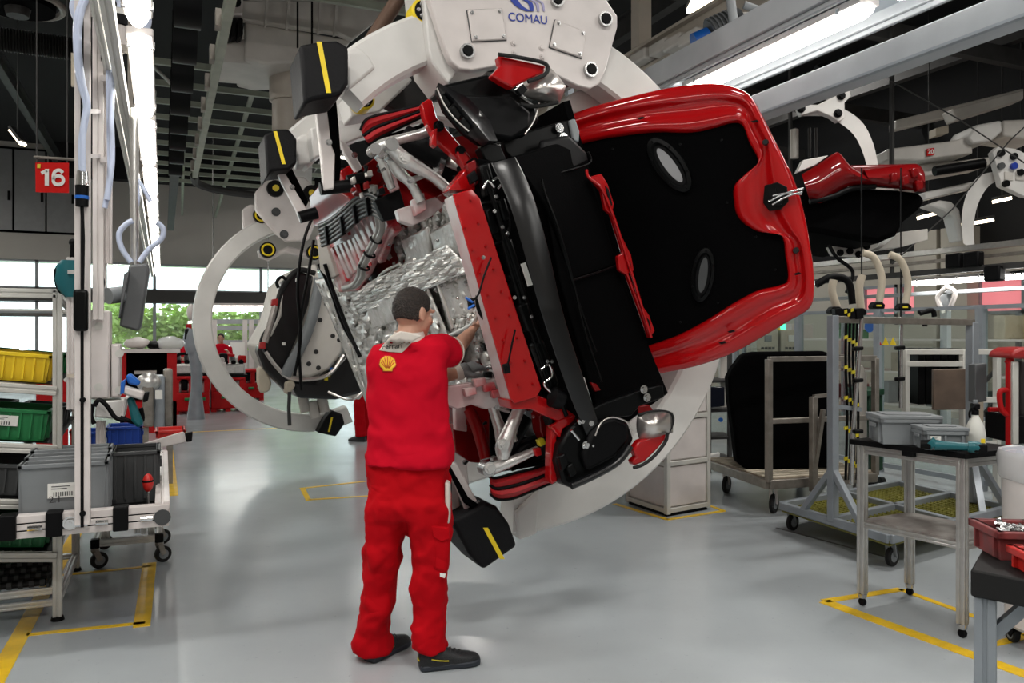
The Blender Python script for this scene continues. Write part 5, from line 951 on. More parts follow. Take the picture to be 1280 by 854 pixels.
for px in (10, 68, 151):
    c = Q(px, 650, ya); MB().bx(c.x-.035, c.x+.035, ya-.03, ya+.06, zB-.0, zT+.012).build('clamp_band', 'black', ct_, bevel=.006)
    for q in (-.11, .09): MB().cyl((c.x+q, ya-.02, zB+.05), (c.x+q+.055, ya-.02, zB+.05), .013, n=12).build('latch', 'chrome', ct_)
c = Q(88, 638, ya); bolt(ct_, (c.x, ya, zT-.05), (0, -1, 0), .025, m='chrome', h=.02); c = Q(203, 650, ya); MB().cyl((c.x, ya, zT-.06), (c.x, ya-.01, zT-.06), .04, n=16).build('end_cap', 'grey_dark', ct_)
text_mesh('2.1', .045, Q(69, 625, ya-.035), (1, 0, 0), (0, 0, 1), 'marking', 'ink', ct_, .001)
lz = .17; fx0, fx1 = -.41, -.02; fy0, fy1 = 5.98, 6.5
for a, b in (((fx0, fy0), (fx1, fy0)), ((fx0, fy1), (fx1, fy1)), ((fx1, fy0), (fx1, fy1)), ((fx0, fy0), (fx0, fy1))): prof('base_rail', (*a, lz), (*b, lz), .04, .045, ct_)
for x, y in ((fx1-.05, fy0+.1), (fx1-.05, fy1-.1), (fx0+.06, fy0+.1), (fx0+.06, fy1-.1)): prof('upright', (x, y, lz), (x, y, zB), .045, .045, ct_)
for x, y in ((fx1, fy0), (fx1, fy1), (fx0, fy0), (fx0, fy1)): MB().box((x, y, lz), (.055, .055, .06)).build('corner_block', 'black', ct_, bevel=.006); caster(ct_, (x, y, lz-.03), .055, 'alu_dull', .4)
# crates on the trolley
yb = ya+.08
def at_crate(px0, px1, y): return (Q(px0, 600, y).x+Q(px1, 600, y).x)/2, Q(px1, 600, y).x-Q(px0, 600, y).x
xm, L_ = at_crate(25, 133, yb); crate('storage_crate', 'grey plastic crate with barcode label at the front of the trolley', 'crate', (xm, yb+.07, zB+.032), L_, .14, .31, 'grey_plastic', ribs=0, tag_=(-.0, .14, .07), handle=False)
for k in range(2): xm, L_ = at_crate(34+7*k, 136+1*k, yb+.16*(k+1)); crate('storage_crate', 'grey plastic crate %s on the trolley' % ('standing behind the labelled crate', 'farthest back behind two crates')[k], 'crate', (xm, yb+.235+.16*k, zB+.032), L_, .14, .325+.015*k, 'grey_plastic', ribs=4, handle=False)
xm, L_ = at_crate(139, 198, yb+.42); crate('storage_crate', 'dark grey crate next to the screwdriver on the trolley deck', 'crate', (xm, yb+.62, zB+.032), L_, .34, .29, 'grey_dark', ribs=5)
g = thing('screwdriver', 'small orange and black screwdriver standing on the trolley deck', 'tool', Q(185, 622, yb+.2), world=True); q = Q(185, 606, yb+.2)
MB().ell(q+V((0, 0, .01)), (.028, .028, .05), None, 14, 8).build('grip', 'red_bin', g); MB().cyl(q+V((0, 0, -.03)), q+V((.004, 0, -.20)), .007, n=8).build('shaft', 'steel', g); MB().torus(q+V((0, 0, .02)), (0, 0, 1), .026, .006, 14, 6).build('band', 'black', g)
# ---- tall tool mast with hoses
ms = thing('tool_mast', 'tall white slotted mast with blue air hoses beside the flow rack', 'mast', (-.35, 4.4, zB), world=True)
def mastbar(name, px, w, y, py0, py1, m='white'): a, b = Q(px, py0, y), Q(px, py1, y); b.x = a.x; o = MB(); ww = w*a.y/1000*1.0; profile(o, a, b, ww, ww, up=(0, 1, 0)); return o.build(name, m, ms, bevel=.002)
main = mastbar('mast_profile', 103.5, 15, 4.39, -40, 655); a = Q(103.5, 300, 4.39)
MB().bx(a.x-.007, a.x+.007, a.y-.036, a.y-.02, zB+.05, 3.6).build('cover_strip', 'black', main)
for py in (250, 410, 500, 642): q = Q(103.5, py, 4.35); MB().cyl(q, q-V((0, .01, 0)), .014, n=12).build('slot_nut', 'black', main)
for px, w, y, p0, p1 in ((123, 11, 4.9, -40, 400), (128, 9, 5.0, -40, 360), (136, 7, 4.95, -40, 330), (88, 7, 4.8, 322, 512)): mastbar('side_profile', px, w, y, p0, p1)
for py in (18, 139, 195): MB().bar(Q(108, py, 4.41), Q(124, py, 4.9), .02, .02).build('cross_tie', 'white', ms)
for py in (340, 470): MB().bar(Q(86, py, 4.78), Q(101, py, 4.42), .02, .02).build('cross_tie', 'white', ms)
for P, r, y in ([(108, -10), (97, 22), (96, 60), (100, 100), (108, 130), (106, 150), (102, 180), (103, 214)], .016, 4.32), ([(112, -10), (101, 20), (99, 60), (103, 100), (110, 132), (104, 160), (104, 214)], .013, 4.31), ([(95, -6), (92, 10), (98, 26), (106, 30)], .02, 4.7), ([(139, 40), (140, 90), (139, 150), (140, 200), (134, 250)], .015, 4.8), ([(136, 38), (136, 120), (137, 180), (137, 220), (131, 260)], .014, 4.82), ([(144, -8), (152, 4), (150, 20)], .024, 4.7), ([(160, 14), (176, 10), (184, 24), (178, 40), (162, 42)], .024, 4.72), ([(128, 36), (138, 38), (146, 36)], .014, 4.75): MB().tube([Q(x, yy, y) for x, yy in P], r, 10, sm=6).build('air_hose', 'hose', ms, smooth=70)
for py in (98, 200): MB().bar(Q(126, py, 4.85), Q(142, py, 4.85), .018, .03).build('hose_clip', 'white', ms)
q0, q1 = Q(149, 32, 4.68), Q(149, 66, 4.68); fl = MB().cyl(q0, q1, .032, .030, 20).build('air_filter', 'white', ms, bevel=.006); MB().cyl(Q(149, 20, 4.68), q0, .042, .042, 20).build('filter_head', 'black', fl); MB().cyl(q1, Q(149, 72, 4.68), .010, .014, 10).build('drain', 'brown', fl)
MB().bx(Q(141, 20, 4.68).x, Q(158, 20, 4.68).x, 4.66, 4.70, Q(149, 32, 4.68).z, Q(149, 10, 4.68).z).build('bracket', 'alu', fl, bevel=.005); MB().box(Q(130, 60, 4.85), (.03, .04, .14)).build('latch_block', 'black', ms, bevel=.004)
cp = MB().cyl(Q(103, 214, 4.33), Q(103, 232, 4.33), .024, .028, 16).build('coupling', 'chrome', ms); MB().cyl(Q(102.5, 232, 4.33), Q(102.5, 258, 4.33), .030, .028, 16).build('coupling_grip', 'black', cp); MB().cyl(Q(102.5, 245, 4.33), Q(102.5, 249, 4.33), .0315, n=16).build('band', 'blue', cp); MB().tube([Q(102.5, 258, 4.33), Q(104, 300, 4.33), Q(103, 362, 4.33)], .008, 8).build('lead', 'black', ms)
hd = MB(); hd.bx(a.x-.035, a.x+.028, 4.31, 4.36, Q(103, 414, 4.33).z, Q(103, 362, 4.33).z); hd.build('grip_handle', 'black_satin', ms, bevel=.014, seg=3)
MB().box(Q(96, 88, 4.75), (.05, .03, .17)).build('tag_board', 'beige', ms)
# teal tool hung on the mast and the black knob above it
tv = thing('power_tool', 'teal and black power tool hanging on the mast above the rack', 'tool', Q(84, 350, 4.85), world=True)
tb = MB(); tb.loft([ering(Q(90, y, 4.85), w, .10, V((1, 0, 0)), V((0, 1, 0)), 16, sq=3) for y, w in ((327, .05), (334, .075), (350, .085), (362, .07), (372, .03))]); tb.build('housing', 'teal', tv, smooth=60)
mb = MB(); slab(mb, [(66, 338), (70, 332), (74, 340), (76, 354), (80, 362), (74, 368), (68, 356)], 4.78, .12); mb.build('grip', 'black', tv, bevel=.015); MB().tube([Q(91, 304, 4.8), Q(90, 328, 4.82)], .012, 8).build('hook', 'black', tv); MB().ell(Q(91, 303, 4.8), (.02, .02, .02), None, 10, 6).build('knob', 'black', tv)
mb = MB(); slab(mb, [(121, 344), (128, 338), (131, 352), (128, 372), (121, 380)], 4.9, .05); mb.build('battery', 'black', tv, bevel=.01)
# electrical cabinets
def cab(px0, px1, py0, py1, y, dp, lab):
    a, b = Q(px0, py1, y), Q(px1, py0, y); t = thing('switch_cabinet', lab, 'cabinet', ((a.x+b.x)/2, y, a.z), world=True)
    MB().bx(a.x, b.x, y+.02, y+dp, a.z, b.z).build('body', 'white', t, bevel=.008); dr = MB().bx(a.x+.004, b.x-.004, y, y+.018, a.z+.006, b.z-.006).build('door', 'white', t, bevel=.008)
    for f in (.14, .82): q = V((a.x+.045, y, a.z+(b.z-a.z)*f)); MB().cyl(q, q-V((0, .003, 0)), .022, n=20).build('lock', 'cream_profile', dr)
cab(112, 137, 388, 500, 4.95, .26, 'white switch cabinet with round locks on the mast'); cab(138, 150, 430, 498, 4.97, .22, 'narrow white switch box beside the taller cabinet')
tbx = thing('tool_tray', 'white sloping tool tray under the switch cabinets', 'tray', Q(140, 520, 5.0), world=True)
mb = MB(); slab(mb, [(120, 502), (158, 500), (152, 525), (118, 522)], 4.95, .25); mb.build('tray', 'carrier', tbx, bevel=.01); mb = MB(); slab(mb, [(155, 498), (160, 499), (154, 525), (149, 524)], 4.9, .3); mb.build('lip', 'white', tbx, bevel=.006)
for P in ([(118, 508), (124, 500), (134, 508), (144, 522), (156, 526)], [(116, 505), (114, 520), (118, 530)], [(176, 510), (178, 525), (168, 528), (150, 522)]): MB().tube([Q(x, y, 4.9) for x, y in P], .012, 8, sm=5).build('cable', 'black', tbx, smooth=60)
for k in range(2): prof('support', Q(123+6*k, 526, 5.1), Q(123+6*k, 600, 5.1), .025, .025, tbx, 'white')
sc_ = thing('scanner', 'white and blue handheld scanner with teal grip on the tray', 'scanner', Q(168, 490, 4.9), world=True)
mb = MB(); slab(mb, [(153, 482), (181, 490), (178, 501), (151, 492)], 4.8, .1); mb.build('body', 'white', sc_, bevel=.012); mb = MB(); slab(mb, [(157, 470), (163, 467), (176, 478), (173, 483), (160, 480)], 4.8, .09); mb.build('blue_cover', 'blue', sc_, bevel=.01)
mb = MB(); slab(mb, [(151, 478), (157, 474), (155, 492), (150, 494)], 4.79, .1); mb.build('blue_band', 'blue', sc_, bevel=.006); mb = MB(); slab(mb, [(158, 498), (166, 496), (180, 530), (172, 536), (164, 526)], 4.85, .06); mb.build('grip', 'teal', sc_, bevel=.015); mb = MB(); slab(mb, [(180, 492), (187, 490), (185, 502), (178, 504)], 4.8, .1); mb.build('front_cap', 'black', sc_, bevel=.01)
# grey terminal on a thin pole
tm = thing('terminal_box', 'tilted grey terminal box hanging from a thin pole with hoses', 'terminal', Q(170, 405, 5.4), world=True)
mb = MB(); slab(mb, [(161, 331), (185, 329), (187, 336), (176, 408), (172, 414), (149, 408)], 5.35, .28); mb.build('case', 'terminal', tm, bevel=.014); mb = MB(); slab(mb, [(155, 342), (162, 338), (150, 395), (148, 398)], 5.25, .2); mb.build('screen_lid', 'terminal', tm, bevel=.006)
MB().tube([Q(168, 331, 5.45), Q(168, 215, 5.45), V((Q(168, 215, 5.45).x, 5.45, 2.95))], .026, 12).build('pole', 'alu', tm); MB().tube([Q(135, 370, 5.3), Q(152, 368, 5.35)], .05, 14).build('swivel', 'grey_plastic', tm)
for P in ([(164, 328), (152, 310), (149, 292), (158, 280), (166, 276)], [(174, 328), (186, 312), (202, 298), (204, 286), (196, 278)]): MB().tube([Q(x, y, 5.4) for x, y in P], .017, 10, sm=6).build('hose', 'hose', tm, smooth=70)
for P in ([(168, 215), (173, 240), (170, 262)], [(170, 222), (182, 240), (188, 252)]): MB().tube([Q(x, y, 5.45) for x, y in P], .014, 8, sm=5).build('hose', 'hose', tm, smooth=70)
for y0 in (228, 234, 240): MB().bar(Q(162, y0, 5.45), Q(176, y0+1, 5.45), .02, .03).build('clamp', 'chrome', tm)
# overhead alu beams along the lamp row
lb = thing('lamp_rail', 'long aluminium rail frame carrying the lamp row over the racks', 'rail', (-.25, 4, 3.0), world=True)
for x, z, w in ((-.21, 2.93, .05), (-.27, 3.0, .035)): prof('rail', (x, 3.2, z), (x, 20, z), w, w*1.4, lb, 'cream_profile')
MB().bx(-.28, -.20, 3.2, 20, 3.05, 3.07).build('rail_cover', 'alu_dull', lb)
for k in range(14): MB().bx(-.28, -.04, 3.4+1.2*k, 3.45+1.2*k, 3.03, 3.06).build('cross_piece', 'alu_dull', lb); 
for k in range(5): MB().bx(-.27, -.23, 4.5+3*k, 4.54+3*k, 3.05, 5.4).build('drop_rod', 'alu_dull', lb)
# sign with the bay number
def stroke(name, pts, w, parent, m='paper', y=7.985, closed=False):
    P = catmull([V((x, 0, z)) for x, z in pts], 8, closed) if len(pts) > 2 else [V((x, 0, z)) for x, z in pts]; n = len(P); L_, R_ = [], []
    for i, p in enumerate(P):
        a, b = (P[i-1], P[(i+1) % n]) if closed else (P[max(i-1, 0)], P[min(i+1, n-1)]); d = (b-a).normalized(); q = V((-d.z, 0, d.x))*w/2; L_.append(p+q); R_.append(p-q)
    mb = MB(); T = V((0, .006, 0)); fn = lambda l: [Q(x.x, -x.z, y) for x in l]
    L_, R_ = fn(L_), fn(R_); mb.loft([[a, b, b+T, a+T] for a, b in zip(L_, R_)]+([[L_[0], R_[0], R_[0]+T, L_[0]+T]] if closed else []), cap=not closed); return mb.build(name, m, parent, smooth=0)
def digits(p):     # pixel strokes, z counted downwards
    stroke('digit_one', [(58.5, -211.2), (58.5, -232)], 5.2, p); stroke('digit_one', [(51.5, -216.6), (58.8, -213.0)], 4.0, p)
    stroke('digit_six', [(72.5, -219.6), (77.3, -221.2), (79.2, -225.4), (77.3, -229.4), (72.8, -230.6), (68.4, -229.4), (66.6, -225.4), (68.2, -221.4)], 4.2, p, closed=True)
    stroke('digit_six', [(78.3, -216), (76.0, -213.4), (72.2, -212.8), (68.4, -214.8), (66.7, -219.2), (66.6, -225.4)], 4.2, p)
sg = thing('bay_sign', 'square red sign with white number sixteen hanging over the racks', 'sign', Q(64, 222, 8.0), world=True)
mb = MB(); slab(mb, [(44, 203), (86, 203.5), (86, 241), (44.5, 240)], 8.0, .02); p = mb.build('panel', 'sign_red', sg)
digits(p); mb = MB(); slab(mb, [(46.5, 205), (50.5, 205), (50.5, 210), (46.5, 210)], 7.985, .005); mb.build('badge', 'label_yellow', p)
MB().tube([Q(42, 196, 8.02), Q(102, 200, 8.02)], .012, 8).build('hanger_bar', 'alu_dull', sg)
for x in (46, 84): MB().tube([Q(x, 204, 8.02), Q(x, 197, 8.02), Q(x, 197, 8.02)+V((0, 0, 4.5))], .006, 6).build('hook', 'dark_steel', sg)
# ---- stand with blue and red trays behind the trolley
ts = thing('tray_stand', 'white tube stand with sloping ledge beside blue bins', 'stand', G(205, 600), world=True)
yq = 6.9
mb = MB(); slab(mb, [(176, 556), (228, 540), (238, 545), (232, 553), (190, 562)], yq, .04); mb.build('ledge', 'white', ts, bevel=.006)
for px in (180, 200): prof('leg', Q(px, 560, yq), Q(px, 585, yq)-V((0, 0, .55)), .04, .04, ts); 
mb = MB(); slab(mb, [(231, 542), (241, 540), (240, 552), (233, 553)], yq-.05, .06); mb.build('end_clamp', 'black', ts, bevel=.006)
for px0, px1, py0, py1, m, lab in ((134, 176, 533, 570, 'blue_bin', 'blue plastic bin behind the dark grey crate'), (106, 128, 540, 572, 'blue_bin', 'blue plastic bin behind the mast foot'), (196, 230, 538, 550, 'red_bin', 'shallow red tray on the white ledge'), (88, 104, 538, 560, 'red_bin', 'red bin half hidden behind the mast')):
    a, b = Q(px0, py1, yq), Q(px1, py0, yq); crate('parts_bin', lab, 'bin', ((a.x+b.x)/2, yq+.18, a.z), b.x-a.x, .3, b.z-a.z, m, 0, ribs=5)
sb = thing('bin_shelf', 'pale shelf frame carrying the blue bins', 'shelf', Q(150, 572, yq).xy.to_3d(), world=True); a, b = Q(84, 574, yq), Q(180, 574, yq)
MB().bx(a.x, b.x, yq, yq+.4, a.z-.035, a.z-.002).build('shelf_board', 'carrier', sb); 
for x in (a.x+.05, b.x-.05): prof('leg', (x, yq+.05, 0), (x, yq+.05, a.z-.03), .04, .04, sb); prof('leg', (x, yq+.35, 0), (x, yq+.35, a.z-.03), .04, .04, sb)
# grey machined castings stacked behind
mc = thing('casting_rack', 'grey metal rack of machined castings beside the aisle', 'rack', G(200, 535), world=True)
for k, (x0, x1, y0, y1) in enumerate(((178, 192, 480, 534), (192, 206, 470, 536), (204, 216, 462, 534), (182, 210, 500, 508), (182, 212, 518, 524))):
    mb = MB(); slab(mb, [(x0, y0), (x1, y0), (x1, y1), (x0, y1)], 9.0+.1*k, .3); mb.build('frame_plate', 'grey_steel' if k % 2 else 'alu_dull', mc, bevel=.02)
mb = MB(); slab(mb, [(194, 488), (203, 488), (203, 499), (194, 499)], 8.9, .01); mb.build('paper_tag', 'paper', mc)
MB().ell(Q(186, 478, 9.1), (.12, .12, .1), None, 14, 8).build('casting', 'cast', mc)
for px in (182, 212): MB().bx(Q(px, 530, 9.2).x-.03, Q(px, 530, 9.2).x+.03, 9.1, 9.16, 0, .6).build('leg', 'alu_dull', mc)
# ---- far red benches, engine stands and partition
def far_bench(px0, px1, py0, py1, y, lab, shelf=True):
    a, b = Q(px0, py1, y), Q(px1, py0, y); t = thing('work_bench', lab, 'bench', ((a.x+b.x)/2, y, 0), world=True); a.z = 0
    MB().bx(a.x, b.x, y, y+.8, .06, .42).build('base', 'red', t, bevel=.02); MB().bx(a.x, b.x, y, y+.8, b.z-.06, b.z).build('top', 'red', t, bevel=.02)
    for x in (a.x+.05, b.x-.05, (a.x+b.x)/2): MB().bx(x-.05, x+.05, y+.02, y+.1, .0, b.z).build('post', 'red', t); MB().bx(x-.05, x+.05, y+.7, y+.78, .0, b.z).build('post', 'red', t)
    for k in range(5): x = a.x+(b.x-a.x)*(.12+.18*k); MB().box((x, y+.3, .52+.05*(k % 2)), (.14, .3, .22)).build('engine_part', ['cast', 'black', 'steel', 'black', 'white'][k], t, bevel=.03)
    for k in range(2): x = a.x+(b.x-a.x)*(.3+.4*k); MB().tube([(x, y-.02, .3), (x+.12, y-.02, .3)], .03, 10).build('knob', 'green_bin', t)
far_bench(217, 262, 470, 511, 17.0, 'red engine bench with two green knobs beside the aisle'); far_bench(264, 306, 472, 510, 17.3, 'red engine bench seen through the farther ring'); far_bench(302, 330, 462, 492, 20, 'red cabinet far behind the ring by the windows')
fc = thing('red_cabinet', 'wide red tool cabinet with a dark open front behind the racks', 'cabinet', Q(185, 500, 14).xy.to_3d(), world=True); a, b = Q(150, 505, 14), Q(221, 441, 14)
MB().bx(a.x, b.x, 14.5, 14.7, 0, b.z).bx(a.x, a.x+.08, 14, 14.6, 0, b.z).bx(b.x-.14, b.x, 14, 14.6, 0, b.z).bx(a.x, b.x, 14, 14.6, 0, .5).build('body', 'red', fc); MB().bx(a.x-.05, b.x+.05, 13.95, 14.6, b.z, b.z+.06).build('top', 'white', fc); MB().bx(a.x+.08, b.x-.14, 14.4, 14.5, .5, b.z).build('back', 'black_matte', fc); MB().bx(a.x+.2, b.x-.3, 14.1, 14.3, Q(185, 468, 14).z, Q(185, 464, 14).z).build('bar', 'silver', fc)
for px, py, m, r in ((172, 434, 'white', .17), (213, 434, 'plastic_film', .2), (193, 436, 'black', .12)): 
    q = Q(px, py+3, 14.3); o = MB().ell(q+V((0, 0, .10)), (r*1.1, r, r*.55), None, 16, 10).build('wrapped_part', m); folds(o, .08, .1, 'wrap%d' % px); tag(o, {'white': 'white wrapped part lying on the red cabinet', 'plastic_film': 'clear plastic wrapped bundle on the red cabinet', 'black': 'black part between wrapped bundles on the red cabinet'}[m], 'part')
rp = thing('emblem_board', 'red board with white emblem behind the rack bins', 'board', Q(70, 500, 12).xy.to_3d(), world=True); mb = MB(); slab(mb, [(40, 443), (88, 443), (88, 492), (40, 492)], 12, .05); mb.build('panel', 'red', rp); mb = MB(); slab(mb, [(38, 440), (90, 440), (90, 444), (38, 444)], 11.98, .1); mb.build('top_edge', 'white', rp); MB().bx(Q(45, 490, 12).x, Q(85, 490, 12).x, 12.0, 12.04, 0, .8).build('stand', 'red', rp)
mb = MB(); slab(mb, [(78, 462), (81, 459), (84, 460), (83, 464), (86, 468), (84, 474), (81, 478), (79, 474), (81, 470), (77, 467)], 11.97, .02); mb.build('emblem', 'paper', rp)
ar = thing('assembly_robot', 'slim grey test arm with red cap standing by the benches', 'robot', Q(245, 500, 16).xy.to_3d(), world=True)
for P, r in ([(244, 518), (246, 470), (242, 440)], .10), ([(242, 440), (238, 425), (242, 412)], .13): MB().tube([Q(x, y, 16) for x, y in P], r, 12, sm=3).build('arm', 'grey_steel', ar)
mb = MB(); slab(mb, [(231, 411), (242, 411), (242, 425), (231, 425)], 15.9, .2); mb.build('head', 'black', ar, bevel=.02); MB().cyl(Q(236, 411, 16), Q(236, 405, 16), .05, n=12).build('cap', 'red', ar); MB().ell(Q(239, 390, 16.2), (.08, .08, .16), None, 14, 8).build('lamp', 'white', ar); q = Q(245, 500, 16); MB().cyl((q.x, 16, 0), (q.x, 16, .5), .16, .1, 16).build('base', 'grey_steel', ar)
# far partition frames and bright lamp strips seen through the ring
pf = thing('partition', 'white framed partition with glass and notice board by the windows', 'partition', Q(300, 480, 22).xy.to_3d(), world=True)
for x in (268, 306, 314, 325): MB().bar(Q(x, 470, 22), Q(x, 400, 22), .12, .12).build('post', 'white', pf)
for y in (402, 410, 428): MB().bar(Q(262, y, 22), Q(345, y, 22), .1, .12).build('rail', 'grey_paint', pf)
mb = MB(); slab(mb, [(288, 428), (306, 428), (306, 448), (288, 448)], 21.9, .05); mb.build('notice_board', 'paper', pf); MB().bar(Q(315, 500, 22), Q(315, 470, 22), .12, .12).build('post', 'white', pf)
for px0, px1, py in ((266, 335, 386),):
    a, b = Q(px0, py, 20 if py < 400 else 21.5), Q(px1, py, 20 if py < 400 else 21.5); t = thing('fluorescent_lamp', 'far fluorescent strip lamp hanging before the end windows', 'lamp', a, world=True); MB().bar(a, b, .12, .12).build('diffuser', 'tube', t); MB().bar(a+V((0, 0, .1)), b+V((0, 0, .1)), .2, .06).build('housing', 'white', t)
    for q in (a, b): MB().cyl(q+V((0, 0, .1)), q+V((0, 0, 4)), .015, n=6).build('wire', 'steel', t)
# engines and parts on the red benches
for k, (px, py, y, lab) in enumerate(((238, 462, 17.3, 'dark engine with cast covers on the red bench with green knobs'), (262, 460, 17.4, 'engine under a white cloth between the red benches'), (286, 462, 17.6, 'dark engine with red hose on the bench seen through the ring'))):
    q = Q(px, py+9, y); t = thing('engine', lab, 'engine', q, world=True)
    MB().box(q+V((0, 0, .16)), (.62, .4, .22)).build('block', 'cast' if k != 1 else 'white', t, bevel=.04)
    for j in range(4): MB().cyl(q+V((-.22+.15*j, -.18, .30)), q+V((-.22+.15*j, .1, .40)), .05, n=12).build('runner', 'black' if k != 1 else 'white', t)
    MB().tube([q+V((-.3, -.15, .1)), q+V((-.36, -.2, .3)), q+V((-.2, -.2, .46)), q+V((.1, -.2, .44))], .03, 8, sm=4).build('hose', ['black', 'grey_plastic', 'red'][k], t)
    MB().box(q+V((.26, 0, .36)), (.16, .3, .16)).build('cover', ['grey_dark', 'black', 'red'][k], t, bevel=.03); MB().box(q+V((0, 0, .02)), (.7, .5, .05)).build('cradle', 'black', t)
# ================================================================ right side
def ws(name, m, pts, d, t, parent, bevel=.008):      # outline at depth d, t thick away from the camera
    mb = MB(); mb.prism([W(x, y, d) for x, y in pts], FW*t); return mb.build(name, m, parent, bevel=bevel)
def wt(name, m, pts, r, d, parent, n=10, sm=5): return MB().tube([W(p[0], p[1], p[2] if len(p) > 2 else d) for p in pts], r, n, sm=sm).build(name, m, parent, smooth=60)
# ---- panelled white cabinet behind the ring
a, b, c = G(786, 630), G(834, 646), G(884, 637); dd = a+c-b; hC = 1.22
cb = thing('panel_cabinet', 'white panelled box cabinet standing in a yellow floor square', 'cabinet', b, world=True)
MB().prism([p*1.0 for p in (a, b, c, dd)], (0, 0, .03)).build('plinth', 'black', cb)
ins = lambda p: p.lerp((a+c)/2, .03)
MB().prism([ins(p)+UP*.03 for p in (a, b, c, dd)], (0, 0, hC)).build('core', 'white', cb)
for p in (a, b, c, dd): MB().bar(p+UP*.02, p+UP*(hC+.05), .045, .045, up=c-b).build('corner_post', 'cream_profile', cb, bevel=.006)
for p, q in ((a, b), (b, c), (c, dd), (dd, a)):
    for z in (.05, .45, .85, hC+.03): MB().bar(p+UP*z, q+UP*z, .045, .04, up=UP).build('frame_rail', 'cream_profile', cb, bevel=.005)
    n_ = (q-p).cross(UP).normalized(); n_ = n_ if n_.dot((p+q)/2-(a+c)/2) > 0 else -n_
    for z in (.25, .65, 1.05): MB().box((p+q)/2+UP*z-n_*.004, ((q-p).length-.05, .03, .34), ((q-p).normalized(), n_, UP)).build('panel', 'white', cb, bevel=.006)
# ---- flat trolley loaded with tall black foam covers
L, C, R = G(884, 577, .3), G(961, 603, .3), G(1094, 594, .3); K = L+R-C
tr_ = thing('flatbed_trolley', 'worn metal trolley with ribbed deck and upright frames holding black covers', 'trolley', C.xy.to_3d(), world=True)
MB().prism([p-UP*.0 for p in (L, C, R, K)], (0, 0, .03)).build('deck', 'plywood', tr_)
for p, q in ((L, C), (C, R), (R, K), (K, L)): MB().bar(p-UP*.02, q-UP*.02, .06, .08).build('deck_edge', 'alu_dull', tr_, bevel=.006)
n = 13
for k in range(n): t = (k+.5)/n; MB().bar(L.lerp(C, t)+UP*.033, K.lerp(R, t)+UP*.033, .045, .014).build('deck_rib', 'beige', tr_, bevel=.006)
for p in (L.lerp(R, .12), C.lerp(K, .1), R.lerp(L, .1), K.lerp(C, .1)): caster(tr_, (p.x, p.y, .27), .085, 'white', .5)
def up(p, z0, z1, w=.05): MB().bar(V((p.x, p.y, z0)), V((p.x, p.y, z1)), w, w, up=(1, 0, 0)).build('upright', 'alu_dull', tr_, bevel=.005)
zt = 1.35; up(C, .3, zt); up(R, .3, zt); up(K, .3, zt)
for z in (zt, .82): MB().bar(V((C.x, C.y, z)), V((R.x, R.y, z)), .045, .045).build('cross_rail', 'alu_dull', tr_, bevel=.005)
MB().bar(V((R.x, R.y, zt)), V((K.x, K.y, zt)), .045, .045).build('cross_rail', 'alu_dull', tr_, bevel=.005)
m1 = C.lerp(R, .36)-FW*.12; MB().bar(V((m1.x, m1.y, .22)), V((m1.x, m1.y, 1.03)), .06, .05).build('upright', 'alu_dull', tr_, bevel=.005); MB().bar(V((m1.x, m1.y, .35)), W(1029, 512, 6.8), .035, .03).build('brace', 'alu_dull', tr_); MB().bar(V((m1.x, m1.y, 1.03)), W(1045, 493, 6.9), .03, .03).build('cross_rail', 'alu_dull', tr_)
for k in range(4):
    o = MB(); of = .22*k; pts = [(911+of*8, 472), (916, 462), (930, 443), (945, 440), (1030, 439), (1042, 444), (1045, 455), (1047, 585), (935, 588), (922, 578), (918, 540), (912, 500)]
    o.prism([W(x, y, 7.25+of) for x, y in pts], FW*.17); tag(o.build('foam_cover', 'black_matte', bevel=.03, seg=3), 'tall black foam cover standing on the ribbed trolley deck', 'cover', 'black foam covers on the trolley')
ws('side_cover', 'carrier_dim', [(1068, 460), (1078, 456), (1084, 470), (1084, 560), (1070, 580)], 7.3, .05, tr_)
# dark shelf beside it
sr = thing('monitor_shelf', 'dark open shelf with screens behind the panelled cabinet', 'shelf', G(895, 590), world=True)
for y in (432, 475, 512, 546, 574): ws('shelf_bar', 'dark_steel', [(884, y), (916, y-1), (916, y+3), (884, y+4)], 9.0, .4, sr)
for x in (886, 912): MB().bar(G(x, 592), V((*G(x, 592).xy, 1.5)), .04, .04).build('post', 'dark_steel', sr)
ws('screen', 'screen', [(886, 484), (906, 484), (906, 508), (886, 510)], 8.95, .1, sr); MB().cyl(W(901, 525, 8.9), W(901, 525, 8.85), .025, n=12).build('blue_light', 'blue', sr); ws('paper', 'paper', [(888, 568), (900, 566), (900, 572), (888, 574)], 8.9, .05, sr); ws('box', 'carrier_dim', [(900, 440), (914, 438), (914, 512), (902, 512)], 9.2, .1, sr)
# ---- wheeled frame with hanging cables
L, C, R = G(977, 632, .2), G(1112, 674, .2), G(1262, 636, .2); K = L+R-C
cf = thing('cable_rack', 'grey wheeled steel frame with hanging cables and yellow grating floor', 'frame', L.xy.to_3d(), world=True)
for p, q in ((L, C), (C, R), (R, K), (K, L), (L.lerp(C, .5), K.lerp(R, .5)), (L.lerp(K, .5), C.lerp(R, .5))): MB().bar(p, q, .05, .06).build('base_rail', 'grey_steel', cf, bevel=.006)
gm = MB()
for k in range(30):
    t = k/29; gm.bar(L.lerp(C, t)-UP*.02, K.lerp(R, t)-UP*.02, .008, .02)
    gm.bar(L.lerp(K, t)-UP*.02, C.lerp(R, t)-UP*.02, .008, .02)
g_ = gm.build('grating', 'grate', cf, smooth=0); g_['kind'] = 'stuff'; MB().prism([p-UP*.05 for p in (L, C, R, K)], (0, 0, .012)).build('base_tray', 'grate', cf)
for p in (L.lerp(R, .04), C.lerp(K, .03), R.lerp(L, .05), K.lerp(C, .05)): caster(cf, (p.x, p.y, .18), .065, 'grey_plastic', .2)
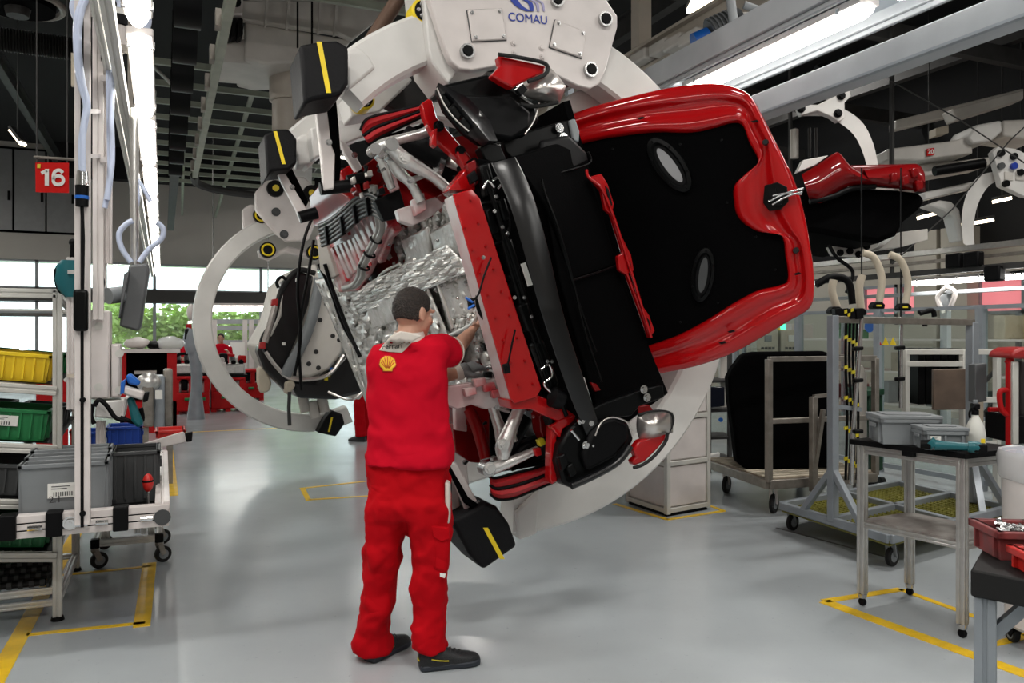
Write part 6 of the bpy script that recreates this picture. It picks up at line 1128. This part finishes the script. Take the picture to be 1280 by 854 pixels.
pp = L.lerp(C, .52); top = 1.70
MB().bar(V((pp.x, pp.y, .2)), V((pp.x, pp.y, top)), .06, .06, up=(1, 0, 0)).build('post', 'grey_steel', cf, bevel=.005)
for t in (.22, .80): q = L.lerp(C, t); MB().bar(q, V((pp.x, pp.y, .58)), .045, .045).build('brace', 'grey_steel', cf, bevel=.005)
rp_ = W(1215, 500, 6.5); rp_ = V((rp_.x, rp_.y, 0)); MB().bar(rp_+UP*.2, rp_+UP*1.66, .07, .07, up=(1, 0, 0)).build('post', 'grey_steel', cf, bevel=.005); MB().bar(V((pp.x, pp.y, 1.67)), rp_+UP*1.66, .06, .05).build('top_bar', 'alu_dull', cf, bevel=.005)
for q in (C.lerp(R, .75), C.lerp(R, .98)): MB().bar(q, rp_+UP*.62, .045, .045).build('brace', 'grey_steel', cf)
MB().bar(V((pp.x, pp.y, 1.04)), W(1075, 512, 6.0), .03, .03).build('arm', 'grey_steel', cf)
ws('grey_box', 'terminal', [(1219, 456), (1234, 454), (1234, 502), (1219, 504)], 6.3, .1, cf)
dp_ = 5.95
for k in range(4):
    x = 1058+k*4.6; wt('cable', 'black', [(x, 396), (x-1, 450), (x+1, 520), (x-1, 600)], .010, dp_+.03*k, cf)
    for j in range(5):
        y = 420+j*38+k*3; ws('yellow_tag', 'label_yellow', [(x-2, y), (x+2, y-1), (x+2, y+3), (x-2, y+4)], dp_-.02+.03*k, .02, cf, .0)
wt('metal_pole', 'steel', [(1077, 396), (1072, 470), (1066, 540), (1064, 606)], .016, 5.9, cf, sm=0); wt('metal_pole', 'steel', [(1127, 396), (1126, 510)], .014, 6.6, cf, sm=0)
for y in (434, 474, 538): ws('pole_clip', 'black', [(1068, y), (1080, y-1), (1080, y+4), (1068, y+5)], 5.85, .05, cf)
for y in (401, 433, 472): ws('pole_clip', 'black', [(1121, y), (1132, y-1), (1132, y+4), (1121, y+5)], 6.55, .05, cf)
for x0 in (1044, 1052, 1060, 1070): ws('plug_bank', 'black', [(x0, 386), (x0+9, 385), (x0+10, 398), (x0+1, 399)], 5.85, .07, cf, .004)
for x, y in ((1056, 388), (1064, 386), (1060, 392)): ws('yellow_tag', 'label_yellow', [(x, y), (x+3, y-1), (x+3, y+3), (x, y+4)], 5.84, .01, cf, .0)
for P in ([(1150, 392), (1165, 388), (1168, 396)], [(1156, 402), (1156, 408)]): wt('clamp_screw', 'black', P, .02, 6.4, cf)
ws('clamp_knob', 'black', [(1150, 388), (1164, 387), (1164, 391), (1150, 392)], 6.4, .05, cf)
# curved beige hoses with black nozzles hanging from the rails
for k, (P, d) in enumerate((([(1078, 316), (1092, 322), (1102, 346), (1099, 378)], 6.6), ([(1112, 318), (1126, 326), (1135, 352), (1132, 380)], 6.8), ([(1042, 350), (1040, 364), (1046, 384)], 6.2), ([(1078, 344), (1074, 360), (1076, 386)], 6.2))):
    t = thing('suction_hose', 'curved beige hose with black nozzle hanging over the cable frame', 'hose', W(*P[-1], d), group='beige hoses over the cable frame', world=True); wt('hose', 'beige', P, .030, d, t, 14); x, y = P[-1]; ws('nozzle', 'black', [(x-8, y+4), (x-4, y-1), (x+4, y-1), (x+8, y+3), (x+7, y+8), (x-7, y+8)], d-.05, .1, t); ws('nozzle_mark', 'label_yellow', [(x-3, y+3), (x+3, y+3), (x+3, y+5), (x-3, y+5)], d-.06, .01, t, .0)
# ---- aluminium table
TA, TB, TC = G(1203, 797), G(1078, 757), G(1137, 744); TD = TA+TC-TB; tz = .945
tb_ = thing('work_table', 'tall aluminium work table with black top and lower shelf on small casters', 'table', TA, world=True)
ex = (TA-TB).normalized(); ey = (TC-TB).normalized()
for p in (TA, TB, TC, TD): o = MB(); profile(o, p+UP*.07, p+UP*(tz-.02), .045, .045, up=ex); o.build('leg', 'alu', tb_, bevel=.003); MB().cyl(p+UP*.045, p+UP*.07, .022, .026, 14).build('leg_collar', 'steel', tb_); o = MB().cyl(p+UP*.022-ey*.011, p+UP*.022+ey*.011, .022, n=16); o.build('caster', 'black', tb_, bevel=.004)
for z, m in ((tz-.045, .05), (.47, .035)):
    for p, q in ((TA, TB), (TB, TC), (TC, TD), (TD, TA)): o = MB(); profile(o, p+UP*z, q+UP*z, .04, m); o.build('rail', 'alu', tb_, bevel=.003)
e_ = .05; cT = [TA+ex*e_-ey*e_, TB-ex*e_-ey*e_, TC-ex*e_+ey*e_, TD+ex*e_+ey*e_]
MB().prism([p+UP*(tz-.02) for p in cT], (0, 0, .03)).build('table_top', 'black', tb_, bevel=.004); MB().prism([p+UP*.485 for p in (TA, TB, TC, TD)], (0, 0, .012)).build('lower_shelf', 'lower_shelf', tb_)
q = TA.lerp(TB, .47)-ey*.03+UP*(tz-.03); MB().box(q, (.07, .03, .035), (ex, ey, UP)).build('clip', 'black', tb_, bevel=.006)
tt = tz+.012; rzT = math.atan2(ex.y, ex.x)
def onT(px, py): return G(px, py, tt)
cA = onT(1122, 545); dirx = (onT(1150, 540)-onT(1096, 544)); 
crate('storage_crate', 'grey plastic crate with lid on the black table top', 'crate', W(1129, 541, 4.46).xy.to_3d()+UP*tt, .30, .22, .14, 'grey_plastic', rz=-A-.12, lid=True, ribs=0)
crate('storage_crate', 'smaller grey crate with lid and paper label behind the teal drill', 'crate', W(1174, 541, 4.22).xy.to_3d()+UP*tt, .20, .15, .10, 'grey_plastic', rz=-A-.12, lid=True, ribs=3, tag_=(-.05, .05, .028))
dr = thing('power_drill', 'teal and black angle power drill lying on the black table', 'drill', W(1185, 552, 4.1).xy.to_3d()+UP*tt, world=True)
o = W(1160, 548, 4.14); o.z = tt+.03; e2 = W(1224, 553, 4.05); e2.z = tt+.028; ux = (e2-o).normalized(); uy = UP.cross(ux)
MB().tube([o+ux*.03, o+ux*.10, o+ux*.17, o+ux*.20], [.026, .022, .020, .024], 16, sm=3).build('body', 'teal', dr); MB().tube([o+ux*.18, o+ux*.225, o+ux*.245], [.027, .03, .018], 16, sm=3).build('motor', 'teal', dr); MB().tube([o+ux*.005+UP*.02, o+ux*.03-UP*.004], [.028, .026], 16).build('gear_head', 'teal', dr); MB().tube([o-ux*.035, o+ux*.01], [.022, .026], 14).build('chuck', 'black', dr); MB().box(o+ux*.235-UP*.003, (.06, .055, .045), (ux, uy, UP)).build('battery', 'black', dr, bevel=.008); MB().box(o+ux*.11+uy*.0-UP*.018, (.05, .02, .016), (ux, uy, UP)).build('trigger', 'black', dr, bevel=.004)
sp = W(1219, 549, 4.22).xy.to_3d()+UP*tt; sb_ = thing('spray_bottle', 'translucent spray bottle with black trigger beside the drill', 'bottle', sp, world=True)
def lath(c, prof_, n=20): return MB().loft([[c+V((r*math.cos(2*math.pi*k/n), r*math.sin(2*math.pi*k/n), z)) for k in range(n)] for r, z in prof_])
lath(sp, ((.046, 0), (.050, .012), (.050, .07), (.044, .11), (.030, .145), (.019, .165), (.016, .178))).build('bottle', 'translucent', sb_); lath(sp, ((.018, .176), (.018, .20), (.012, .205))).build('collar', 'black', sb_); MB().box(sp+UP*.222, (.03, .05, .03), (RT, FW, UP)).build('spray_head', 'black', sb_, bevel=.006); MB().tube([sp+UP*.212-RT*.018, sp+UP*.187-RT*.03, sp+UP*.16-RT*.028], .006, 8, sm=3).build('trigger', 'black', sb_); MB().tube([sp+UP*.235, sp+UP*.255], .012, 10).build('nozzle', 'grey_plastic', sb_)
MB().box(sp-FW*.0485+RT*.012+UP*.045, (.022, .004, .022), (RT, FW, UP)).build('warning_label', 'yellow', sb_)
# ---- bench at the lower right with red bins of bolts
bz = .90; b0 = G(1213, 712, bz); by_ = (G(1221, 668, bz)-b0); by_.z = 0; by_.normalize(); bx_ = V((by_.y, -by_.x, 0)); bn = thing('bench', 'worn dark topped bench with grey steel leg carrying red bolt bins', 'bench', b0.xy.to_3d(), world=True)
def bp_(u, v, z): return V((b0.x, b0.y, 0))+bx_*u+by_*v+UP*z
MB().prism([bp_(0, 0, bz-.075), bp_(.7, -.18, bz-.075), bp_(.7, .4, bz-.075), bp_(.03, .38, bz-.075)], (0, 0, .075)).build('bench_top', 'rubber', bn, bevel=.006)
for u, v in ((.035, .03), (.62, -.1), (.62, .34)): o = MB(); profile(o, bp_(u, v, .0), bp_(u, v, bz-.075), .055, .055, up=bx_); o.build('leg', 'grey_steel', bn, bevel=.004)
MB().bar(bp_(.035, .03, bz-.2), bp_(.14, .05, bz-.08), .03, .03).build('gusset', 'grey_steel', bn)
for k, (u, v, L_, w_, h, m, lab) in enumerate(((.10, .24, .15, .16, .085, 'red_worn', 'worn red bin of bolts at the bench corner'), (.20, .06, .16, .14, .06, 'red_bin', 'bright red shallow bin of bolts in front of the worn one'))):
    q = bp_(u, v, bz+.002); crate('bolt_bin', lab, 'bin', q, L_, w_, h, m, rz=-A-.1, ribs=0, handle=False)
    random.seed(20+k)
    for j in range(34):
        c = q+RT*random.uniform(-.4, .4)*L_*.85+FW*random.uniform(-.4, .4)*w_*.85+UP*(h*.72+random.uniform(0, .022)); d = V((random.gauss(0, 1), random.gauss(0, 1), random.gauss(0, .35))).normalized(); o = MB(); o.cyl(c-d*.012, c+d*.012, .0045, n=8); o.cyl(c+d*.012, c+d*.018, .009, n=6)
        tag(o.build('bolt', 'steel'), 'small steel bolt in the %s bin on the bench' % ('worn red', 'bright red')[k], 'bolt', 'bolts in the %s bin' % ('worn', 'bright')[k])
# ---- white bin with bag
wc = G(1312, 812); wb_ = thing('waste_bin', 'white plastic waste bin with clear liner bag on casters', 'bin', wc, world=True)
lath(V((wc.x, wc.y, .1)), ((.17, 0), (.19, .02), (.205, .75), (.215, .86), (.20, .86), (.19, .75), (.16, .03)), 32).build('body', 'white', wb_)
bg_ = lath(V((wc.x, wc.y, .1)), ((.212, .74), (.222, .76), (.226, .85), (.218, .88), (.205, .875), (.19, .80), (.15, .70)), 40).build('liner_bag', 'plastic_film', wb_); folds(bg_, .02, .03, 'bag_folds')
MB().ell(V((wc.x+.02, wc.y, .9)), (.15, .15, .06), None, 16, 8).build('blue_rag', 'blue', wb_)
for k in range(4): caster(wb_, (wc.x+.14*math.cos(k*1.57+.6), wc.y+.14*math.sin(k*1.57+.6), .1), .04, 'black', k*1.2)
# ---- rack of black boxes, red trolley, green bin
r2 = thing('pipe_rack', 'pale tube rack with black boxes and a brown board', 'rack', W(1180, 560, 7.3).xy.to_3d(), world=True)
for x, y0, y1 in ((1132, 438, 560), (1204, 438, 575), (1246, 440, 575)): p = W(x, 500, 7.3); MB().bar(V((p.x, p.y, 0)), W(x, y0, 7.3), .05, .05, up=(1, 0, 0)).build('post', 'cream_profile', r2, bevel=.004)
for x0, x1, y in ((1132, 1246, 440), (1132, 1206, 455), (1210, 1246, 500), (1210, 1246, 530), (1132, 1246, 555)): MB().bar(W(x0, y, 7.3), W(x1, y, 7.3), .05, .05).build('rail', 'cream_profile', r2, bevel=.004)
MB().bar(W(1228, 480, 7.4), W(1246, 462, 7.4), .03, .03).build('brace', 'dark_steel', r2); MB().bar(W(1228, 520, 7.4), W(1246, 500, 7.4), .03, .03).build('brace', 'dark_steel', r2)
for k in range(6): ws('black_box', 'black', [(1148+k*9.5, 436), (1156.5+k*9.5, 435.5), (1156.5+k*9.5, 506), (1148+k*9.5, 506)], 7.4, .4, r2, .01); ws('box_latch', 'beige', [(1150+k*9.5, 439), (1155+k*9.5, 441), (1155+k*9.5, 443), (1150+k*9.5, 441)], 7.39, .02, r2, .0)
ws('board', 'brown', [(1167, 462), (1214, 461), (1214, 512), (1167, 513)], 7.1, .04, r2); ws('carton', 'plywood', [(1217, 500), (1230, 500), (1230, 528), (1217, 528)], 7.2, .2, r2)
rt_ = thing('red_trolley', 'red tube trolley with round top at the end of the table', 'trolley', W(1270, 570, 6.0).xy.to_3d(), world=True)
for x in (1262, 1290): p = W(x, 500, 6.0); MB().bar(V((p.x, p.y, .1)), W(x, 440, 6.0), .045, .045).build('post', 'red', rt_, bevel=.01); caster(rt_, (p.x, p.y, .12), .05)
wt('hoop', 'red', [(1262, 520), (1252, 512), (1250, 490), (1262, 488)], .02, 6.0, rt_); wt('hoop', 'red', [(1258, 512), (1236, 512)], .018, 6.1, rt_, sm=0); wt('hoop', 'red', [(1258, 454), (1264, 448)], .018, 6.0, rt_, sm=0)
ws('top', 'trolley_red', [(1264, 448), (1266, 440), (1276, 435), (1300, 434), (1300, 450)], 5.9, .3, rt_, .02); ws('panel', 'cream_profile', [(1266, 452), (1274, 452), (1274, 556), (1266, 556)], 5.95, .05, rt_); ws('shelf', 'black', [(1270, 520), (1300, 520), (1300, 555), (1270, 555)], 6.0, .4, rt_); ws('back', 'dark_steel', [(1276, 452), (1300, 452), (1300, 520), (1276, 520)], 6.1, .05, rt_)
gp = G(1094, 602); gn = thing('wheelie_bin', 'dark green wheeled bin behind the cable frame', 'bin', gp, world=True); ws('body', 'dark_green', [(1084, 494), (1104, 492), (1105, 588), (1088, 592)], 7.9, .4, gn, .02); ws('lid', 'dark_green', [(1082, 488), (1106, 486), (1106, 494), (1082, 496)], 7.85, .45, gn, .01)
for x in (1090, 1102): q = W(x, 590, 8.0); q.z = .07; MB().cyl(q-RT*.02, q+RT*.02, .07, n=18).build('wheel', 'black', gn)
ws('crate_bench', 'grey_steel', [(1236, 540), (1262, 538), (1262, 548), (1236, 548)], 6.8, .3, rt_)
# ---- glass fence along the far line
gf = thing('glass_fence', 'tall glass safety fence with grey steel posts', 'fence', (7.5, 8, 0), world=True)
ys = [4.2+1.25*k for k in range(11)]
for k, y in enumerate(ys):
    MB().bx(7.46, 7.54, y-.04, y+.04, 0, 1.86).build('post', 'grey_steel', gf)
    if k < len(ys)-1: MB().bx(7.495, 7.505, y+.05, ys[k+1]-.05, .12, 1.82).build('pane', 'glass', gf, smooth=0); MB().bx(7.48, 7.52, y+.04, ys[k+1]-.04, .06, .11).build('bottom_rail', 'grey_steel', gf); MB().bx(7.48, 7.52, y+.04, ys[k+1]-.04, 1.82, 1.86).build('top_rail', 'grey_steel', gf)
q = QX(1087, 408, 7.48); MB().cyl(q, q-V((.004, 0, 0)), .07, n=24).build('round_sticker', 'blue', gf); q = QX(1098, 427, 7.48); 
for dy, m in ((0, 'sign_red'), (-.10, 'yellow'), (-.2, 'yellow')): MB().prism([q+V((0, dy-.045, -.04)), q+V((0, dy+.045, -.04)), q+V((0, dy, .05))], (-.004, 0, 0)).build('warning_sticker', m, gf)
# objects beyond the fence
for k, (x0, x1) in enumerate(((946, 974), (976, 1006))):
    t = thing('control_box', 'beige control box with small screen and buttons, %s' % ('blue grey screen', 'pale pink screen')[k], 'control box', W((x0+x1)/2, 440, 12).xy.to_3d(), world=True); ws('case', 'beige', [(x0, 413), (x1-1, 412), (x1-1, 441), (x0, 441)], 12, .3, t); ws('screen', 'grey_plastic' if k == 0 else 'paper', [(x0+10, 419), (x0+19, 419), (x0+19, 427), (x0+10, 427)], 11.98, .03, t)
    for j in range(4): ws('button', 'ink', [(x0+6+j*4.5, 434), (x0+9+j*4.5, 434), (x0+9+j*4.5, 437), (x0+6+j*4.5, 437)], 11.98, .03, t, 0)
    p = W((x0+x1)/2, 441, 12.15); MB().bar(V((p.x, p.y, 0)), p, .3, .2).build('pedestal', 'beige', t)
    if k == 0: MB().cyl(W(979, 412, 12.1), W(979, 405, 12.1), .04, n=12).build('beacon', 'beacon', t)
random.seed(9)
sh2 = thing('parts_shelf', 'low shelf of assorted cartons beyond the glass fence', 'shelf', (12, 10, 0), world=True)
for y in (5.5, 8.2, 10.9, 13.6): MB().bx(11.3, 11.36, y-.03, y+.03, 0, 1.9).bx(12.1, 12.16, y-.03, y+.03, 0, 1.9).build('post', 'grey_steel', sh2)
for z in (.4, .95, 1.5): MB().bx(11.3, 12.16, 5.5, 13.6, z-.03, z).build('board', 'white', sh2)
for k in range(34):
    z = random.choice((.4, .95, 1.5)); y = 5.7+k*.23; h = random.uniform(.15, .38); o = MB().bx(11.4, 11.95, y-.09, y+.09, z, z+h)
    m = random.choice(['grey_plastic', 'white', 'beige', 'green_bin', 'yellow_bin', 'grey_dark', 'plywood']); tag(o.build('carton', m, bevel=.006), '%s carton on the low shelf beyond the glass fence' % {'grey_plastic': 'mid grey', 'white': 'white', 'beige': 'beige', 'green_bin': 'green', 'yellow_bin': 'yellow', 'grey_dark': 'dark grey', 'plywood': 'brown'}[m], 'carton', 'cartons beyond the glass fence')
# ---- overhead rails with strip lamps before the right wall
ov = thing('service_rail', 'pair of long grey service rails with cable trolleys before the window wall', 'rail', (9, 8, 2.5), world=True)
for z, h, m, x in ((2.62, .07, 'alu', 9.0), (2.50, .04, 'alu_dull', 9.0), (2.36, .07, 'dark_steel', 8.95), (2.12, .05, 'grey_paint', 9.4)): MB().bx(x-.04, x+.04, 3, 22, z-h/2, z+h/2).build('rail', m, ov, bevel=.004)
for k in range(9): y = 4+1.9*k; MB().bx(8.98, 9.02, y, y+.04, 2.36, 2.62).build('link', 'dark_steel', ov); MB().bx(8.98, 9.02, y, y+.05, 2.65, 5.7).build('drop', 'dark_steel', ov)
for px, py in ((1194, 326), (1217, 324), (1243, 342)): q = QX(px, py, 8.9); MB().box(q, (.12, .2, .18)).build('cable_trolley', 'black', ov, bevel=.02)
for px in (1165, 1216, 1258, 1300):
    q = QX(px, 346 if px < 1240 else 338, 9.25); tube_lamp(9.25, q.y-.31, q.y+.31, 2.27, .16, 'bright strip lamp under the service rails by the pink windows', 'strip lamps under the service rails')
qc = QX(1182, 375, 9.4); MB().bx(9.36, 9.44, qc.y-.05, qc.y+.05, 0, 2.12).build('support', 'grey_paint', ov)
for P in ([(1182, 360), (1172, 372), (1180, 392)], [(1182, 358), (1194, 366), (1186, 388)]): MB().tube([QX(x, y, 9.3) for x, y in P], .03, 8, sm=5).build('white_cable', 'white', ov)
# ---- far carriers overhead with another body
c19 = thing('car_carrier', 'far ring carrier numbered nineteen beyond the grey beam', 'carrier', W(1040, 130, 9), world=True); d = 9.0
mbq = MB(); P = catmull([V((*p, 0)) for p in ((1000, 138), (1040, 140), (1070, 158), (1085, 185), (1092, 215))], 6)
mbq.loft([[W(p.x, p.y, d), W(p.x, p.y+4, d), W(p.x, p.y+4, d+.3), W(p.x, p.y, d+.3)] if False else [W(p.x+(6 if i > 6 else 0), p.y-7, d), W(p.x-(6 if i > 6 else 0), p.y+7, d), W(p.x-(6 if i > 6 else 0), p.y+7, d+.35), W(p.x+(6 if i > 6 else 0), p.y-7, d+.35)] for i, p in enumerate(P)]); mbq.build('ring', 'carrier', c19, smooth=50)
pq = ws('roller_plate', 'carrier', [(997, 134), (1002, 130), (1016, 134), (1040, 122), (1062, 112), (1064, 120), (1056, 128), (1056, 148), (1048, 152), (1040, 146), (1022, 138), (1002, 144)], d-.1, .1, c19)
for x, y in ((1001, 136), (1051, 120), (1047, 142)): bolt(pq, W(x, y, d-.1), -FW, .035, m='black', h=.04)
ws('casting', 'carrier_dim', [(966, 120), (1000, 112), (1020, 84), (1030, 80), (1046, 92), (1102, 60), (1102, 78), (1010, 110), (990, 130), (966, 136)], 9.6, .5, c19, .02); s9 = ws('number_plate', 'sign_red', [(999, 99), (1010, 97), (1011, 108), (1000, 110)], 9.5, .02, c19, 0)
text_mesh('19', .085, W(1005, 103.5, 9.48), RT, UP, 'lettering', 'paper', s9, .001, .002); ws('yellow_block', 'yellow', [(973, 113), (979, 111), (981, 118), (975, 120)], 9.4, .1, c19); wt('motor', 'black', [(1022, 92), (1034, 88)], .1, 9.4, c19, 14, 0)
for x in (994, 1012, 1020): wt('wire', 'dark_steel', [(x, 160), (x, 196)], .02, 9.6, c19, 6, 0)
wt('drop_pipe', 'cream_profile', [(993, 162), (993, 198)], .05, 9.5, c19, 10, 0)
fb = thing('unfinished_car', 'glossy dark red car body with black underside carried high beyond the bonnet', 'car body', W(1080, 300, 8.6), world=True); d = 8.6
ws('underbody', 'black_matte', [(1000, 246), (1012, 232), (1060, 232), (1110, 236), (1150, 240), (1159, 250), (1150, 262), (1132, 276), (1122, 294), (1098, 304), (1070, 300), (1020, 290), (1000, 290)], d, 1.6, fb, .06)
def curved(name, m, top, bot, d0, bul):
    T = catmull([V((*p, 0)) for p in top], 6); Bt = catmull([V((*p, 0)) for p in bot], 6); MB().loft([[W(*(a.lerp(b, s).xy), d0-bul*math.sin(math.pi*s)) for s in (0, .15, .3, .5, .7, .85, 1)]+[W(b.x, b.y, d0+.3), W(a.x, a.y, d0+.3)] for a, b in zip(T, Bt)]).build(name, m, fb, smooth=60)
curved('front_wing', 'car_red_dark', [(1002, 218), (1022, 206), (1042, 192), (1050, 192), (1064, 208), (1080, 218)], [(1012, 250), (1026, 254), (1042, 244), (1062, 234), (1080, 232), (1094, 232)], d-.1, .12)
curved('rear_wing', 'car_red_dark', [(1080, 212), (1100, 210), (1130, 206), (1148, 206), (1156, 216)], [(1090, 232), (1110, 234), (1130, 236), (1150, 240), (1157, 240)], d-.1, .12)
ws('inner_panel', 'dark_red', [(1062, 206), (1150, 204), (1154, 238), (1070, 236)], d+.2, .8, fb, .03); ws('white_panel', 'carrier', [(996, 216), (1004, 200), (1036, 194), (1020, 206)], d+.05, .1, fb); ws('sill', 'silver', [(1060, 233), (1124, 236), (1124, 238), (1060, 235)], d-.12, .05, fb, .0)
for x, y in ((1118, 222), (1132, 226), (1144, 216), (1150, 232)): ws('tail_fitting', 'car_red_dark', [(x-5, y-6), (x+4, y-8), (x+6, y+4), (x-3, y+7)], d-.25, .1, fb, .02)
wt('edge_seal', 'black', [(1012, 252), (1040, 246), (1064, 236), (1094, 233)], .03, d-.12, fb)
cj = thing('lifting_clamp', 'pale clamp frame hanging under the far red body', 'frame', W(1050, 310, 9), world=True)
ws('plate', 'carrier_dim', [(1036, 300), (1060, 298), (1096, 300), (1098, 308), (1076, 320), (1046, 318)], 9.2, .2, cj)
for x, y in ((1050, 316), (1062, 314), (1073, 318), (1083, 308)): bolt(cj, W(x, y, 9.2), -FW, .03, m='black', h=.03)
wt('cable', 'black', [(1036, 306), (1046, 322), (1066, 340), (1058, 366)], .02, 8.8, cj); wt('cable', 'black', [(1020, 356), (1040, 346), (1060, 352), (1066, 380)], .03, 6.5, cj)
for x, d_ in ((1077, 6.3), (1126, 7.0)): wt('pull_cord', 'black', [(x, 210), (x, 396)], .006, d_, cj, 6, 0)
ws('arm', 'carrier_dim', [(1098, 312), (1126, 290), (1160, 286), (1160, 300), (1130, 308)], 9.4, .3, cj)
c20 = thing('car_carrier', 'far ring carrier numbered twenty with round holes in its plate', 'carrier', W(1250, 230, 11), world=True); d = 11.0
P = catmull([V((*p, 0)) for p in ((1256, 220), (1230, 226), (1214, 250), (1208, 280), (1210, 310))], 6); MB().loft([[W(p.x-6, p.y-6, d), W(p.x+9, p.y+4, d), W(p.x+9, p.y+4, d+.5), W(p.x-6, p.y-6, d+.5)] for p in P]).build('ring', 'carrier', c20, smooth=50)
pq = ws('roller_plate', 'carrier', [(1241, 190), (1248, 183), (1270, 186), (1300, 200), (1310, 250), (1280, 245), (1252, 232)], d-.2, .12, c20)
for x, y, m in ((1250, 192, 'black'), (1266, 196, 'black'), (1250, 208, 'grey_dark'), (1266, 208, 'logo_blue'), (1256, 230, 'black'), (1274, 216, 'black')): q = W(x, y, d-.2); MB().cyl(q, q-FW*.05, .045, n=18).build('roller', m, pq)
for x in (1262, 1276): ws('cover', 'carrier_dim', [(x-6, 214), (x+5, 215), (x+5, 226), (x-6, 225)], d-.22, .03, pq)
ws('arm', 'carrier_dim', [(1110, 186), (1190, 176), (1212, 170), (1216, 178), (1216, 192), (1150, 200), (1110, 200)], d+.4, .5, c20, .02); s20 = ws('number_plate', 'sign_red', [(1159, 186), (1168, 184.5), (1168, 193.5), (1159, 195)], d+.36, .02, c20, 0); text_mesh('20', .085, W(1163.5, 189.7, d+.35), RT, UP, 'lettering', 'paper', s20, .001, .002)
ws('head', 'carrier', [(1210, 172), (1220, 156), (1252, 150), (1254, 164), (1240, 176), (1216, 180)], d+.3, .6, c20, .03); ws('head', 'carrier_dim', [(1254, 150), (1300, 148), (1300, 176), (1254, 170)], d+.4, .6, c20, .03)
ws('casting', 'carrier_dim', [(1150, 206), (1240, 196), (1240, 206), (1150, 222)], d+.7, .6, c20, .02); wt('push_rod', 'black', [(1168, 214), (1230, 204)], .07, d+.3, c20, 10, 0)
ws('lower_beam', 'carrier', [(1156, 240), (1240, 222), (1240, 230), (1156, 250)], d+.6, .3, c20, .02); ws('lower_arm', 'carrier', [(1160, 256), (1176, 250), (1190, 252), (1200, 262), (1206, 300), (1200, 302), (1192, 270), (1178, 262)], d+.5, .3, c20, .03)
ws('hanger', 'carrier_dim', [(1120, 150), (1280, 110), (1280, 122), (1120, 162)], d+1.5, .25, c20, .02); ws('hanger', 'carrier_dim', [(1190, 136), (1280, 112), (1280, 124), (1196, 150)], d+1.0, .3, c20, .02)
ws('junction_box', 'beige', [(1170, 160), (1186, 156), (1186, 166), (1170, 170)], d+.6, .2, c20)
for P in ([(1115, 330), (1190, 262), (1262, 176), (1290, 150)], [(1112, 100), (1200, 150), (1290, 210)]): wt('steel_rope', 'dark_steel', P, .009, d-.5, c20, 6, 0)
# drive rail, motors and clamps above the bonnet
dv = thing('drive_rail', 'beige conveyor rail with clamps running above the lamp channel', 'rail', (4.88, 6, 4.6), world=True)
for dz, h, w in ((0, .26, .02), (.13, .03, .16), (-.13, .03, .16)): MB().bx(4.88-w/2, 4.88+w/2, 4.5, 20, 4.6+dz-h/2, 4.6+dz+h/2).build('flange', 'primer_beige', dv)
for px, py in ((803, 72), (828, 60), (846, 54), (866, 48)): q = QX(px, py, 4.75); MB().box(q, (.15, .3, .12)).build('clamp', 'carrier_dim', dv, bevel=.02)
for y in (7.5, 9.4): MB().bx(4.8, 4.96, y, y+.16, 4.75, 6.3).build('hanger', 'primer_beige', dv)
mo = thing('drive_motor', 'grey finned motor with blue end plug above the lamp channel', 'motor', W(910, 50, 6.4), world=True)
wt('motor_body', 'terminal', [(888, 46), (926, 30)], .13, 6.4, mo, 20, 0); wt('end_plug', 'blue', [(868, 55), (886, 47)], .085, 6.4, mo, 16, 0)
for k in range(7): x, y = 890+k*5, 45-k*2.2; q = W(x, y, 6.4); dz = (W(926, 30, 6.4)-W(888, 46, 6.4)).normalized(); MB().cyl(q-dz*.006, q+dz*.006, .145, n=20).build('fin', 'terminal', mo)
ws('gearbox', 'grey_steel', [(910, 34), (932, 30), (934, 46), (914, 54)], 6.3, .25, mo, .03); wt('support_pipe', 'grey_paint', [(912, -10), (921, 58)], .035, 6.1, mo, 10, 0); ws('mount', 'carrier', [(836, 94), (850, 90), (868, 88), (860, 104), (838, 104)], 6.0, .2, mo)
ws('plate', 'carrier', [(920, 16), (958, 12), (960, 36), (926, 46)], 6.7, .1, mo); wt('support_pipe', 'grey_paint', [(930, 6), (985, 26)], .03, 6.2, mo, 10, 0)
